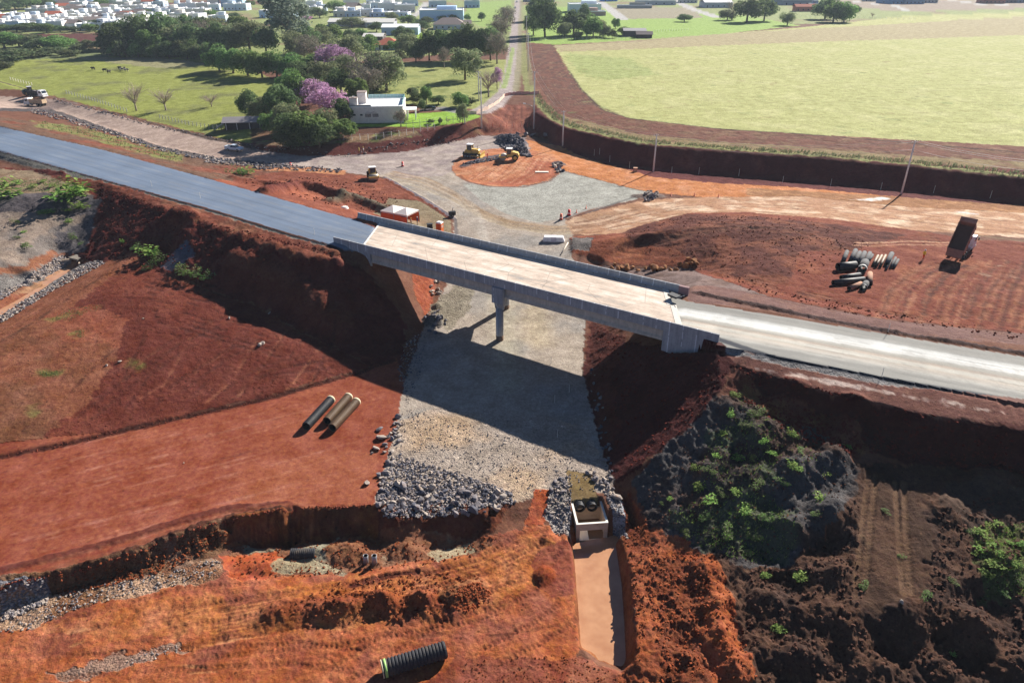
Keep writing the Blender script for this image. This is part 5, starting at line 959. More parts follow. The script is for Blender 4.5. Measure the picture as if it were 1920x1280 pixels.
# ------------------------------------------------------------------ utility poles and their wires
PCON = mat('pole_concrete', (232,224,216), .85, .2, var=.15); MET = mat('galvanised', (150,152,156), .5, .5, .5)
heads = {}
def pole(key, px, yb, yt, label, arm=True, lean=0, lamp=None, armdir=0.0):
    b, h = vh(px, yb, yt); t = thing('utility_pole', label, 'utility pole', b, armdir, 'concrete utility poles')
    t.rotation_euler.y = lean
    obj('shaft', MB().tube([(0,0,-1),(0,0,h)], [.24,.13], 10), PCON, t)
    if arm:
        obj('crossarm', MB().box((0,0,h-.25),(1.9,.12,.14)), PCON, t)
        for x in (-.85,-.3,.3,.85): obj('insulator', MB().lathe([(.05,h-.18),(.09,h-.1),(.05,h+.02),(.03,h+.05)],8,'z',(x,0,0)), mat('insulator_glaze', (120,92,80), .3, .5), t)
        obj('bracket', MB().box((0.16,0,h-2.2),(.25,.1,.8)), MET, t)
    if lamp:
        l_ = obj('lamp_arm', MB().tube([(0,0,lamp[1]),(lamp[0]*.5,0,lamp[1]+.7),(lamp[0],0,lamp[1]+1.1)], .05, 6), MET, t); obj('lamp_head', MB().box((lamp[0]*1.1,0,lamp[1]+1.12),(.8,.35,.2)), mat('lamp_white', (225,228,230)), l_)
    heads[key] = (b, h); return t
pole('a', 1690, 364, 264, 'tall concrete pole at the far right casting a long shadow on the orange ground', armdir=.3)
pole('b', 1225, 322, 252, 'concrete pole against the dark cut face, middle of the right-hand line', armdir=.4)
pole('c', 1055, 273, 208, 'concrete pole at the bend of the cut face by the boulders', armdir=.6)
pole('d', 1001, 241, 134, 'pole with a street lamp arm beside the red ramp', lamp=(-2.8,6.5))
pole('e', 903, 239, 145, 'slim pole left of the red ramp below the paved road bend', arm=False)
pole('f', 898, 190, 134, 'pole standing behind the pink-flowered sparse tree by the bend')
pole('g', 987, 80, 30, 'distant pole on the right verge of the old road', armdir=.0)
pole('h', 990, 134, 62, 'pole on the right verge of the old road beside the ploughed strip')
b = U(2050, 410, 2.5); heads['z'] = (Vector(b), 11)
WIRE = mat('wire', (190,186,180), .4, .5)
def wires(k0, k1, offs, label):
    (a, ha), (b_, hb) = heads[k0], heads[k1]; d = (b_-a); d.z = 0; d.normalize(); nrm = Vector((-d.y, d.x, 0))
    for i, (o, dz) in enumerate(offs):
        p0 = a+nrm*o+Vector((0,0,ha+dz)); p1 = b_+nrm*o+Vector((0,0,hb+dz)); n_ = 14; Ln = (p1-p0).length
        tag(obj('power_line', MB().tube([p0.lerp(p1, i_/n_)-Vector((0,0,Ln*.035*4*(i_/n_)*(1-i_/n_))) for i_ in range(n_+1)], .022, 4), WIRE), label % ['upper', 'middle', 'lower'][i], 'power line', 'power lines')
wires('a', 'z', [(.8,0),(-.8,-.1),(.2,-2)], '%s wire running off the right edge from the tall pole')
wires('b', 'a', [(.8,0),(-.8,-.1),(.2,-2)], '%s wire between the two right-hand poles along the cut face'); wires('c', 'b', [(.8,0),(-.8,-.1),(.2,-2)], '%s wire from the bend pole to the middle pole'); wires('d', 'c', [(.8,0),(-.8,-.1)], '%s wire from the ramp lamp pole to the bend pole'); wires('h', 'd', [(.6,0),(-.6,0)], '%s wire along the ploughed strip to the lamp pole')
# ------------------------------------------------------------------ stakes, barrels, cones
STK = mat('stake_white', (226,218,206), .8); RED = mat('plastic_red', (226,52,40), .5, .4); ORG = mat('plastic_orange', (222,92,48), .5, .4); WHT = mat('paint_white', (232,232,230), .4, .4)
sk_ = [(x, y) for x, y in [(1114,292),(1124,290),(1143,304),(1180,316),(1259,326),(1310,327),(1385,330),(1467,344),(1557,349),(1651,356),(1750,362),(1856,372)]]
for i, (x, y) in enumerate(sk_):
    p = G(x, y); tag(obj('survey_stake', MB().box((0,0,.9),(.07,.05,1.8),0,.8), STK, None, p), ORD[i]+' white survey stake from the left at the foot of the dark cut face', 'stake', 'survey stakes along the cut face')
for i, (x, y) in enumerate([(1033,682),(1067,736),(1040,755),(1045,820),(1665,622),(1653,706),(590,440),(285,350),(376,372)]):
    p = G(x, y); tag(obj('survey_stake', MB().box((0,0,.6),(.05,.04,1.2),0,.8), STK, None, p), ['thin stake in the sunlit gravel near the shadow edge','stake in the shaded gravel, right one','stake in the shaded gravel, left one','stake in the shaded gravel, lowest one','stake on the far edge of the unfinished carriageway','stake on the near edge of the unfinished carriageway','stake at the near asphalt edge close to the bridge','stake at the near asphalt edge, leftmost','stake at the near asphalt edge, second from left'][i], 'stake')
for i in range(6): p = G(924+i*13, 238+(i % 2)*1.2); tag(obj('warning_rod', MB().tube([(0,0,0),(0,0,1.3)], [.07,.04], 6), ORG, None, p), ORD[i]+' red-orange rod from the left across the foot of the ramp', 'marker rod', 'marker rods on the ramp')
def barrel(px, py, m_, label, h=1.15, r=.32):
    p = G(px, py); t = thing('traffic_barrel', label, 'traffic barrel', p, 0, 'traffic barrels'); obj('body', MB().lathe([(r,0),(r,.35),(r*.9,.36),(r*.88,.75),(r*.8,.76),(r*.72,h),(0,h)],14), m_, t); obj('rubber_base', MB().lathe([(0,0),(r*1.35,0),(r*1.35,.1),(r,.11)],14), BLK, t); obj('reflective_band', MB().lathe([(r*.91,.48),(r*.9,.66)],14), WHT, t, fix=False)
barrel(1067,404,RED,'bright red barrel on the gravel by the haul track',1.3,.4); barrel(1052,412,ORG,'orange barrel nearest the camera by the haul track',1.3,.36); barrel(755,312,RED,'red barrel alone on the junction gravel left of the roundabout',1.2,.36)
barrel(545,311,RED,'small red barrel by the rocks along the service road',.8,.3)
for i, (x, y) in enumerate([(1081,399),(1099,391),(1258,367),(1302,367),(1347,370)]): p = G(x, y); tag(obj('traffic_cone', MB().lathe([(.24,0),(.24,.04),(.15,.05),(.04,.8),(0,.8)],10), ORG, None, p), ['slim orange cone just right of the red barrel','slim orange cone at the gravel patch tip','left of three orange cones along the haul track','middle of three orange cones along the haul track','right of three orange cones along the haul track'][i], 'traffic cone', 'traffic cones')
# ------------------------------------------------------------------ people
SKIN = mat('skin', (150,104,80), .6, .3, var=.1)
def person(loc, rz, shirt, trousers, label, pose='stand', hat=(230,200,60)):
    J = {'pelvis':(0,0,.95),'belly':(0,0,1.12),'chest':(0.0,0,1.35),'neck':(0.01,0,1.5),'head':(.03,0,1.6),'crown':(.03,0,1.74)}
    r_ = {'pelvis':(.15,.11),'belly':(.14,.1),'chest':(.17,.11),'neck':(.055,.055),'head':(.085,.09),'crown':(.07,.075)}
    st = .16 if pose == 'walk' else .04; bend = .0
    for s, sg in (('l',1),('r',-1)):
        J['hip'+s] = (0,.1*sg,.9); J['knee'+s] = (.06+st*sg*.6,.11*sg,.5); J['ankle'+s] = (st*sg,.11*sg,.1); J['toe'+s] = (.14+st*sg,.12*sg,.05)
        J['sh'+s] = (0,.2*sg,1.41); 
        if pose == 'point' and s == 'r': J['elb'+s] = (.2,.34*sg,1.3); J['wr'+s] = (.42,.3*sg,1.32); J['hand'+s] = (.5,.29*sg,1.33)
        else: J['elb'+s] = (-.02,.27*sg,1.14); J['wr'+s] = (.14,.26*sg,.95); J['hand'+s] = (.18,.25*sg,.88)
        r_.update({'hip'+s:(.105,.1),'knee'+s:(.065,.065),'ankle'+s:(.045,.045),'toe'+s:(.045,.035),'sh'+s:(.07,.065),'elb'+s:(.048,.048),'wr'+s:(.034,.034),'hand'+s:(.04,.025)})
    ed = [('pelvis','belly'),('belly','chest'),('chest','neck'),('neck','head'),('head','crown')]
    for s in 'lr': ed += [('pelvis','hip'+s),('hip'+s,'knee'+s),('knee'+s,'ankle'+s),('ankle'+s,'toe'+s),('chest','sh'+s),('sh'+s,'elb'+s),('elb'+s,'wr'+s),('wr'+s,'hand'+s)]
    ks = list(J); me = bpy.data.meshes.new('person'); me.from_pydata([J[k] for k in ks], [(ks.index(a), ks.index(b_)) for a, b_ in ed], [])
    o = bpy.data.objects.new('person', me); C.objects.link(o); o.modifiers.new('s', 'SKIN'); o.modifiers.new('u', 'SUBSURF').levels = 1
    for i, k in enumerate(ks): me.skin_vertices[0].data[i].radius = r_[k]; me.skin_vertices[0].data[i].use_root = (i == 0)
    bpy.context.view_layer.update(); dg = bpy.context.evaluated_depsgraph_get(); nm = bpy.data.meshes.new_from_object(o.evaluated_get(dg)); o.modifiers.clear(); o.data = nm; bpy.data.meshes.remove(me)
    nm.name = 'person'; nm.materials.clear()
    for m_ in (SKIN, mat('cloth%d_%d_%d' % shirt, shirt, .9, .1), mat('cloth%d_%d_%d' % trousers, trousers, .9, .1), mat('boot', (40,34,30))): nm.materials.append(m_)
    for p in nm.polygons:
        z = p.center.z; y = abs(p.center.y); p.use_smooth = True
        p.material_index = 3 if z < .14 else 2 if (z < .93 and y < .22) else 1 if z < 1.5 and not (z < .97 and y > .2) else 0
    o.location = loc; o.rotation_euler.z = rz; tag(o, label, 'person')
    obj('hard_hat', MB().lathe([(.15,-.01),(.115,.0),(.11,.06),(.08,.12),(0,.14)],12,'z',(.03,0,1.7)), mat('hat%d_%d' % hat[:2], hat, .4, .4), o)
    for sg in (1,-1): obj('eye', MB().lathe([(0,-.008),(.012,0),(0,.008)],6,'x',(.115,.035*sg,1.64)), BLK, o)
    obj('nose', MB().box((.13,0,1.61),(.03,.025,.04)), SKIN, o)
    return o
person(G(1730,487), R(20), (232,196,60), (222,96,40), 'worker in a yellow vest and orange trousers standing left of the tipping truck', 'stand', (235,235,230))
person(G(914,298), R(200), (226,72,46), (206,66,48), 'worker dressed in red-orange at the roundabout edge between the two machines', 'walk')
person(G(674,289), R(150), (196,168,90), (150,100,70), 'worker in tan clothes at the foot of the bank below the white house', 'point'); person(G(682,288), R(170), (206,200,190), (110,106,110), 'worker in pale grey beside the tan one below the white house', 'stand')
person(G(783,422), R(220), (60,70,110), (196,180,160), 'worker in a dark blue top at the corner of the orange tent', 'point', (210,210,215)); person(G(1679+0-900-8,424), R(40), (190,170,150), (90,84,84), 'second worker in tan beside the orange tent', 'walk')
# ------------------------------------------------------------------ vehicles
TYR = mat('tyre', (34,34,36), .8, .2); RIM = mat('wheel_rim', (150,146,140), .5, .4); DKG = mat('dark_chassis', (48,48,52), .6, .3); GLS = mat('tinted_glass', (46,56,66), .12, .6, var=.05); WBD = mat('vehicle_white', (226,228,232), .35, .5, var=.08, dirt=(206,190,172)); BED = mat('tipper_steel', (172,124,104), .6, .3, var=.2, dirt=(150,92,70)); BEDI = mat('tipper_inside', (112,78,66), .7, .2); YEL = mat('machine_yellow', (214,178,86), .5, .4, var=.12, dirt=(170,146,100)); LMP = mat('lamp_lens', (210,200,190), .2, .5)
def wheel(t, x, y, r_=.5, w_=.3, rm=None):
    o = obj('wheel', MB().lathe([(r_*.6,-w_/2),(r_*.93,-w_/2),(r_,-w_*.3),(r_,w_*.3),(r_*.93,w_/2),(r_*.6,w_/2)],18,'y',closed=True), TYR, t, (x,y,r_)); obj('rim', MB().lathe([(0,-w_*.42),(r_*.4,-w_*.4),(r_*.61,-w_*.46),(r_*.61,w_*.46),(r_*.4,w_*.4),(0,w_*.42)],14,'y'), rm or RIM, o); return o
def tipper(loc, rz, label, tilt=0.0, cabm=WBD, bedm=BED, load=None, name='dump_truck'):
    t = thing(name, label, 'dump truck', loc, rz)
    m = MB(); m.box((0,.42,.85),(7.4,.14,.26)); m.box((0,-.42,.85),(7.4,.14,.26)); m.box((-1.2,0,.85),(.2,.7,.2)); m.box((1.5,0,.85),(.2,.7,.2)); obj('chassis', m, DKG, t)
    for x in (-2.6,-1.4,2.6):
        for y in (-1,1): wheel(t, x, y, .52, .32 if x > 0 else .5)
    cab = obj('cab', MB().prism([(1.75,.75),(3.85,.75),(3.95,1.5),(3.8,1.7),(3.45,2.75),(1.9,2.85),(1.75,2.6)], -1.18, 1.18, 'y'), cabm, t)
    obj('windscreen', MB().add([(3.83,-1.0,1.72),(3.83,1.0,1.72),(3.5,.92,2.62),(3.5,-.92,2.62)], [(0,1,2,3)]), GLS, cab, (.02,0,0), fix=False)
    for s in (-1,1): obj('side_window', MB().box((2.75,1.185*s,2.15),(1.1,.02,.7)), GLS, cab); obj('mirror', MB().box((3.75,1.42*s,2.1),(.1,.2,.55)), BLK, cab); obj('headlight', MB().box((3.93,.85*s,1.1),(.08,.3,.2)), LMP, cab)
    obj('bumper', MB().box((3.98,0,.68),(.22,2.4,.34)), cabm, cab); obj('fuel_tank', MB().tube([(.9,-.85,.75),(1.6,-.85,.75)], .3, 12), MET, t); obj('fuel_tank', MB().tube([(.9,.85,.75),(1.6,.85,.75)], .3, 12), MET, t)
    px, pz, Lb, Hb = -3.5, 1.08, 5.1, 1.35
    bd_ = bpy.data.objects.new('tipper_body', None)
    body = MB(); body.box((Lb/2,0,.08),(Lb,2.5,.14)); body.box((Lb/2,1.22,Hb/2+.14),(Lb,.09,Hb)); body.box((Lb/2,-1.22,Hb/2+.14),(Lb,.09,Hb)); body.box((Lb-.05,0,Hb/2+.14),(.1,2.35,Hb)); body.box((Lb+.35,0,Hb+.2),(.8,2.5,.08))
    for i in range(6): body.box((.4+i*.85,1.3,Hb/2+.14),(.1,.09,Hb)); body.box((.4+i*.85,-1.3,Hb/2+.14),(.1,.09,Hb))
    bo = obj('tipper_body', body, bedm, t, (px,0,pz)); bo.rotation_euler.y = -tilt
    m = MB(); m.box((Lb/2,0,.158),(Lb-.2,2.33,.01)); m.box((Lb/2,1.17,Hb/2+.15),(Lb-.15,.008,Hb-.1)); m.box((Lb/2,-1.17,Hb/2+.15),(Lb-.15,.008,Hb-.1)); obj('body_lining', m, BEDI, bo)
    tg = obj('tailgate', MB().box((0,0,-.62 if tilt else Hb/2),(.09,2.4,Hb)), bedm, t, (px-.06,0,pz) if not tilt else (px+math.cos(math.pi/2-tilt)*0-Hb*math.sin(tilt)-.1, 0, pz+Hb*math.cos(tilt)+.15)); 
    for i in range(4): obj('gate_rib', MB().box((-.07,0,(-1.1+i*.33) if tilt else .15+i*.33),(.05,2.3,.08)), bedm, tg)
    if load: obj('load', MB().lathe([(1.0,.0),(.7,.3),(0,.5)],10,'z',(2.4,0,Hb-.2)), load, bo)
    if tilt: obj('lift_ram', MB().tube([(.6,0,1.0),(px+Lb*.75*math.cos(tilt),0,pz+Lb*.75*math.sin(tilt))], .12, 8), MET, t)
    return t
b = G(1800,476); tipper(b, hd((1789,484),(1826,455)), 'dump truck with white cab tipping its raised empty bed in the dirt yard', R(52))
tipper(G(69,199), hd((88,197),(52,197)), 'dump truck with white cab facing left at the edge of the service road', 0, WBD, mat('sand_bed', (196,170,140), .7))
tipper(G(71,183), hd((60,184),(86,184)), 'dump truck with white cab facing right behind the other one', 0, WBD, DKG, mat('load_rock', (110,102,104)))
def car(loc, rz, bodym, label, kind='suv', L_=4.5, name='parked_car'):
    t = thing(name, label, 'pickup truck' if kind == 'pickup' else 'car', loc, rz)
    if kind == 'pickup': prof = [(-2.55,.5),(2.45,.5),(2.55,.8),(2.4,1.08),(1.45,1.15),(-.5,1.15),(-2.55,1.12)]; gh = [(1.35,1.13),(.65,1.72),(-.45,1.74),(-.62,1.13)]
    else: prof = [(-2.15,.4),(2.1,.4),(2.2,.7),(2.05,.92),(1.1,1.0),(-1.9,1.0),(-2.2,.8)]; gh = [(1.15,.98),(.4,1.45),(-1.2,1.46),(-1.85,.98)]
    bo = obj('body', MB().prism(prof, -.9, .9, 'y'), bodym, t); gr = MB(); n_ = len(gh); vs = [(u, s*(.82 if v < 1.2 else .66), v) for s in (-1,1) for u, v in gh]; gr.add(vs, [tuple(range(n_)), tuple(range(n_,2*n_))[::-1]] + [(i,(i+1)%n_,n_+(i+1)%n_,n_+i) for i in range(n_)]); obj('windows', gr, GLS, t)
    zt = max(v for u, v in gh); xs = [u for u, v in gh if v > 1.2]; obj('roof', MB().box(((xs[0]+xs[-1])/2,0,zt+.02),(abs(xs[0]-xs[-1])+.15,1.4,.06)), bodym, t)
    if kind == 'pickup':
        m = MB(); m.box((-1.6,.84,1.25),(1.9,.1,.3)); obj('bed_side', m, bodym, t); obj('bed_side', MB().box((-1.6,-.84,1.25),(1.9,.1,.3)), bodym, t); obj('tailgate', MB().box((-2.5,0,1.25),(.1,1.75,.3)), bodym, t); obj('bed_floor', MB().box((-1.55,0,1.13),(1.8,1.58,.04)), DKG, t)
    for x in ((-1.5,1.55) if kind == 'pickup' else (-1.35,1.35)):
        for y in (-.85,.85): wheel(t, x, y, .38 if kind == 'pickup' else .33, .24)
    for s in (-1,1): obj('headlight', MB().box((2.42 if kind == 'pickup' else 2.12,.68*s,.88 if kind == 'pickup' else .78),(.12,.35,.14)), LMP, t); obj('taillight', MB().box((-2.56 if kind == 'pickup' else -2.14,.78*s,.9 if kind == 'pickup' else .82),(.08,.16,.22)), mat('red_lens', (150,20,20), .3), t)
    return t
car(G(440,283), hd((430,280),(450,285)), mat('pickup_paint', (206,218,232), .25, .6, var=.05), 'white pickup truck driving on the pale service road', 'pickup', name='pickup_truck')
car(G(805,206), R(8), mat('dark_paint', (30,32,46), .2, .6, var=.05), 'dark blue-black car parked on the drive beside the white house')
car(G(966,16), R(88), mat('car_white2', (230,230,230), .3, .5), 'white car far up the old road near the top of the picture'); car(G(969,5), R(90), mat('car_white2', (230,230,230)), 'white car farthest up the old road')
def tracks(t, L_=3.4, y=.95, w_=.5, h=.85):
    for s in (-1,1):
        pr = [(-L_/2,h*.3),(-L_/2+.3,.02),(L_/2-.3,.02),(L_/2,h*.3),(L_/2,h*.65),(L_/2-.3,h),(-L_/2+.3,h),(-L_/2,h*.65)]
        o = obj('track', MB().prism(pr, s*y-w_/2, s*y+w_/2, 'y'), DKG, t); m = MB()
        for i in range(12): m.box((-L_/2+.25+i*(L_-.5)/11, s*y, h+.02),(.08,w_*1.02,.06)); 
        obj('track_grousers', m, TYR, o)
        for i in range(5): obj('road_wheel', MB().lathe([(0,-.04),(.2,-.04),(.2,.04),(0,.04)],10,'y',(-L_/2+.5+i*(L_-1)/4, s*(y+w_/2+.0), .3)), MET, o)
dz = thing('bulldozer', 'yellow crawler bulldozer on the gravel left of the roundabout', 'bulldozer', G(885,294), hd((870,293),(900,295)), scale=1.25); tracks(dz)
obj('hood', MB().prism([(.1,.8),(1.75,.8),(1.8,1.5),(1.6,1.72),(.1,1.8)], -.55, .55, 'y'), YEL, dz); obj('rear_body', MB().prism([(-1.6,.8),(-.0,.8),(-.0,1.5),(-1.4,1.55)], -.62, .62, 'y'), YEL, dz)
cb = obj('cab_posts', MB(), DKG, dz)
m = MB(); [m.box((x,y,2.05),(.09,.09,1.2)) for x in (-.95,.15) for y in (-.6,.6)]; cb.data = m.mesh('cab_posts'); cb.data.materials.append(YEL); obj('cab_glass', MB().box((-.4,0,2.05),(1.0,1.1,1.0)), GLS, dz); obj('cab_roof', MB().box((-.4,0,2.72),(1.35,1.45,.14)), WHT, dz)
bl = obj('blade', MB().prism([(2.35,.05),(2.55,.1),(2.42,.55),(2.55,1.1),(2.4,1.1),(2.28,.55)], -1.6, 1.6, 'y'), YEL, dz)
for s in (-1,1): obj('push_arm', MB().tube([(.2,1.35*s,.5),(2.35,1.35*s,.45)], .1, 6), YEL, bl)
obj('exhaust', MB().tube([(1.2,.2,1.7),(1.2,.2,2.4)], .06, 8), DKG, dz); obj('ripper', MB().box((-1.9,0,.7),(.5,.5,.6),0,.6), DKG, dz)
def roller(loc, rz, label, sc=1.2, name='road_roller', drum=True):
    t = thing(name, label, 'road roller' if drum else 'loader', loc, rz, scale=sc)
    obj('engine_hood', MB().prism([(-2.4,.7),(-.7,.7),(-.6,1.75),(-1.1,1.95),(-2.2,1.7),(-2.45,1.2)], -.75, .75, 'y'), YEL, t)
    for y in (-.85,.85): wheel(t, -1.6, y, .68, .5, YEL)
    fr = obj('drum_frame', MB().box((1.9,0,.85),(.12,2.1,.35)), YEL, t)
    for s in (-1,1): obj('frame_arm', MB().box((1.25,1.02*s,.85),(1.6,.1,.35)), YEL, fr)
    if drum: obj('drum', MB().lathe([(0,-.92),(.62,-.92),(.68,-.88),(.68,.88),(.62,.92),(0,.92)],28,'y',(1.1,0,.69)), mat('drum_steel', (186,176,160), .4, .5, .4), t)
    else:
        obj('bucket', MB().prism([(1.6,.1),(2.5,.05),(1.7,.35),(1.5,.9),(1.25,.9),(1.3,.3)], -1.2, 1.2, 'y'), YEL, t)
        for y in (-.85,.85): wheel(t, .9, y, .62, .45, YEL)
    obj('articulation', MB().box((.1,0,.85),(1.0,.7,.4)), DKG, t)
    cb = obj('cab', MB().box((-.25,0,1.1),(1.1,1.35,.6)), YEL, t); obj('cab_glass', MB().box((-.25,0,1.95),(1.0,1.25,1.1)), GLS, cb); m = MB(); [m.box((x,y,1.95),(.08,.08,1.15)) for x in (-.78,.28) for y in (-.64,.64)]; obj('cab_frame', m, YEL, cb); obj('cab_roof', MB().box((-.25,0,2.58),(1.35,1.55,.12)), WHT, cb)
    return t
roller(G(953,300), hd((966,300),(935,299)), 'yellow single-drum road roller on the orange roundabout'); roller(G(700,336), hd((694,326),(704,342)), 'yellow road roller seen from its hood at the edge of the dark gravel windrow', 1.15)
roller(G(60,178), hd((50,180),(70,176)), 'dark green wheel loader beside the two trucks at the far left', 1.2, 'wheel_loader', False)
for o in bpy.data.objects:
    if o.name.startswith('wheel_loader'):
        for c_ in list(o.children):
            if c_.name.startswith(('engine_hood', 'bucket', 'drum_frame')): c_.data.materials[0] = mat('dark_green_paint', (58,70,62), .5)
# ------------------------------------------------------------------ tent, toilet, sheets
tp = G(751,417); tn = thing('work_tent', 'white canopy tent with orange mesh walls on the gravel pad behind the bridge', 'tent', tp, R(-28))
cx, cy, ht = 3.3, 2.1, 2.6; CAN = mat('canvas', (244,232,224), .8, .1, var=.05); MSH = mat('orange_mesh', (250,120,66), .7, .1, var=.12)
roof = MB(); 
for x0 in (-cx/1, 0): roof.add([(x0,-cy,ht),(x0+cx,-cy,ht),(x0+cx,cy,ht),(x0,cy,ht),(x0+cx/2,0,ht+.85)], [(0,1,4),(1,2,4),(2,3,4),(3,0,4)])
ro = obj('canopy', roof, CAN, tn, fix=False); vm_ = MB(); [vm_.box(c_, d_) for c_, d_ in [((0,-cy,ht-.14),(2*cx,.03,.3)),((0,cy,ht-.14),(2*cx,.03,.3)),((cx,0,ht-.14),(.03,2*cy,.3)),((-cx,0,ht-.14),(.03,2*cy,.3))]]; obj('valance', vm_, CAN, ro)
for c_, d_ in [((0,-cy+.02,1.1),(2*cx-.1,.03,2.0)),((-cx+.02,0,1.1),(.03,2*cy-.1,2.0)),((0,cy-.02,1.1),(2*cx-.1,.03,2.0))]: obj('mesh_wall', MB().box(c_, d_), MSH, tn)
for x in (-cx,0,cx):
    for y in (-cy,cy): obj('tent_pole', MB().tube([(x,y,0),(x,y,ht)], .05, 6), MET, tn)
tag(obj('door_sheet', MB().box((0,0,1.0),(1.1,.1,2.0),0,1,('X',-.1)), mat('sheet_blue', (120,132,160), .5), None, G(757,421), R(-20)), 'grey-blue sheet leaning upright against the tent wall', 'door panel')
tl = thing('portable_toilet', 'orange portable toilet with a white roof right of the tent', 'portable toilet', G(825,437), R(-20)); OT = mat('toilet_orange', (226,112,44), .5, .4, var=.08)
obj('cabin', MB().box((0,0,1.1),(1.15,1.15,2.1)), OT, tl); obj('roof', MB().box((0,0,2.28),(1.25,1.25,.26),0,.75), WHT, tl); obj('door', MB().box((0,-.585,1.05),(.75,.03,1.85)), mat('toilet_door', (206,96,38), .5), tl); 
for i in range(3): obj('vent_slot', MB().box((.59,-.25+i*.25,1.5),(.02,.12,.5)), CAN, tl)
tag(obj('tool_crate', MB().box((0,0,.45),(1.1,.7,.9),0,.9).box((0,0,.95),(1.2,.8,.08)), mat('crate_dark', (50,54,60)), None, G(806,428), .3), 'dark crate between the tent and the toilet', 'crate'); 
jb = thing('light_tower', 'small dark machine on wheels at the end of the dark gravel windrow', 'generator', G(848,406), .4); obj('housing', MB().box((0,0,.75),(1.4,.8,.8)), DKG, jb); obj('mast', MB().tube([(0,0,1.1),(.3,0,2.1)], .06, 6), MET, jb); [wheel(jb, 0, y, .3, .15) for y in (-.5,.5)]
w_ = thing('white_tarp', 'crumpled white tarpaulin on the dirt by the asphalt edge', 'tarpaulin', G(646,391)); obj('cloth', MB().lathe([(.9,0),(.75,.35),(.3,.5),(0,.45)],9), CAN, w_)
for i, (dx, c3, sz) in enumerate([(0,(236,234,236),(4.3,1.5)),(0,(214,206,214),(1.1,1.62))]):
    if i == 0: sl_ = thing('concrete_channel', 'upturned white concrete channel lying on the gravel by the soil edge', 'concrete piece', G(1038,452), R(-3)); 
    obj('slab' if i == 0 else 'middle_band', MB().box((0,0,.55),(sz[0],sz[1],.9+.06*i),0,.86), mat('slab_%d' % i, c3, .8), sl_)
tag(obj('timber', MB().tube([G(1052,478,)+Vector((0,0,.15)), G(1065,458)+Vector((0,0,.35))], .12, 7), mat('bleached_wood', (212,196,176))), 'bleached pole leaning beside the white concrete channel', 'timber')
tag(obj('signal_box', MB().box((0,0,.5),(1.0,.7,1.0),0,.8).box((0,0,1.03),(1.1,.8,.06)), mat('box_tan', (196,150,122)), None, G(1191,322)), 'tan box on the orange ground in front of the dark cut face', 'box')
tag(obj('slab_plate', MB().box((0,0,.1),(3.4,.9,.12)).box((0,0,.03),(3.0,.7,.06)), CT, None, G(1016,323), R(-2)), 'pale concrete slab lying on the right part of the roundabout', 'slab')
tl = thing('hand_cart', 'dark wheelbarrow frame on the far right end of the deck', 'trailer', ground(21.9,88.2), R(-50)); tl.location.z = 9.62; obj('tray', MB().box((0,0,.5),(1.4,.9,.3),0,1.1), DKG, tl); obj('handle', MB().tube([(.6,.3,.5),(1.5,.3,.9)], .04, 6), MET, tl); obj('handle', MB().tube([(.6,-.3,.5),(1.5,-.3,.9)], .04, 6), MET, tl); wheel(tl, -.4, 0, .28, .12)
# two pipe stubs rising from the pit
for i, (x, y) in enumerate([(686,1052),(702,1052)]):
    p = G(x, y+3); pipe((p.x,p.y,p.z-.2), (p.x+.05,p.y+.05,p.z+.95), .5, MET, ['left','right'][i]+' of two steel pipe stubs rising from the excavated pit', 'pipe stubs in the pit', wall=.03, n=14, name='pipe_stub')
p = G(560,1040); pipe((p.x-.8,p.y,p.z+.05),(p.x+1.6,p.y+.2,p.z-.1),1.25,BLK,'grey ribbed pipe half buried at the left end of the pit',None,ridges=.06,pitch=.18,name='buried_pipe')
print('site', time.time()-T0)
# ------------------------------------------------------------------ vegetation
def leafmat(name, c, var=.3, trans=.42):
    m, n, l, b = nodes(name, .75, .15); oi = n.new('ShaderNodeObjectInfo'); g = n.new('ShaderNodeNewGeometry')
    f = noise_(n, l, g.outputs['Position'], .35, 3); v = math_(n, l, 'MULTIPLY_ADD', f, var*2, 1-var); v = math_(n, l, 'MULTIPLY', v, math_(n, l, 'MULTIPLY_ADD', oi.outputs['Random'], .5, .75)); v = math_(n, l, 'MULTIPLY', v, math_(n, l, 'MULTIPLY_ADD', g.outputs['Random Per Island'], .5, .75))
    vm = n.new('ShaderNodeVectorMath'); vm.operation = 'SCALE'; vm.inputs[0].default_value = c; l.new(v, vm.inputs['Scale']); hs = n.new('ShaderNodeHueSaturation'); l.new(vm.outputs[0], hs.inputs['Color']); l.new(math_(n, l, 'MULTIPLY_ADD', oi.outputs['Random'], .04, .48), hs.inputs['Hue']); l.new(hs.outputs[0], b.inputs['Base Color'])
    t = n.new('ShaderNodeBsdfTranslucent'); l.new(hs.outputs[0], t.inputs['Color']); mx = n.new('ShaderNodeMixShader'); mx.inputs[0].default_value = trans; l.new(b.outputs[0], mx.inputs[1]); l.new(t.outputs[0], mx.inputs[2]); l.new(mx.outputs[0], n['Material Output'].inputs['Surface']); return m
BARK = mat('bark', (110,92,78), .9, .1); PALEB = mat('pale_bark', (168,152,140), .9, .1)
LD = [leafmat('leaf_dark', (0.102,0.154,0.064)), leafmat('leaf_dark_pale', (0.166,0.23,0.09))]  # two leaf tones per tree kind, given to the blobs at random
LM = [leafmat('leaf_mid', (0.128,0.218,0.064)), leafmat('leaf_mid_pale', (0.218,0.32,0.102))]
LO = [leafmat('leaf_olive', (0.179,0.205,0.109)), leafmat('leaf_olive_pale', (0.256,0.282,0.141))]
LG = [leafmat('leaf_grey', (0.218,0.192,0.16)), leafmat('leaf_grey_green', (0.179,0.179,0.115))]
LP = [leafmat('blossom', (.52,.30,.45), .3, .4), leafmat('blossom_pale', (.60,.36,.55), .3, .4)]
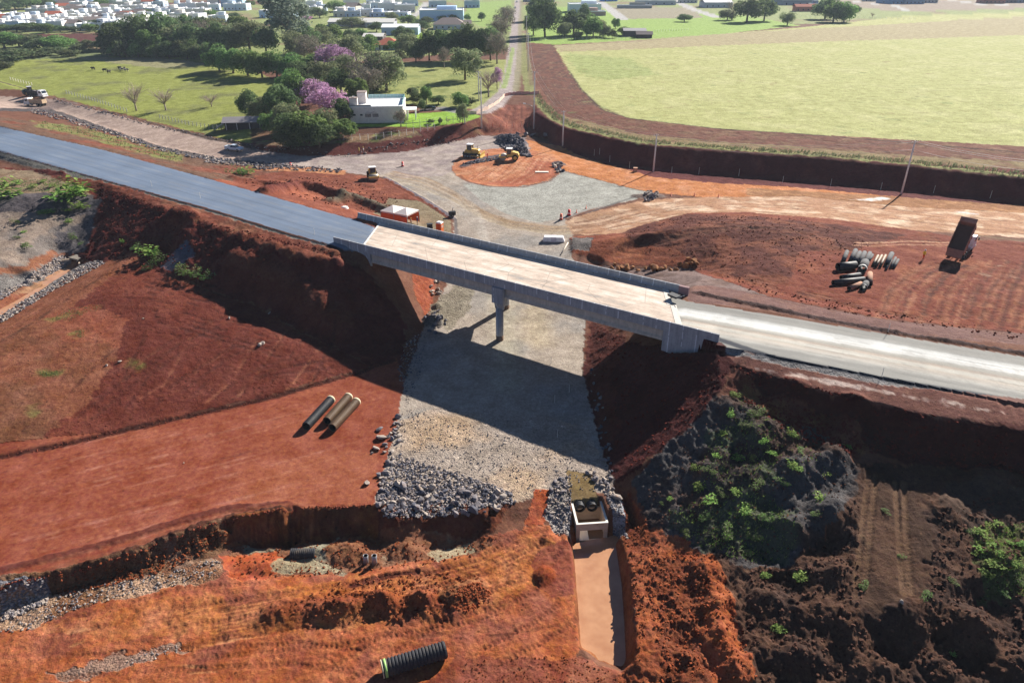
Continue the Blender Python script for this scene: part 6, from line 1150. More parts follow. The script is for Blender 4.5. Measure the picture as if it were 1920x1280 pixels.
LE = [leafmat('leaf_eucalypt', (.18,.22,.17)), leafmat('leaf_eucalypt_pale', (.27,.31,.24))]
LW = [leafmat('weed_green', (.13,.24,.045), .3, .4), leafmat('weed_light', (.27,.38,.09), .3, .4)]
LX = [leafmat('scrub_green', (.10,.14,.06)), leafmat('scrub_pale', (.16,.18,.09))]
def crown_mesh(seed, n, nb, leaf, shape=(1,1,.8), bottom=.25, hollow=.5, spread=.62):
    """unit crown: radius 1, standing from z=bottom to about 1.9; leaf clumps on many uneven blobs"""
    q = np.random.RandomState(seed); V = []; F_ = []; M_ = []; k = 0
    blobs = []
    for i in range(nb):
        a = q.uniform(0, 6.28); e = math.asin(q.uniform(-.75, 1)); rr_ = q.uniform(.35, spread+.1)
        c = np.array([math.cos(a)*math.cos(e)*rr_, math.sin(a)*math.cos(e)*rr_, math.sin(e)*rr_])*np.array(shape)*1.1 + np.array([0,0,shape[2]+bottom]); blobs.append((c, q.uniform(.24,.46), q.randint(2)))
    for (c, r_, mi) in blobs:
        m_ = int(n/nb)
        for j in range(m_):
            d = q.normal(size=3); d /= np.linalg.norm(d)
            if d[2] < -.3 and q.rand() < .5: d[2] = -d[2]
            p = c + d*r_*(hollow+(1-hollow)*q.rand()**.4)*np.array([1,1,.85]); nr = d*.8 + q.normal(size=3)*.6; nr /= np.linalg.norm(nr)
            u = np.cross(nr, [0,0,1.01]); u /= np.linalg.norm(u)+1e-6; w2 = np.cross(nr, u); s_ = leaf*q.uniform(.6,1.4); a = q.uniform(0,6.28); u2 = u*math.cos(a)+w2*math.sin(a); w3 = np.cross(nr, u2)
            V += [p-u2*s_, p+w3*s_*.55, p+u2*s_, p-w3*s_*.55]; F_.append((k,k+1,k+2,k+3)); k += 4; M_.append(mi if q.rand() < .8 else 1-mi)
    me = bpy.data.meshes.new('crown'); me.from_pydata([tuple(v) for v in V], [], F_); me.polygons.foreach_set('material_index', M_); me.update(); return me
def limbs_mb(seed, h, r0, n=9, spread=.7, twig=0):
    q = random.Random(seed); m = MB(); top = h
    m.tube([(0,0,-.15),(q.uniform(-.04,.04),q.uniform(-.04,.04),top*.5),(q.uniform(-.08,.08),q.uniform(-.08,.08),top)], [r0,r0*.75,r0*.5], 7)
    for i in range(n):
        a = i*2.4+q.uniform(-.3,.3); z0 = top*q.uniform(.55,1); L1 = spread*q.uniform(.6,1.1); e = Vector((math.cos(a)*L1, math.sin(a)*L1, z0+q.uniform(.35,.9)))
        s0 = Vector((0,0,z0)); mid = s0.lerp(e,.5)+Vector((0,0,.08)); m.tube([s0, mid, e], [r0*.42,r0*.28,r0*.1], 5)
        for t_ in range(twig):
            b0 = s0.lerp(e, q.uniform(.35,1)); d = Vector((q.gauss(0,.3)+math.cos(a)*.2, q.gauss(0,.3)+math.sin(a)*.2, q.uniform(.12,.55))); mm = b0+d*.5+Vector((q.gauss(0,.03),q.gauss(0,.03),0)); m.tube([b0, mm, b0+d], [r0*.14,r0*.1,r0*.04], 3, cap=False)
    return m
def proto_tree(kind, seed):
    t = bpy.data.objects.new('tree', None); C.objects.link(t)
    spec = {'dark': (LD,5200,34,.058,(1,1,1.0),-.02,'leafy_tree'), 'mid': (LM,5000,32,.06,(1,1,.85),-.05,'leafy_tree'), 'olive': (LO,5200,34,.05,(1,1,.85),.0,'leafy_tree'), 'grey': (LG,3400,34,.035,(1,1,.85),.15,'bare_tree'),
            'pink': (LP,3000,26,.05,(1,1,.75),.25,'flowering_tree'), 'euc': (LE,6500,46,.055,(.9,.9,1.7),.3,'eucalyptus_tree'), 'scrub': (LX,2200,18,.07,(1,1,.6),.05,'shrub'), 'bare': (None,0,0,0,None,.5,'bare_tree')}[kind]
    if spec[0]:
        me = crown_mesh(seed, spec[1], spec[2], spec[3], spec[4], spec[5], .35 if kind in ('grey','pink') else .55)
        for mm in spec[0]: me.materials.append(mm)
        o = bpy.data.objects.new('crown', me); C.objects.link(o); o.parent = t
    th_ = {'dark':.9,'mid':.7,'olive':.8,'grey':.8,'pink':.8,'euc':1.6,'scrub':.3,'bare':.6}[kind]
    obj('trunk', limbs_mb(seed, th_, .07 if kind != 'scrub' else .04, 10 if kind in ('bare','grey') else 7, .6, 16 if kind == 'bare' else 9 if kind in ('grey','pink') else 0), PALEB if kind in ('bare','grey','euc') else BARK, t)
    t.name = spec[6]; return t
UH = {'dark':2.05,'mid':1.75,'olive':1.8,'grey':1.95,'pink':1.9,'euc':4.0,'scrub':1.4,'bare':1.9}
UW = {}
PROTO = {k: [proto_tree(k, 31*i+len(k)*3+i) for i in range(n)] for k, n in (('dark',3),('mid',3),('olive',2),('grey',2),('pink',2),('euc',1),('scrub',2),('bare',2))}
for k_, ps_ in PROTO.items():
    zz = sorted(v.co.z for p_ in ps_ for c_ in p_.children for v in c_.data.vertices); UH[k_] = zz[int(len(zz)*.985)]
    ww = sorted(math.hypot(v.co.x, v.co.y) for p_ in ps_ for c_ in p_.children for v in c_.data.vertices); UW[k_] = ww[int(len(ww)*.96)]
USED = set(); QT = random.Random(11)
def tree(kind, px, yb, yt, width, label, group=None, cat='tree'):
    """width in photo pixels"""
    b, h = vh(px, yb, yt); dist = math.sqrt(b.x**2+b.y**2+(CH-b.z)**2); rad = width/2*dist/CF
    i = QT.randrange(len(PROTO[kind])); p = PROTO[kind][i]; key = (kind, i)
    rf_ = rad*1.04/UW[kind]; s = (rf_*QT.uniform(.92,1.12), rf_*QT.uniform(.92,1.12), max(h*1.04/UH[kind], .3)); rz = QT.uniform(0,6.28)
    if key not in USED: USED.add(key); t = p; t.location = b; t.rotation_euler.z = rz; t.scale = s
    else: t = dup(p, b, rz, scale=s)
    if 'group' in t: del t['group']
    return tag(t, label, cat, group)
# the long wood behind the pasture
gw = 'trees of the wood behind the pasture'
xs0 = [(222,50,38),(246,58,36),(268,44,40),(290,62,36),(312,40,44),(336,56,40),(362,50,42)]
for i, (x, yt, w_) in enumerate(xs0): tree(['dark','olive','dark','mid'][i%4], x, 105-(i*5)%7, yt-4, w_+12, 'tree in the tall front row of the wood, %s from the left' % ORD[i], gw)
for i, (x, yb, yt, w_, k) in enumerate([(232,92,40,44,'dark'),(280,88,36,48,'mid'),(325,88,34,50,'dark'),(385,96,44,48,'grey'),(410,100,50,46,'dark'),(440,100,48,50,'olive'),(470,100,46,54,'olive'),(500,102,52,48,'dark'),(385,84,34,44,'dark'),(420,84,36,48,'olive'),(455,82,34,44,'mid'),(490,82,44,44,'olive'),(350,78,30,36,'dark'),(575,100,48,46,'dark'),(600,92,56,46,'olive'),(620,84,48,40,'mid')]):
    tree(k, x, yb, yt, w_, {'dark':'dark green','olive':'olive','grey':'grey-brown','mid':'mid green'}[k]+' tree in the back of the wood, %s crown counted from the left' % ORD[i], gw)
for i in range(18): x = 214+i*11.5; tree(['dark','mid','scrub'][i%3], x, 107+(i*7)%5-(2 if x < 300 else 0)+max(0,(x-330)*.05), 78+(i*5)%9, 30, 'low bush at the foot of the tall wood, %s from the left' % ORD[i], 'undergrowth of the wood', 'bush')
for i, (x, yb, yt, w_) in enumerate([(412,134,92,44),(438,138,94,46),(465,142,98,46),(492,146,100,48),(520,146,104,46),(548,146,108,46),(572,140,106,48),(600,138,104,40)]):
    tree('mid', x, yb, yt, w_, 'light green rounded tree along the front of the wood, %s from the left' % ORD[i], 'light green trees in front of the wood')
tree('euc', 546, 100, -22, 72, 'very tall pale eucalyptus rising above the wood to the top of the picture')
for i, (x, yb, yt, w_, k) in enumerate([(560,112,62,50,'olive'),(585,120,70,50,'grey'),(655,128,72,60,'olive'),(625,140,88,66,'pink'),(668,116,78,44,'dark'),(690,100,68,40,'mid'),(560,150,120,44,'dark'),(648,150,108,50,'olive'),(608,160,120,52,'olive'),(640,176,130,48,'dark'),(700,172,104,90,'grey'),(724,170,100,70,'olive'),(690,184,128,60,'grey'),(672,192,150,40,'mid')]):
    tree(k, x, yb, yt, w_, {'pink':'pink-blossomed tree in the middle of the wood above the white house','olive':'olive tree','grey':'large grey leafless tree','dark':'dark green tree','mid':'green tree'}[k]+('' if k == 'pink' else ' in the grove behind the white house, %s from the back' % ORD[i]), 'grove behind the white house')
for i, (x, yb, yt, w_, k) in enumerate([(470,222,176,36,'dark'),(500,222,180,50,'olive'),(530,228,170,60,'dark'),(560,196,140,50,'mid'),(590,196,152,58,'pink'),(575,180,140,44,'dark'),(614,216,168,68,'pink'),(646,232,186,34,'dark'),(540,252,196,56,'olive'),(548,272,222,64,'dark'),(580,270,215,60,'mid'),(610,258,206,50,'olive'),(600,276,232,54,'dark'),(636,262,226,50,'mid'),(655,255,232,28,'mid'),(540,278,248,44,'scrub'),(515,250,212,44,'mid'),(632,150,126,36,'grey'),(545,176,138,44,'mid'),(524,196,160,40,'dark')]):
    tree(k, x, yb, yt, w_, ('pink-blossomed tree left of the white house, %s one' % ('farther, smaller' if x < 600 else 'nearer, fuller')) if k == 'pink' else {'olive':'olive','dark':'dark','mid':'bright green','grey':'grey bare','scrub':'low'}[k]+' tree in the clump left of the white house, %s from the left' % ORD[i], 'clump left of the white house')
gr = 'dark trees in a row beside the old road'
for i, (x, yt) in enumerate([(805,60),(830,58),(852,62),(876,54),(898,56),(920,60)]): tree('dark', x, 114, yt, 44, 'tall dark tree in the row left of the road, %s from left' % ORD[i], gr)
tree('olive', 872, 150, 97, 50, 'round olive tree standing alone in the paddock left of the old road'); tree('bare', 916, 182, 127, 46, 'sparse tree with pink blossom on its right side at the road bend')
tree('pink', 932, 168, 130, 22, 'narrow pink blossom crown behind the sparse tree at the road bend'); tree('grey', 833, 128, 92, 22, 'thin grey tree in front of the dark row')
for i, (x, yb, yt, w_) in enumerate([(932,120,66,40),(938,84,36,38),(946,60,20,34),(952,44,12,28),(925,100,60,32)]): tree('grey', x, yb, yt, w_, 'grey leafless tree on the old road verge, %s from the bottom' % ORD[i], 'grey trees on the verge')
for i, (x, yb, yt, w_, k) in enumerate([(765,105,66,46,'olive'),(780,118,84,34,'dark'),(742,98,78,26,'mid'),(756,80,50,34,'dark'),(706,60,44,26,'dark'),(660,52,34,44,'olive'),(655,74,58,26,'dark'),(676,72,56,26,'mid'),(800,48,34,24,'dark'),(765,46,30,30,'mid'),(735,38,24,24,'olive'),(790,58,40,30,'dark'),(750,112,94,20,'scrub'),(724,94,84,12,'mid'),(830,40,30,16,'mid'),(850,40,28,18,'dark'),(876,38,28,12,'mid'),(903,40,24,14,'dark'),(600,34,18,26,'dark'),(630,22,4,32,'mid'),(575,42,30,20,'pink'),(590,30,14,20,'olive')]):
    tree(k, x, yb, yt, w_, {'olive':'olive','dark':'dark','mid':'green','scrub':'bushy','pink':'pink'}[k]+' tree among the sheds left of the old road, %s of them' % ORD[i], 'trees among the sheds')
# right of the old road
for i, (x, yb, yt, w_, k) in enumerate([(1004,40,2,34,'dark'),(1022,70,6,48,'dark'),(1000,66,26,34,'dark'),(1058,70,44,28,'olive'),(1075,66,20,46,'dark'),(1095,50,14,20,'dark'),(1112,70,34,30,'mid'),(1125,68,40,28,'olive'),(1100,68,42,26,'mid'),(1154,54,36,14,'mid'),(1136,70,50,18,'scrub'),(1170,66,52,20,'mid'),(1082,74,60,20,'scrub'),(1148,72,58,18,'scrub')]):
    tree(k, x, yb, yt, w_, {'olive':'olive','dark':'dark','mid':'green','scrub':'low bushy'}[k]+' tree in the group right of the old road, %s of them' % ORD[i], 'trees right of the old road')
tree('dark', 1283, 41, 27, 24, 'small round tree alone in the meadow near the top'); tree('olive', 1363, 38, 20, 26, 'pale bushy tree left of the big dark tree at the top right'); tree('bare', 1372, 38, 2, 30, 'bare tree beside the big dark tree at the top right')
tree('dark', 1400, 42, -2, 46, 'big dark tree at the top right, left of its twin'); tree('dark', 1432, 40, 0, 40, 'big dark tree at the top right, right of its twin'); tree('olive', 1476, 48, 26, 24, 'small olive tree alone on the edge of the field'); tree('dark', 1546, 36, 2, 40, 'dark tree behind the rounded pair at the field edge'); tree('mid', 1562, 42, 8, 34, 'left of the rounded pair of trees at the field edge'); tree('mid', 1582, 42, 8, 30, 'right of the rounded pair of trees at the field edge'); tree('mid', 1604, 24, 12, 14, 'small green bush right of the rounded pair'); tree('bare', 1635, 34, 24, 8, 'tiny bare tree alone on the field edge')
# bare trees in the pasture, scrub on the left
tree('bare', 256, 208, 158, 44, 'left bare tree in the pasture beside the service road'); tree('bare', 311, 207, 166, 42, 'middle bare tree in the pasture beside the service road'); tree('bare', 397, 200, 178, 34, 'small bare tree in the pasture, rightmost of three')
for i, (x, yb, yt, w_, k) in enumerate([(10,92,62,50,'mid'),(36,88,66,34,'olive'),(62,90,68,46,'scrub'),(85,94,72,44,'scrub'),(112,96,70,40,'mid'),(134,86,74,18,'mid'),(160,88,76,22,'scrub'),(188,92,78,30,'scrub'),(150,98,84,34,'scrub'),(20,114,94,60,'scrub'),(60,108,94,50,'scrub'),(96,104,90,34,'scrub'),(205,104,92,24,'scrub'),(130,106,94,30,'scrub'),(8,128,116,30,'scrub')]):
    tree(k, x, yb, yt, w_, {'mid':'green bushy tree','olive':'olive bushy tree','scrub':'low pale green bush'}[k]+' at the upper left edge of the pasture, %s of the thicket' % ORD[i], 'thicket at the upper left', 'bush' if k == 'scrub' else 'tree')
for i, (x, yb, yt, w_) in enumerate([(8,60,48,22),(32,60,46,24),(48,60,44,26),(88,62,46,22),(113,60,48,20),(140,60,50,16),(168,60,46,20),(185,56,38,20),(214,58,42,26),(236,32,22,16),(275,28,18,22),(130,60,50,14),(68,58,44,22),(10,22,6,20),(30,20,-4,30),(52,18,-4,34),(72,16,-4,30),(92,16,0,26),(190,14,-2,24),(210,12,-4,22),(240,12,-2,20),(395,30,20,24),(330,44,30,30),(12,60,50,14),(470,12,2,16),(440,34,24,20)]):
    tree('dark' if i % 3 else 'mid', x, yb, yt, w_, 'town tree among the white houses at the upper left, %s of them' % ORD[i], 'town trees')
# house garden
for x, yb, yt, w_, k, lb in [(752,238,208,28,'grey','brown leafless climber bush against the front of the white house'),(782,194,178,24,'dark','dark shrub at the right corner of the white house'),(800,196,164,20,'mid','tall narrow garden tree behind the parked car'),(822,196,180,24,'dark','dark garden shrub right of the parked car'),(863,200,176,28,'mid','bushy garden shrub by the drive'),(792,208,190,16,'dark','small shrub beside the porch'),(868,232,198,20,'olive','tall thin shrub by the leaning post'),(880,196,184,20,'scrub','low shrub by the road verge'),(840,232,222,10,'bare','young bare sapling on the bright lawn'),(808,232,224,14,'dark','low dark bush in the fence of the lawn'),(826,232,222,8,'mid','little palm-like bush in the lawn fence'),(775,184,166,26,'scrub','pale bush behind the white house'),(700,176,158,30,'dark','dark bush directly behind the white house'),(1052,60,52,16,'pink','small pinkish bush among the trees right of the old road'),(790,60,54,12,'grey','pale dry bush by the blue shed')]:
    tree(k, x, yb, yt, w_, lb, None, 'bush' if 'bush' in lb or 'shrub' in lb else 'tree')
for ps in PROTO.values():
    for p in ps:
        if 'label' not in p:
            for c_ in list(p.children): bpy.data.objects.remove(c_)
            bpy.data.objects.remove(p)
# weeds and shrubs on the site
def weed_mesh(seed, n, leaf, h=.7, droop=0):
    q = random.Random(seed); m = MB()
    cl_ = [(q.uniform(-.38,.38), q.uniform(-.38,.38), q.uniform(.14,.34), q.uniform(.4,1.1)) for _ in range(6)]
    for i in range(n):
        a = q.uniform(0,6.28); c_ = cl_[q.randrange(6)]; rr_ = q.uniform(.05,1)**.7; z = h*c_[3]*q.uniform(.35,1)*(1.1-.6*rr_); p = Vector((c_[0]+math.cos(a)*rr_*c_[2], c_[1]+math.sin(a)*rr_*c_[2], z)); d = Vector((math.cos(a+q.gauss(0,.5)), math.sin(a+q.gauss(0,.5)), q.uniform(-.25,.45))).normalized(); s_ = leaf*q.uniform(.6,1.3); w2 = d.cross(Vector((q.gauss(0,.3),q.gauss(0,.3),1))).normalized()
        m.add([p, p+d*s_*.5+w2*s_*.33, p+d*s_*1.05+Vector((0,0,-s_*.15)), p+d*s_*.5-w2*s_*.33], [(0,1,2,3)], mi=q.randrange(2))
    return m
WP = []
for i, (n_, lf, h_) in enumerate([(150,.19,.75),(110,.24,.55),(300,.12,.8)]):
    w0 = obj('weed', weed_mesh(i, n_, lf, h_), LW if i < 2 else [LW[0], LX[1]], fix=False); WP.append(w0)
WP0 = [True]*3
def weed(x, y, size, k, label, group, name='weed', cat='weed', hs=1):
    if label.startswith('large bushy'): size *= .8
    p = G(x, y) if not isinstance(x, tuple) else ground(*x)
    o = WP[k] if WP0[k] else WP[k].copy()
    if not WP0[k]: C.objects.link(o)
    WP0[k] = False; o.name = name; o.location = p; o.rotation_euler.z = QT.uniform(0,6.28); o.scale = (size*QT.uniform(.7,1.3), size*QT.uniform(.7,1.3), size*hs*QT.uniform(.6,1.2))
    return tag(o, label, cat, group)
W_ = [(1418,778,2.2,2),(1308,918,1.9,0),(1420,908,2.2,2),(1330,885,1.9,2),(1400,800,1.5,2),(1375,742,1.3,0),(1372,780,1.4,0),(1355,812,1.0,1),(1500,880,1.0,0),(1488,818,1.5,0),(1500,845,1.4,2),(1448,850,1.2,0),(1492,878,1.5,0),(1550,890,1.0,1),(1590,838,1.0,0),(1468,905,1.4,2),(1440,975,2.4,2),(1400,960,1.9,0),(1320,975,1.6,2),(1365,1000,2.4,2),(1410,1010,2.2,2),(1330,935,1.2,1),(1500,1082,1.4,0),(1432,1080,1.0,0),(1455,1180,1.1,0),(1535,935,1.2,1),(1620,1100,1.0,2),(1255,935,.9,0),(1240,945,.7,2),(1850,985,1.5,1),(1872,985,1.4,1),(1888,997,1.2,1),(1842,1000,1.5,1),(1836,1030,1.2,1),(1862,1025,1.8,1),(1878,1040,1.7,1),(1895,1020,1.3,1),(1868,1058,1.9,1),(1905,1062,1.6,0),(1828,1035,1.1,1),(1818,998,1.4,2),(1908,1090,2.2,2),(1880,1112,2.0,2),(1855,1078,1.7,0),(1788,1228,1.0,0),(1785,1090,1.3,2),(1735,1118,1.2,2),(1300,880,1.2,0),(1352,925,1.5,2),(1380,925,1.2,0),(1380,860,1.5,0),(1410,860,1.2,2),(1430,830,1.3,0),(1345,855,1.0,1),(1530,965,1.2,2),(1395,1035,1.6,2),(1915,1020,1.2,0),(1285,1000,1.2,2),(1660,960,.8,2),(1690,1045,.8,2)]
wc = {}
for i, (x, y, s_, k) in enumerate(sorted(W_)):
    z = 'near the top of the slope below the highway' if y < 830 else 'at the right edge of the dark spoil' if x > 1740 else 'low on the spoil slope' if y > 1040 else 'on the grey spoil slope right of the underpass'
    lb = ('large bushy' if s_ > 1.8 else 'broad-leaved' if k == 1 else 'small bright' if s_ < 1.2 else 'leafy') + ' weed ' + z; wc[lb] = wc.get(lb, 0)+1
    weed(x, y, s_*(.8 if x < 1740 else .55), k, lb + ', %s from left' % ORD[wc[lb]-1], 'weeds on the right spoil slope')
for i, (x, y, s_, k, lb) in enumerate([(286,480,3.6,0,'big leafy weed at the foot of the dark embankment'),(300,492,2.4,2,'bushy weed right of the big leafy weed at the embankment foot'),(258,470,2.0,2,'pale small bush left of the big leafy weed'),(345,512,3.0,2,'grassy green bush in the shade edge, left part'),(370,518,3.0,2,'grassy green bush in the shade edge, middle part'),(390,525,2.4,2,'grassy green bush in the shade edge, right part'),(280,505,2.4,2,'low bush below the big leafy weed'),(232,455,1.0,0,'tiny weed on the dark embankment'),(122,375,5.5,0,'large bright green shrub on the grey terrace edge, left half'),(150,368,5.5,0,'large bright green shrub on the grey terrace edge, right half'),(10,372,5.0,0,'bright green shrub at the left picture edge above the terrace'),(2,352,4.5,0,'leafy shrub cut by the left picture edge'),(155,392,2.8,0,'yellow-green shrub below the terrace shrubs'),(130,395,1.8,0,'small yellow-green shrub on the shaded terrace face'),(80,402,1.7,0,'left of the paired small shrubs below the terrace'),(92,399,1.7,0,'right of the paired small shrubs below the terrace'),(48,463,1.8,2,'dark green bush on the grey slope above the drain'),(33,446,1.2,2,'small bush on the grey slope, left of the other'),(30,418,1.6,2,'grey-green tuft near the top of the grey slope'),(45,436,1.0,0,'tiny green tuft on the grey slope'),(138,448,2.0,2,'pale bush beside the embankment above the culvert'),(128,418,1.6,0,'bright bush on the dark slope above the culvert'),(100,350,2.2,0,'light green plant on the pale terrace'),(80,342,1.8,0,'light green plant left on the pale terrace'),(60,352,1.6,0,'scattered plant in the middle of the pale terrace'),(30,345,2.0,0,'yellow-green plant near the left of the pale terrace'),(445,328,4.0,2,'wide green bush on the red dirt beyond the highway, left half'),(460,327,3.4,0,'wide green bush on the red dirt beyond the highway, right half'),(152,458,1.2,2,'dry bush just right of the pale bush')]):
    weed(x, y, s_*.95, k, lb, None, 'bush' if s_ > 1.9 else 'weed', 'bush' if s_ > 1.9 else 'weed')
def stuff_blades(name, label, cat, areas, mats_, seed):
    q = random.Random(seed); m = MB()
    for n_, poly, h0, h1 in areas:
        for (x, y) in scatter(n_, poly, q):
            z = hgt(x, y)-.03; h_ = q.uniform(h0, h1); 
            for k in range(3):
                a = q.uniform(0,6.28); w2 = h_*.12; tip = (x+math.cos(a+1)*h_*.45, y+math.sin(a+1)*h_*.45, z+h_*q.uniform(.6,1)); m.add([(x-math.cos(a)*w2, y-math.sin(a)*w2, z),(x+math.cos(a)*w2, y+math.sin(a)*w2, z), tip], [(0,1,2)], mi=q.randrange(len(mats_)))
    o = obj(name, m, mats_, fix=False); o['kind'] = 'stuff'; o['label'] = label; o['category'] = cat; return o
stuff_blades('verge_grass', 'rank grass along the lip of the dark cut face', 'grass', [(2000,[(1004,184),(1018,205),(1040,226),(1075,240),(1200,267),(1340,278),(1500,289),(1700,306),(1920,331),(1920,323),(1700,299),(1500,283),(1340,273),(1200,260),(1080,232),(1045,214),(1022,190),(1010,176)],.3,1.0)], [LX[0], LX[1], leafmat('dry_grass', (.24,.22,.13), .3, .4)], 4)
stuff_blades('low_weeds', 'low green ground weeds over the grey spoil slope', 'ground cover', [(800,[(1250,960),(1340,930),(1450,930),(1500,1000),(1470,1050),(1380,1050),(1280,1010)],.12,.4),(450,[(1350,800),(1430,770),(1460,860),(1420,930),(1330,930),(1310,870)],.12,.35),(500,[(1820,990),(1925,980),(1925,1120),(1850,1120)],.15,.4),(300,[(1380,700),(1480,800),(1560,890),(1400,880)],.1,.3)], LW+[LM[1]], 8)
stuff_blades('roadside_grass', 'bright grass patches beside the highway and on the red slope', 'grass', [(480,[(70,228),(160,242),(260,270),(345,294),(340,304),(260,286),(160,256),(80,240)],.25,.8),(150,[(92,600),(120,580),(185,572),(185,582),(130,602)],.15,.35),(60,[(140,620),(158,618),(158,632),(140,632)],.15,.3),(90,[(75,696),(110,696),(110,706),(75,706)],.15,.35),(500,[(640,236),(780,236),(870,228),(862,262),(760,280),(640,285)],.1,.25),(500,[(20,340),(120,330),(160,360),(60,362)],.15,.5)], [LX[0], LW[0], LX[1]], 9)
print('plants', time.time()-T0)
# ------------------------------------------------------------------ the white house by the road
WW = mat('house_white', (228,218,210), .8, .2, var=.1, dirt=(206,190,184)); WR = mat('roof_white', (240,240,240), .7, .2, var=.05); WIN = mat('dark_window', (44,52,66), .2, .6); RAILG = mat('green_glass', (170,214,208), .15, .6); FR_ = mat('frame_grey', (150,150,150), .6); TIL = mat('roof_tile', (190,110,88), .85, .1, var=.2); TILG = mat('roof_tile_grey', (150,136,130), .85, .1, var=.2); MTL = mat('metal_roof', (222,218,210), .5, .4, var=.08); WDK = mat('dark_timber', (82,74,72), .9, .1, var=.35, sc=1)
h0 = Vector(U(658,232.5,6.3)); h1 = Vector(U(757,231,6.3)); hx = (h1-h0); Wd = hx.length; ha = math.atan2(hx.y, hx.x); Dp = 15.0; HH = 4.9
hs = thing('white_house', 'white two-level house with flat roof terrace and glass railing beside the road works', 'house', (h0.x, h0.y, 6.3), ha)
obj('wall', MB().box((Wd/2,Dp/2,HH/2-1.2),(Wd,Dp,HH+2.4-.02)), WW, hs)
rf = obj('roof', MB().box((Wd/2,Dp/2,HH+.05),(Wd+.3,Dp+.3,.22)), WR, hs); obj('parapet', MB().box((3.2,.1,HH+.35),(6.6,.25,.5)), FR_, rf)
rl = obj('railing', MB().box((Wd/2+2,Dp-.1,HH+.75),(Wd-4.4,.05,1.1)), RAILG, rf); obj('railing', MB().box((Wd-.1,Dp/2+1,HH+.75),(.05,Dp-2.4,1.1)), RAILG, rf)
for i in range(11): obj('rail_post', MB().box((4.4+i*(Wd-4.6)/10,Dp-.1,HH+.75),(.08,.08,1.2)), WHT, rl)
for i in range(6): obj('baluster', MB().box((6.8+i*1.6,.05,HH+.55),(.06,.06,.9)), WHT, rf)
for (x, y, w_, d_, z, lb) in [(1.2,2.0,2.4,2.2,2.2,'tower'),(3.3,6.8,2.6,3.6,3.2,'stair_tower')]:
    tw = obj(lb, MB().box((x,y,HH+.1+z/2),(w_,d_,z)), WW, hs); obj('tower_roof', MB().box((x,y,HH+.2+z),(w_+.2,d_+.2,.15)), TILG, tw)
obj('satellite_dish', MB().lathe([(0,0),(.35,.06),(.5,.18)],12,'z',(1.4,2.2,HH+2.6)), WHT, hs, fix=False)
for x, w_ in [(1.3,.75),(3.4,.75),(14.2,.75)]: obj('window', MB().box((x,-.02,2.6),(w_,.08,.5)), WIN, hs)
for g0 in (4.7, 6.9):
    for i in range(5): obj('window', MB().box((g0+i*.36,-.02,2.4),(.24,.08,1.0)), WIN, hs)
for i in range(9): obj('wall_ornament', MB().lathe([(.1,-.03),(.16,-.03),(.16,.03),(.1,.03)],8,'y',(4.9+i*.38,-.05,3.25+.12*math.sin(i*1.4)),closed=True), FR_, hs)
pc_ = thing('entrance_porch', 'small white porch with slender columns at the right end of the white house', 'porch', (hs.location.x+math.cos(ha)*(Wd+.6), hs.location.y+math.sin(ha)*(Wd+.6)+3.2, 6.3), ha)
obj('porch_roof', MB().box((1.3,2.2,3.3),(3.4,5.0,.25)), WR, pc_)
for x in (.2,2.7):
    for y in (0,4.4): obj('column', MB().tube([(x,y,-.5),(x,y,3.2)], .16, 8), WHT, pc_)
rw = thing('retaining_wall', 'mossy dark retaining wall below the white house and lawn', 'retaining wall', (0,0,0)); a = U(655,240,5.2); b_ = U(760,240,5.2); c_ = U(862,229,5.6)
m = MB(); 
for p0, p1 in ((a, b_), (b_, c_)): d = np.array(p1)-np.array(p0); m.box(((p0[0]+p1[0])/2,(p0[1]+p1[1])/2,5.4),(math.hypot(d[0],d[1]),.4,2.3),math.atan2(d[1],d[0]))
obj('masonry', m, mat('moss_wall', (84,90,78), .95, .1, var=.4), rw)
def fence(pts, n, hgt_, label, m_, rails=1, r_=.07, name='post_fence'):
    W2 = [G(*p) for p in pts]; seg = [(W2[i+1]-W2[i]).length for i in range(len(W2)-1)]; tot = sum(seg); t = thing(name, label, 'fence', W2[0])
    P_ = []
    for k in range(n):
        s = tot*k/(n-1)-1e-6; i = 0
        while i < len(seg)-1 and s > seg[i]: s -= seg[i]; i += 1
        p = W2[i].lerp(W2[i+1], max(0, s)/seg[i]); p.z = hgt(p.x, p.y); P_.append(p)
    me = MB().box((0,0,hgt_/2-.1),(r_*2,r_*2,hgt_+.2)).mesh('post'); me.materials.append(m_)
    for p in P_: o = bpy.data.objects.new('post', me); C.objects.link(o); o.parent = t; o.location = p-W2[0]
    for k in range(rails): z = hgt_*(k+1)/(rails)*.95; obj('wire', MB().tube([p-W2[0]+Vector((0,0,z)) for p in P_], .018, 3), WIRE, t)
    return t
fence([(645,263),(700,262),(760,254),(815,243)], 13, 1.7, 'pale post fence along the top of the red bank below the white house', STK, 2); fence([(762,240),(862,230)], 9, 2.2, 'thin dark post fence in front of the bright lawn', FR_, 1, .05)
fence([(125,176),(170,188),(210,201),(238,210)], 22, 1.3, 'old timber post fence in the pasture above the pale service road', FR_, 2, .09); fence([(300,222),(350,234),(415,243)], 18, 1.3, 'post fence in the pasture between the bare trees and the barn', FR_, 2, .08); fence([(20,150),(60,160)], 9, 1.2, 'short post fence at the far left of the pasture', PCON, 1, .08)
fence([(1000,77),(1090,75),(1180,74)], 26, 1.4, 'fence at the near edge of the tree group right of the old road', STK, 2, .08); fence([(1225,60),(1290,58)], 14, 1.2, 'timber fence right of the small dark barn', PCON, 1, .08); fence([(1500,32),(1715,37)], 22, 1.2, 'distant fence across the top of the field', PCON, 1, .07)
fence([(845,188),(872,186),(890,192)], 9, 1.6, 'dark garden fence behind the drive', FR_, 2, .05)
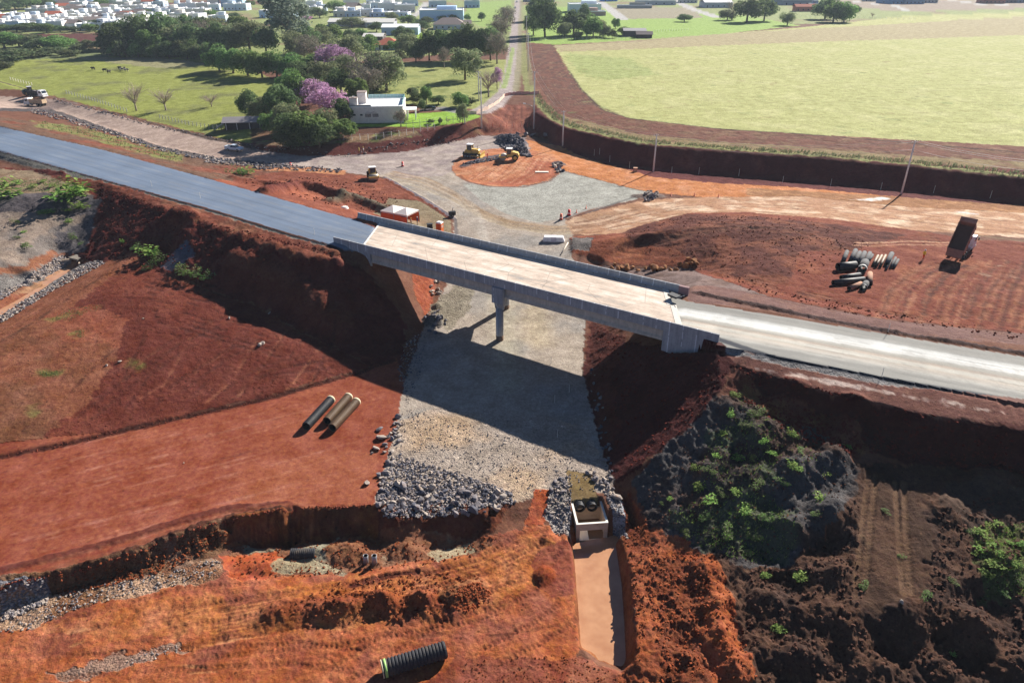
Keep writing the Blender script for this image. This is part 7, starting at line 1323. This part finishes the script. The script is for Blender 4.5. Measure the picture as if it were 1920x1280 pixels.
# safety netting at the cut end of the paved road
def netting(pts, label, m_):
    W2 = []; 
    for p0, p1 in zip(pts[:-1], pts[1:]):
        for k in range(6): W2.append(G(p0[0]+(p1[0]-p0[0])*k/6, p0[1]+(p1[1]-p0[1])*k/6))
    W2.append(G(*pts[-1])); m = MB(); q_ = random.Random(3); t = thing('safety_netting', label, 'netting', W2[0])
    for a_, b_ in zip(W2[:-1], W2[1:]):
        h_ = q_.uniform(.8,1.15); d = (b_-a_); m.box(tuple((a_+b_)/2-W2[0]+Vector((0,0,h_/2))), (Vector((d.x,d.y,0)).length*1.02,.08,h_), math.atan2(d.y,d.x))
    obj('net', m, m_, t)
    for p in W2[::3]: obj('post', MB().box((p.x-W2[0].x,p.y-W2[0].y,p.z-W2[0].z+.7),(.09,.14,1.4)), FR_, t)
netting([(866,214),(893,214),(915,205),(935,193),(946,181)], 'pale safety netting along the outer edge of the paved bend', mat('net_pale', (240,210,186), .8)); netting([(946,181),(960,178),(975,177),(1010,177)], 'pinkish safety netting across the end of the old road above the ramp', mat('net_pink', (232,168,150), .8))
lp = G(872,232); t = thing('leaning_post', 'pale concrete post leaning against the thin shrub by the lawn corner', 'post', lp); t.rotation_euler.y = R(-6); obj('shaft', MB().tube([(0,0,0),(0,0,5.6)], [.2,.14], 8), PCON, t)
# barn by the service road
bn = G(457,243); t = thing('timber_barn', 'low dark timber barn with grey sheet roof beside the pasture', 'barn', bn, R(8)); 
obj('wall', MB().box((0,2.5,1.1),(11,5,2.3)), WDK, t); obj('roof', MB().prism([(-.4,2.2),(3.0,3.4),(6.2,2.3),(3.0,3.28),(-.4,2.05)], -6.3, 6.3, 'x'), mat('sheet_grey', (150,144,146), .7, .2, var=.2), t); obj('lean_to', MB().add([(-8.8,-.3,.2),(-5.6,-.3,2.0),(-5.6,5.5,2.0),(-8.8,5.5,.2),(-8.8,-.3,.1),(-5.6,-.3,1.9),(-5.6,5.5,1.9),(-8.8,5.5,.1)],[(0,1,2,3),(4,7,6,5),(0,4,5,1),(1,5,6,2),(2,6,7,3),(3,7,4,0)]), mat('sheet_grey',(0,0,0)), t)
for x in (-5,-1.8,2,5): obj('post', MB().box((x,-.3,1.1),(.18,.18,2.2)), PCON, t)
tag(obj('feed_sacks', MB().lathe([(.9,0),(.8,.6),(.3,.9),(0,1)],8), STK, None, G(488,238)), 'pale heap of sacks at the right end of the timber barn', 'sacks')
# ------------------------------------------------------------------ town houses
QH = random.Random(21); hn = [0]
HCOL = [(232,234,238),(214,226,238),(236,226,214),(200,216,232),(240,236,230),(205,200,195)]
def house(px, py, wpx, hpx, kind='flat', col=None, roofm=None, rz=None, label=None, group=None, depth=None, name='house', cat='house', win=True):
    b = G(px, py); dist = math.sqrt(b.x**2+b.y**2+(CH-b.z)**2); s = dist/CF; W = wpx*s; H = hpx*s; D = depth or W*QH.uniform(.7,1.1)
    rz = QH.uniform(-.25,.25) if rz is None else rz; ci = QH.randrange(len(HCOL)); col = col or HCOL[ci]; wm = mat('wall_%d_%d_%d' % col, col, .8, .2, var=.08)
    t = thing(name, label, cat, b, rz, group); sp = px/1920
    if kind == 'flat':
        up = QH.random() < .45; obj('wall', MB().box((0,D/2,H/2-.5),(W,D,H+1)), wm, t); m = MB(); m.box((0,D/2,H+.02),(W-.3,D-.3,.05)); 
        for c_, d_ in [((0,.12,H+.35),(W+.1,.24,.7)),((0,D-.12,H+.35),(W+.1,.24,.7)),((W/2-.12,D/2,H+.35),(.24,D-.5,.7)),((-W/2+.12,D/2,H+.35),(.24,D-.5,.7))]: m.box(c_, d_)
        rf_ = obj('roof', m, WR, t)
        if up: x0 = QH.uniform(-.25,.25)*W; obj('upper_floor', MB().box((x0,D*.5,H+1.5),(W*.45,D*.55,2.8)), wm, t)
        else: obj('water_tank', MB().box((QH.uniform(-.3,.3)*W,D*.5,H+.9),(1.8,1.8,1.7)), WR, rf_)
    elif kind == 'gable':
        obj('wall', MB().box((0,D/2,H/2-.5),(W,D,H+1)), wm, t); rh = D*.22; obj('roof', MB().prism([(-.5,H-.05),(D/2,H+rh),(D+.5,H-.05),(D+.5,H-.2),(D/2,H+rh-.15),(-.5,H-.2)], -W/2-.5, W/2+.5, 'x'), roofm or TIL, t)
    elif kind == 'hip':
        obj('wall', MB().box((0,D/2,H/2-.5),(W,D,H+1)), wm, t); rh = D*.25; k = W/2-D*.4; vs = [(-W/2-.6,-.6,H),(W/2+.6,-.6,H),(W/2+.6,D+.6,H),(-W/2-.6,D+.6,H),(-k,D/2,H+rh),(k,D/2,H+rh)]; obj('roof', MB().add(vs,[(0,1,5,4),(1,2,5),(2,3,4,5),(3,0,4),(3,2,1,0)]), roofm or TIL, t)
    elif kind == 'shed':
        obj('wall', MB().box((0,D/2,H/2-.5),(W,D,H+1)), wm, t); m = MB(); rh = D*.1; m.prism([(-.3,H),(D/2,H+rh),(D+.3,H),(D+.3,H-.12),(D/2,H+rh-.12),(-.3,H-.12)], -W/2-.3, W/2+.3, 'x'); obj('roof', m, roofm or MTL, t)
    if win:
        nw = max(1, min(5, int(W/3.5)))
        for i in range(nw): x = -W/2+W*(i+.5)/nw; obj('window' if i else 'door', MB().box((x,-.03,min(H*.5,1.5) if i else 1.1),(1.2 if i else .95,.1,1.1 if i else 2.1)), WIN, t)
        for s_ in (-1,1): obj('window', MB().box((s_*(W/2+.02),D*.5,min(H*.5,1.5)),(.1,1.3,1.1)), WIN, t)
    return t
# rows of white houses, upper left
rows = [(57,0,258,24,10,'nearest row'),(51,-6,236,22,9,'second row'),(45,2,222,20,8,'third row'),(39,-4,262,20,8,'fourth row'),(33,110,300,20,7,'fifth row'),(27,60,310,20,7,'sixth row'),(21,95,280,20,7,'seventh row'),(14,120,300,22,7,'eighth row'),(7,100,300,24,6,'farthest row')]
for y, x0, x1, dx, hp, rn in rows:
    x = x0; i = 0
    while x < x1 and i < 30:
        kd = 'flat' if QH.random() < .86 else 'gable'; rmm = TILG if QH.random() < .7 else TIL
        house(x, y+QH.uniform(-1,1), dx*QH.uniform(.72,.98), hp*QH.uniform(.8,1.15), kd, roofm=rmm, label='%s white town house, %s at the upper left, %s from left' % ('flat-roofed' if kd == 'flat' else 'pitched-roof', rn, ORD[i]), group='white houses of the town')
        x += dx*QH.uniform(.95,1.12); i += 1
for i, (x, y, w_, h_) in enumerate([(338,20,16,9),(358,20,16,10),(380,20,18,10),(402,20,16,8),(300,27,20,8),(325,27,20,8),(350,27,22,7),(375,27,20,7),(335,37,26,8),(360,36,24,7),(405,39,24,6),(412,42,20,9),(430,20,20,9),(450,20,22,9),(512,24,26,9),(530,24,20,10),(560,26,26,9),(585,26,22,9),(600,22,20,9),(585,14,26,8)]):
    house(x, y, w_, h_, 'flat', label='white flat-roofed house behind the wood by the bare red lot, %s of them' % ORD[i], group='white houses behind the wood')
for i, (x, y, w_, h_, k) in enumerate([(640,32,26,8,'flat'),(662,32,26,8,'flat'),(686,30,24,9,'flat'),(655,22,24,8,'gable'),(680,20,26,8,'flat'),(706,16,26,8,'flat'),(728,22,34,12,'flat'),(760,24,34,11,'flat'),(742,10,28,8,'gable'),(770,12,26,9,'flat'),(700,8,24,8,'flat'),(660,10,26,8,'flat'),(640,24,20,7,'flat'),(712,32,34,6,'flat'),(745,32,36,6,'flat')]):
    house(x, y, w_, h_, k, (190,206,226) if i % 4 == 1 else None, TILG, label='pale blue-white house in the block left of the side street, %s of it' % ORD[i], group='town block left of the side street')
house(435,12,34,18,'flat',(176,200,226),label='tall pale blue building above the dark wood',group=None); house(512,34,48,10,'flat',(190,214,232),label='long pale blue house with white boundary wall left of the eucalyptus'); house(400,12,16,9,'flat',label='small white annex left of the tall pale blue building')
house(262,48,78,6,'shed',(120,112,116),MTL,R(2),'long shed with striped pale metal roof in front of the dark wood',depth=18,name='shed',cat='shed'); house(330,50,24,10,'gable',(214,220,228),MTL,label='small white gabled building by the edge of the dark wood')
house(662,50,84,7,'shed',(170,168,176),MTL,R(1),'long low shed with cream metal roof, left half among trees',depth=20,name='shed',cat='shed'); house(712,52,48,8,'shed',(176,176,186),MTL,R(1),'grey-walled shed with cream metal roof behind the blue shed',depth=20,name='shed',cat='shed')
house(750,66,62,12,'shed',(178,196,220),WR,R(1),'white-roofed shed with pale blue walls among trees',depth=16,name='shed',cat='shed'); house(699,76,34,6,'shed',(110,100,100),MTL,R(0),'small open shed with bright metal roof above the red-roofed house',depth=14,name='shed',cat='shed')
house(727,94,40,8,'hip',(216,220,232),TIL,R(4),'house with pink-red tiled hip roof among the trees',depth=13); house(698,92,18,5,'gable',(190,180,176),TIL,R(0),'small red-tiled roof left of the hip-roofed house',depth=9); house(792,94,10,5,'gable',(190,180,176),TIL,R(0),'red tiled outbuilding half hidden right of the trees',depth=8)
house(842,56,54,8,'hip',(190,196,210),TILG,R(2),'wide house with grey-brown hip roof near the old road',depth=16); house(872,52,20,6,'gable',(200,196,196),TILG,R(2),'grey-roofed annex right of the wide hip-roofed house',depth=10)
house(828,40,74,16,'flat',(176,204,236),None,R(2),'large pale blue building with white roof boxes beside the old road'); house(822,14,28,9,'flat',(180,200,220),label='small pale blue building with dark roof line near the top'); house(885,15,26,10,'flat',(176,198,222),label='pale blue two-level house on the meadow left of the old road')
house(1097,24,54,12,'flat',(206,218,230),None,R(0),'white two-level house with blue-grey windows right of the old road'); house(1118,30,32,6,'flat',(180,150,140),None,R(0),'low brick annex in front of the white two-level house',win=False); house(1145,3,24,6,'flat',(70,150,220),label='bright blue building at the top edge')
house(1010,4,54,5,'flat',(150,150,150),label='low grey wall building at the top edge right of the old road',depth=4); house(1190,16,58,4,'flat',(165,166,160),None,R(-1),'long low concrete wall building, nearer one',depth=5,win=False); house(1230,10,66,6,'flat',(176,182,190),None,R(-1),'long low blockwork building behind the nearer wall building',depth=12)
house(1347,15,46,8,'shed',(186,190,196),WR,R(0),'low pale building left of the big dark trees'); house(1500,10,56,7,'flat',(140,150,166),label='grey-blue building behind the rounded trees'); house(1515,22,40,7,'gable',(196,120,100),TIL,R(0),'red brick row right of the big dark trees',depth=9); house(1530,20,16,9,'flat',(96,120,150),label='small dark blue building beside the red brick row')
for i, (x, y, w_, h_, c_) in enumerate([(1690,8,34,7,(110,150,190)),(1715,8,30,7,(120,150,180)),(1745,6,20,6,(180,180,185)),(1865,7,28,7,(170,110,100)),(1888,6,26,6,(120,110,120)),(1912,6,24,6,(130,140,160)),(1640,3,30,5,(200,196,190)),(1290,6,30,5,(190,190,190))]):
    house(x, y, w_, h_, 'flat', c_, label=['blue industrial building','blue-grey industrial building','pale small building','brick-red building','dark brown building','grey-blue building at the right corner','cream building','small grey building'][i]+' on the skyline edge at the top right', group='far buildings top right')
t = house(1190,69,38,9,'shed',(92,82,80),mat('old_sheet', (150,146,148), .7),R(-4),'small dark barn with pale sheet roof in the middle distance',depth=12,name='barn',cat='barn',win=False); house(1208,72,26,6,'gable',(74,60,58),mat('old_sheet2', (110,96,96), .8),R(-4),'dark lean-to in front of the small barn',depth=7,name='barn',cat='barn',win=False)
# cattle in the pasture
def cow(px, py, rz, c, label):
    J = [(-.75,0,1.15),(-.2,0,1.1),(.45,0,1.15),(.8,0,1.3),(1.15,0,1.15),(1.38,0,.95)]; rd = [.3,.38,.36,.2,.15,.1]; ed = [(i,i+1) for i in range(5)]
    for x, s, top in ((-.68,1,0),(-.68,-1,0),(.5,1,2),(.5,-1,2)): k = len(J); J += [(x,.2*s,.75),(x+(-.05 if top == 0 else .03),.2*s,.42),(x,.2*s,.03)]; rd += [.15,.08,.06]; ed += [(top,k),(k,k+1),(k+1,k+2)]
    k = len(J); J += [(-1.05,0,1.15),(-1.1,0,.6)]; rd += [.04,.03]; ed += [(0,k),(k,k+1)]
    me = bpy.data.meshes.new('cow'); me.from_pydata(J, [], []) ; me.clear_geometry(); me.from_pydata(J, ed, []); o = bpy.data.objects.new('cow', me); C.objects.link(o); o.modifiers.new('s', 'SKIN'); o.modifiers.new('u', 'SUBSURF').levels = 1
    for i, r_ in enumerate(rd): me.skin_vertices[0].data[i].radius = (r_, r_*1.1); me.skin_vertices[0].data[i].use_root = i == 1
    bpy.context.view_layer.update(); nm = bpy.data.meshes.new_from_object(o.evaluated_get(bpy.context.evaluated_depsgraph_get())); o.modifiers.clear(); o.data = nm; bpy.data.meshes.remove(me); nm.name = 'cow'
    nm.materials.clear(); nm.materials.append(mat('hide_dark', (44,36,34), .8)); nm.materials.append(mat('hide_pale', (214,206,196), .8))
    for p in nm.polygons: p.use_smooth = True; p.material_index = 1 if (c and mnoise.noise(p.center*2.2+Vector((px,0,0))) > .05) else 0
    o.location = G(px, py); o.rotation_euler.z = rz; tag(o, label, 'cow', 'cattle in the pasture')
    for s in (-1,1): obj('horn', MB().tube([(1.12,.1*s,1.28),(1.12,.22*s,1.36),(1.16,.26*s,1.46)], [.03,.02,.008], 5), STK, o); obj('ear', MB().lathe([(0,-.03),(.06,0),(0,.03)],6,'x',(1.1,.2*s,1.2)), nm.materials[0], o)
for a_ in [(229,134,.3,1,'black and white cow in the main group in the pasture, leftmost of it'),(234,132,2.2,0,'dark cow standing in the middle of the pasture group'),(238,135,.0,1,'pale-patched cow lowest in the pasture group'),(225,131,2.9,0,'dark cow at the back of the pasture group'),(197,135,.2,0,'dark cow grazing apart in the middle of the pasture'),(205,138,1.2,0,'small dark cow just below the grazing one'),(175,132,3.0,0,'dark cow farthest left in the pasture')]: cow(*a_)
print('town', time.time()-T0)
# ------------------------------------------------------------------ haze
hz = bpy.data.materials.new('haze_air'); hz.use_nodes = True; hz.node_tree.nodes.clear(); o_ = hz.node_tree.nodes.new('ShaderNodeOutputMaterial'); v_ = hz.node_tree.nodes.new('ShaderNodeVolumePrincipled')
v_.inputs['Color'].default_value = (.74,.86,1,1); v_.inputs['Density'].default_value = .00012; v_.inputs['Anisotropy'].default_value = .1; hz.node_tree.links.new(v_.outputs[0], o_.inputs['Volume'])
if 1:
    zt = 58.0; zb = float(VX[:,2].min())-1.5; S_ = 6300
    h_ = obj('haze', MB().box((0,0,(zt+zb)/2),(2*S_,2*S_,zt-zb)), hz); h_['kind'] = 'stuff'; h_['label'] = 'thin pale haze over the countryside'; h_['category'] = 'haze'
for o in bpy.data.objects:
    if o.name == 'ground': pass
print('all', time.time()-T0, len(bpy.data.objects))
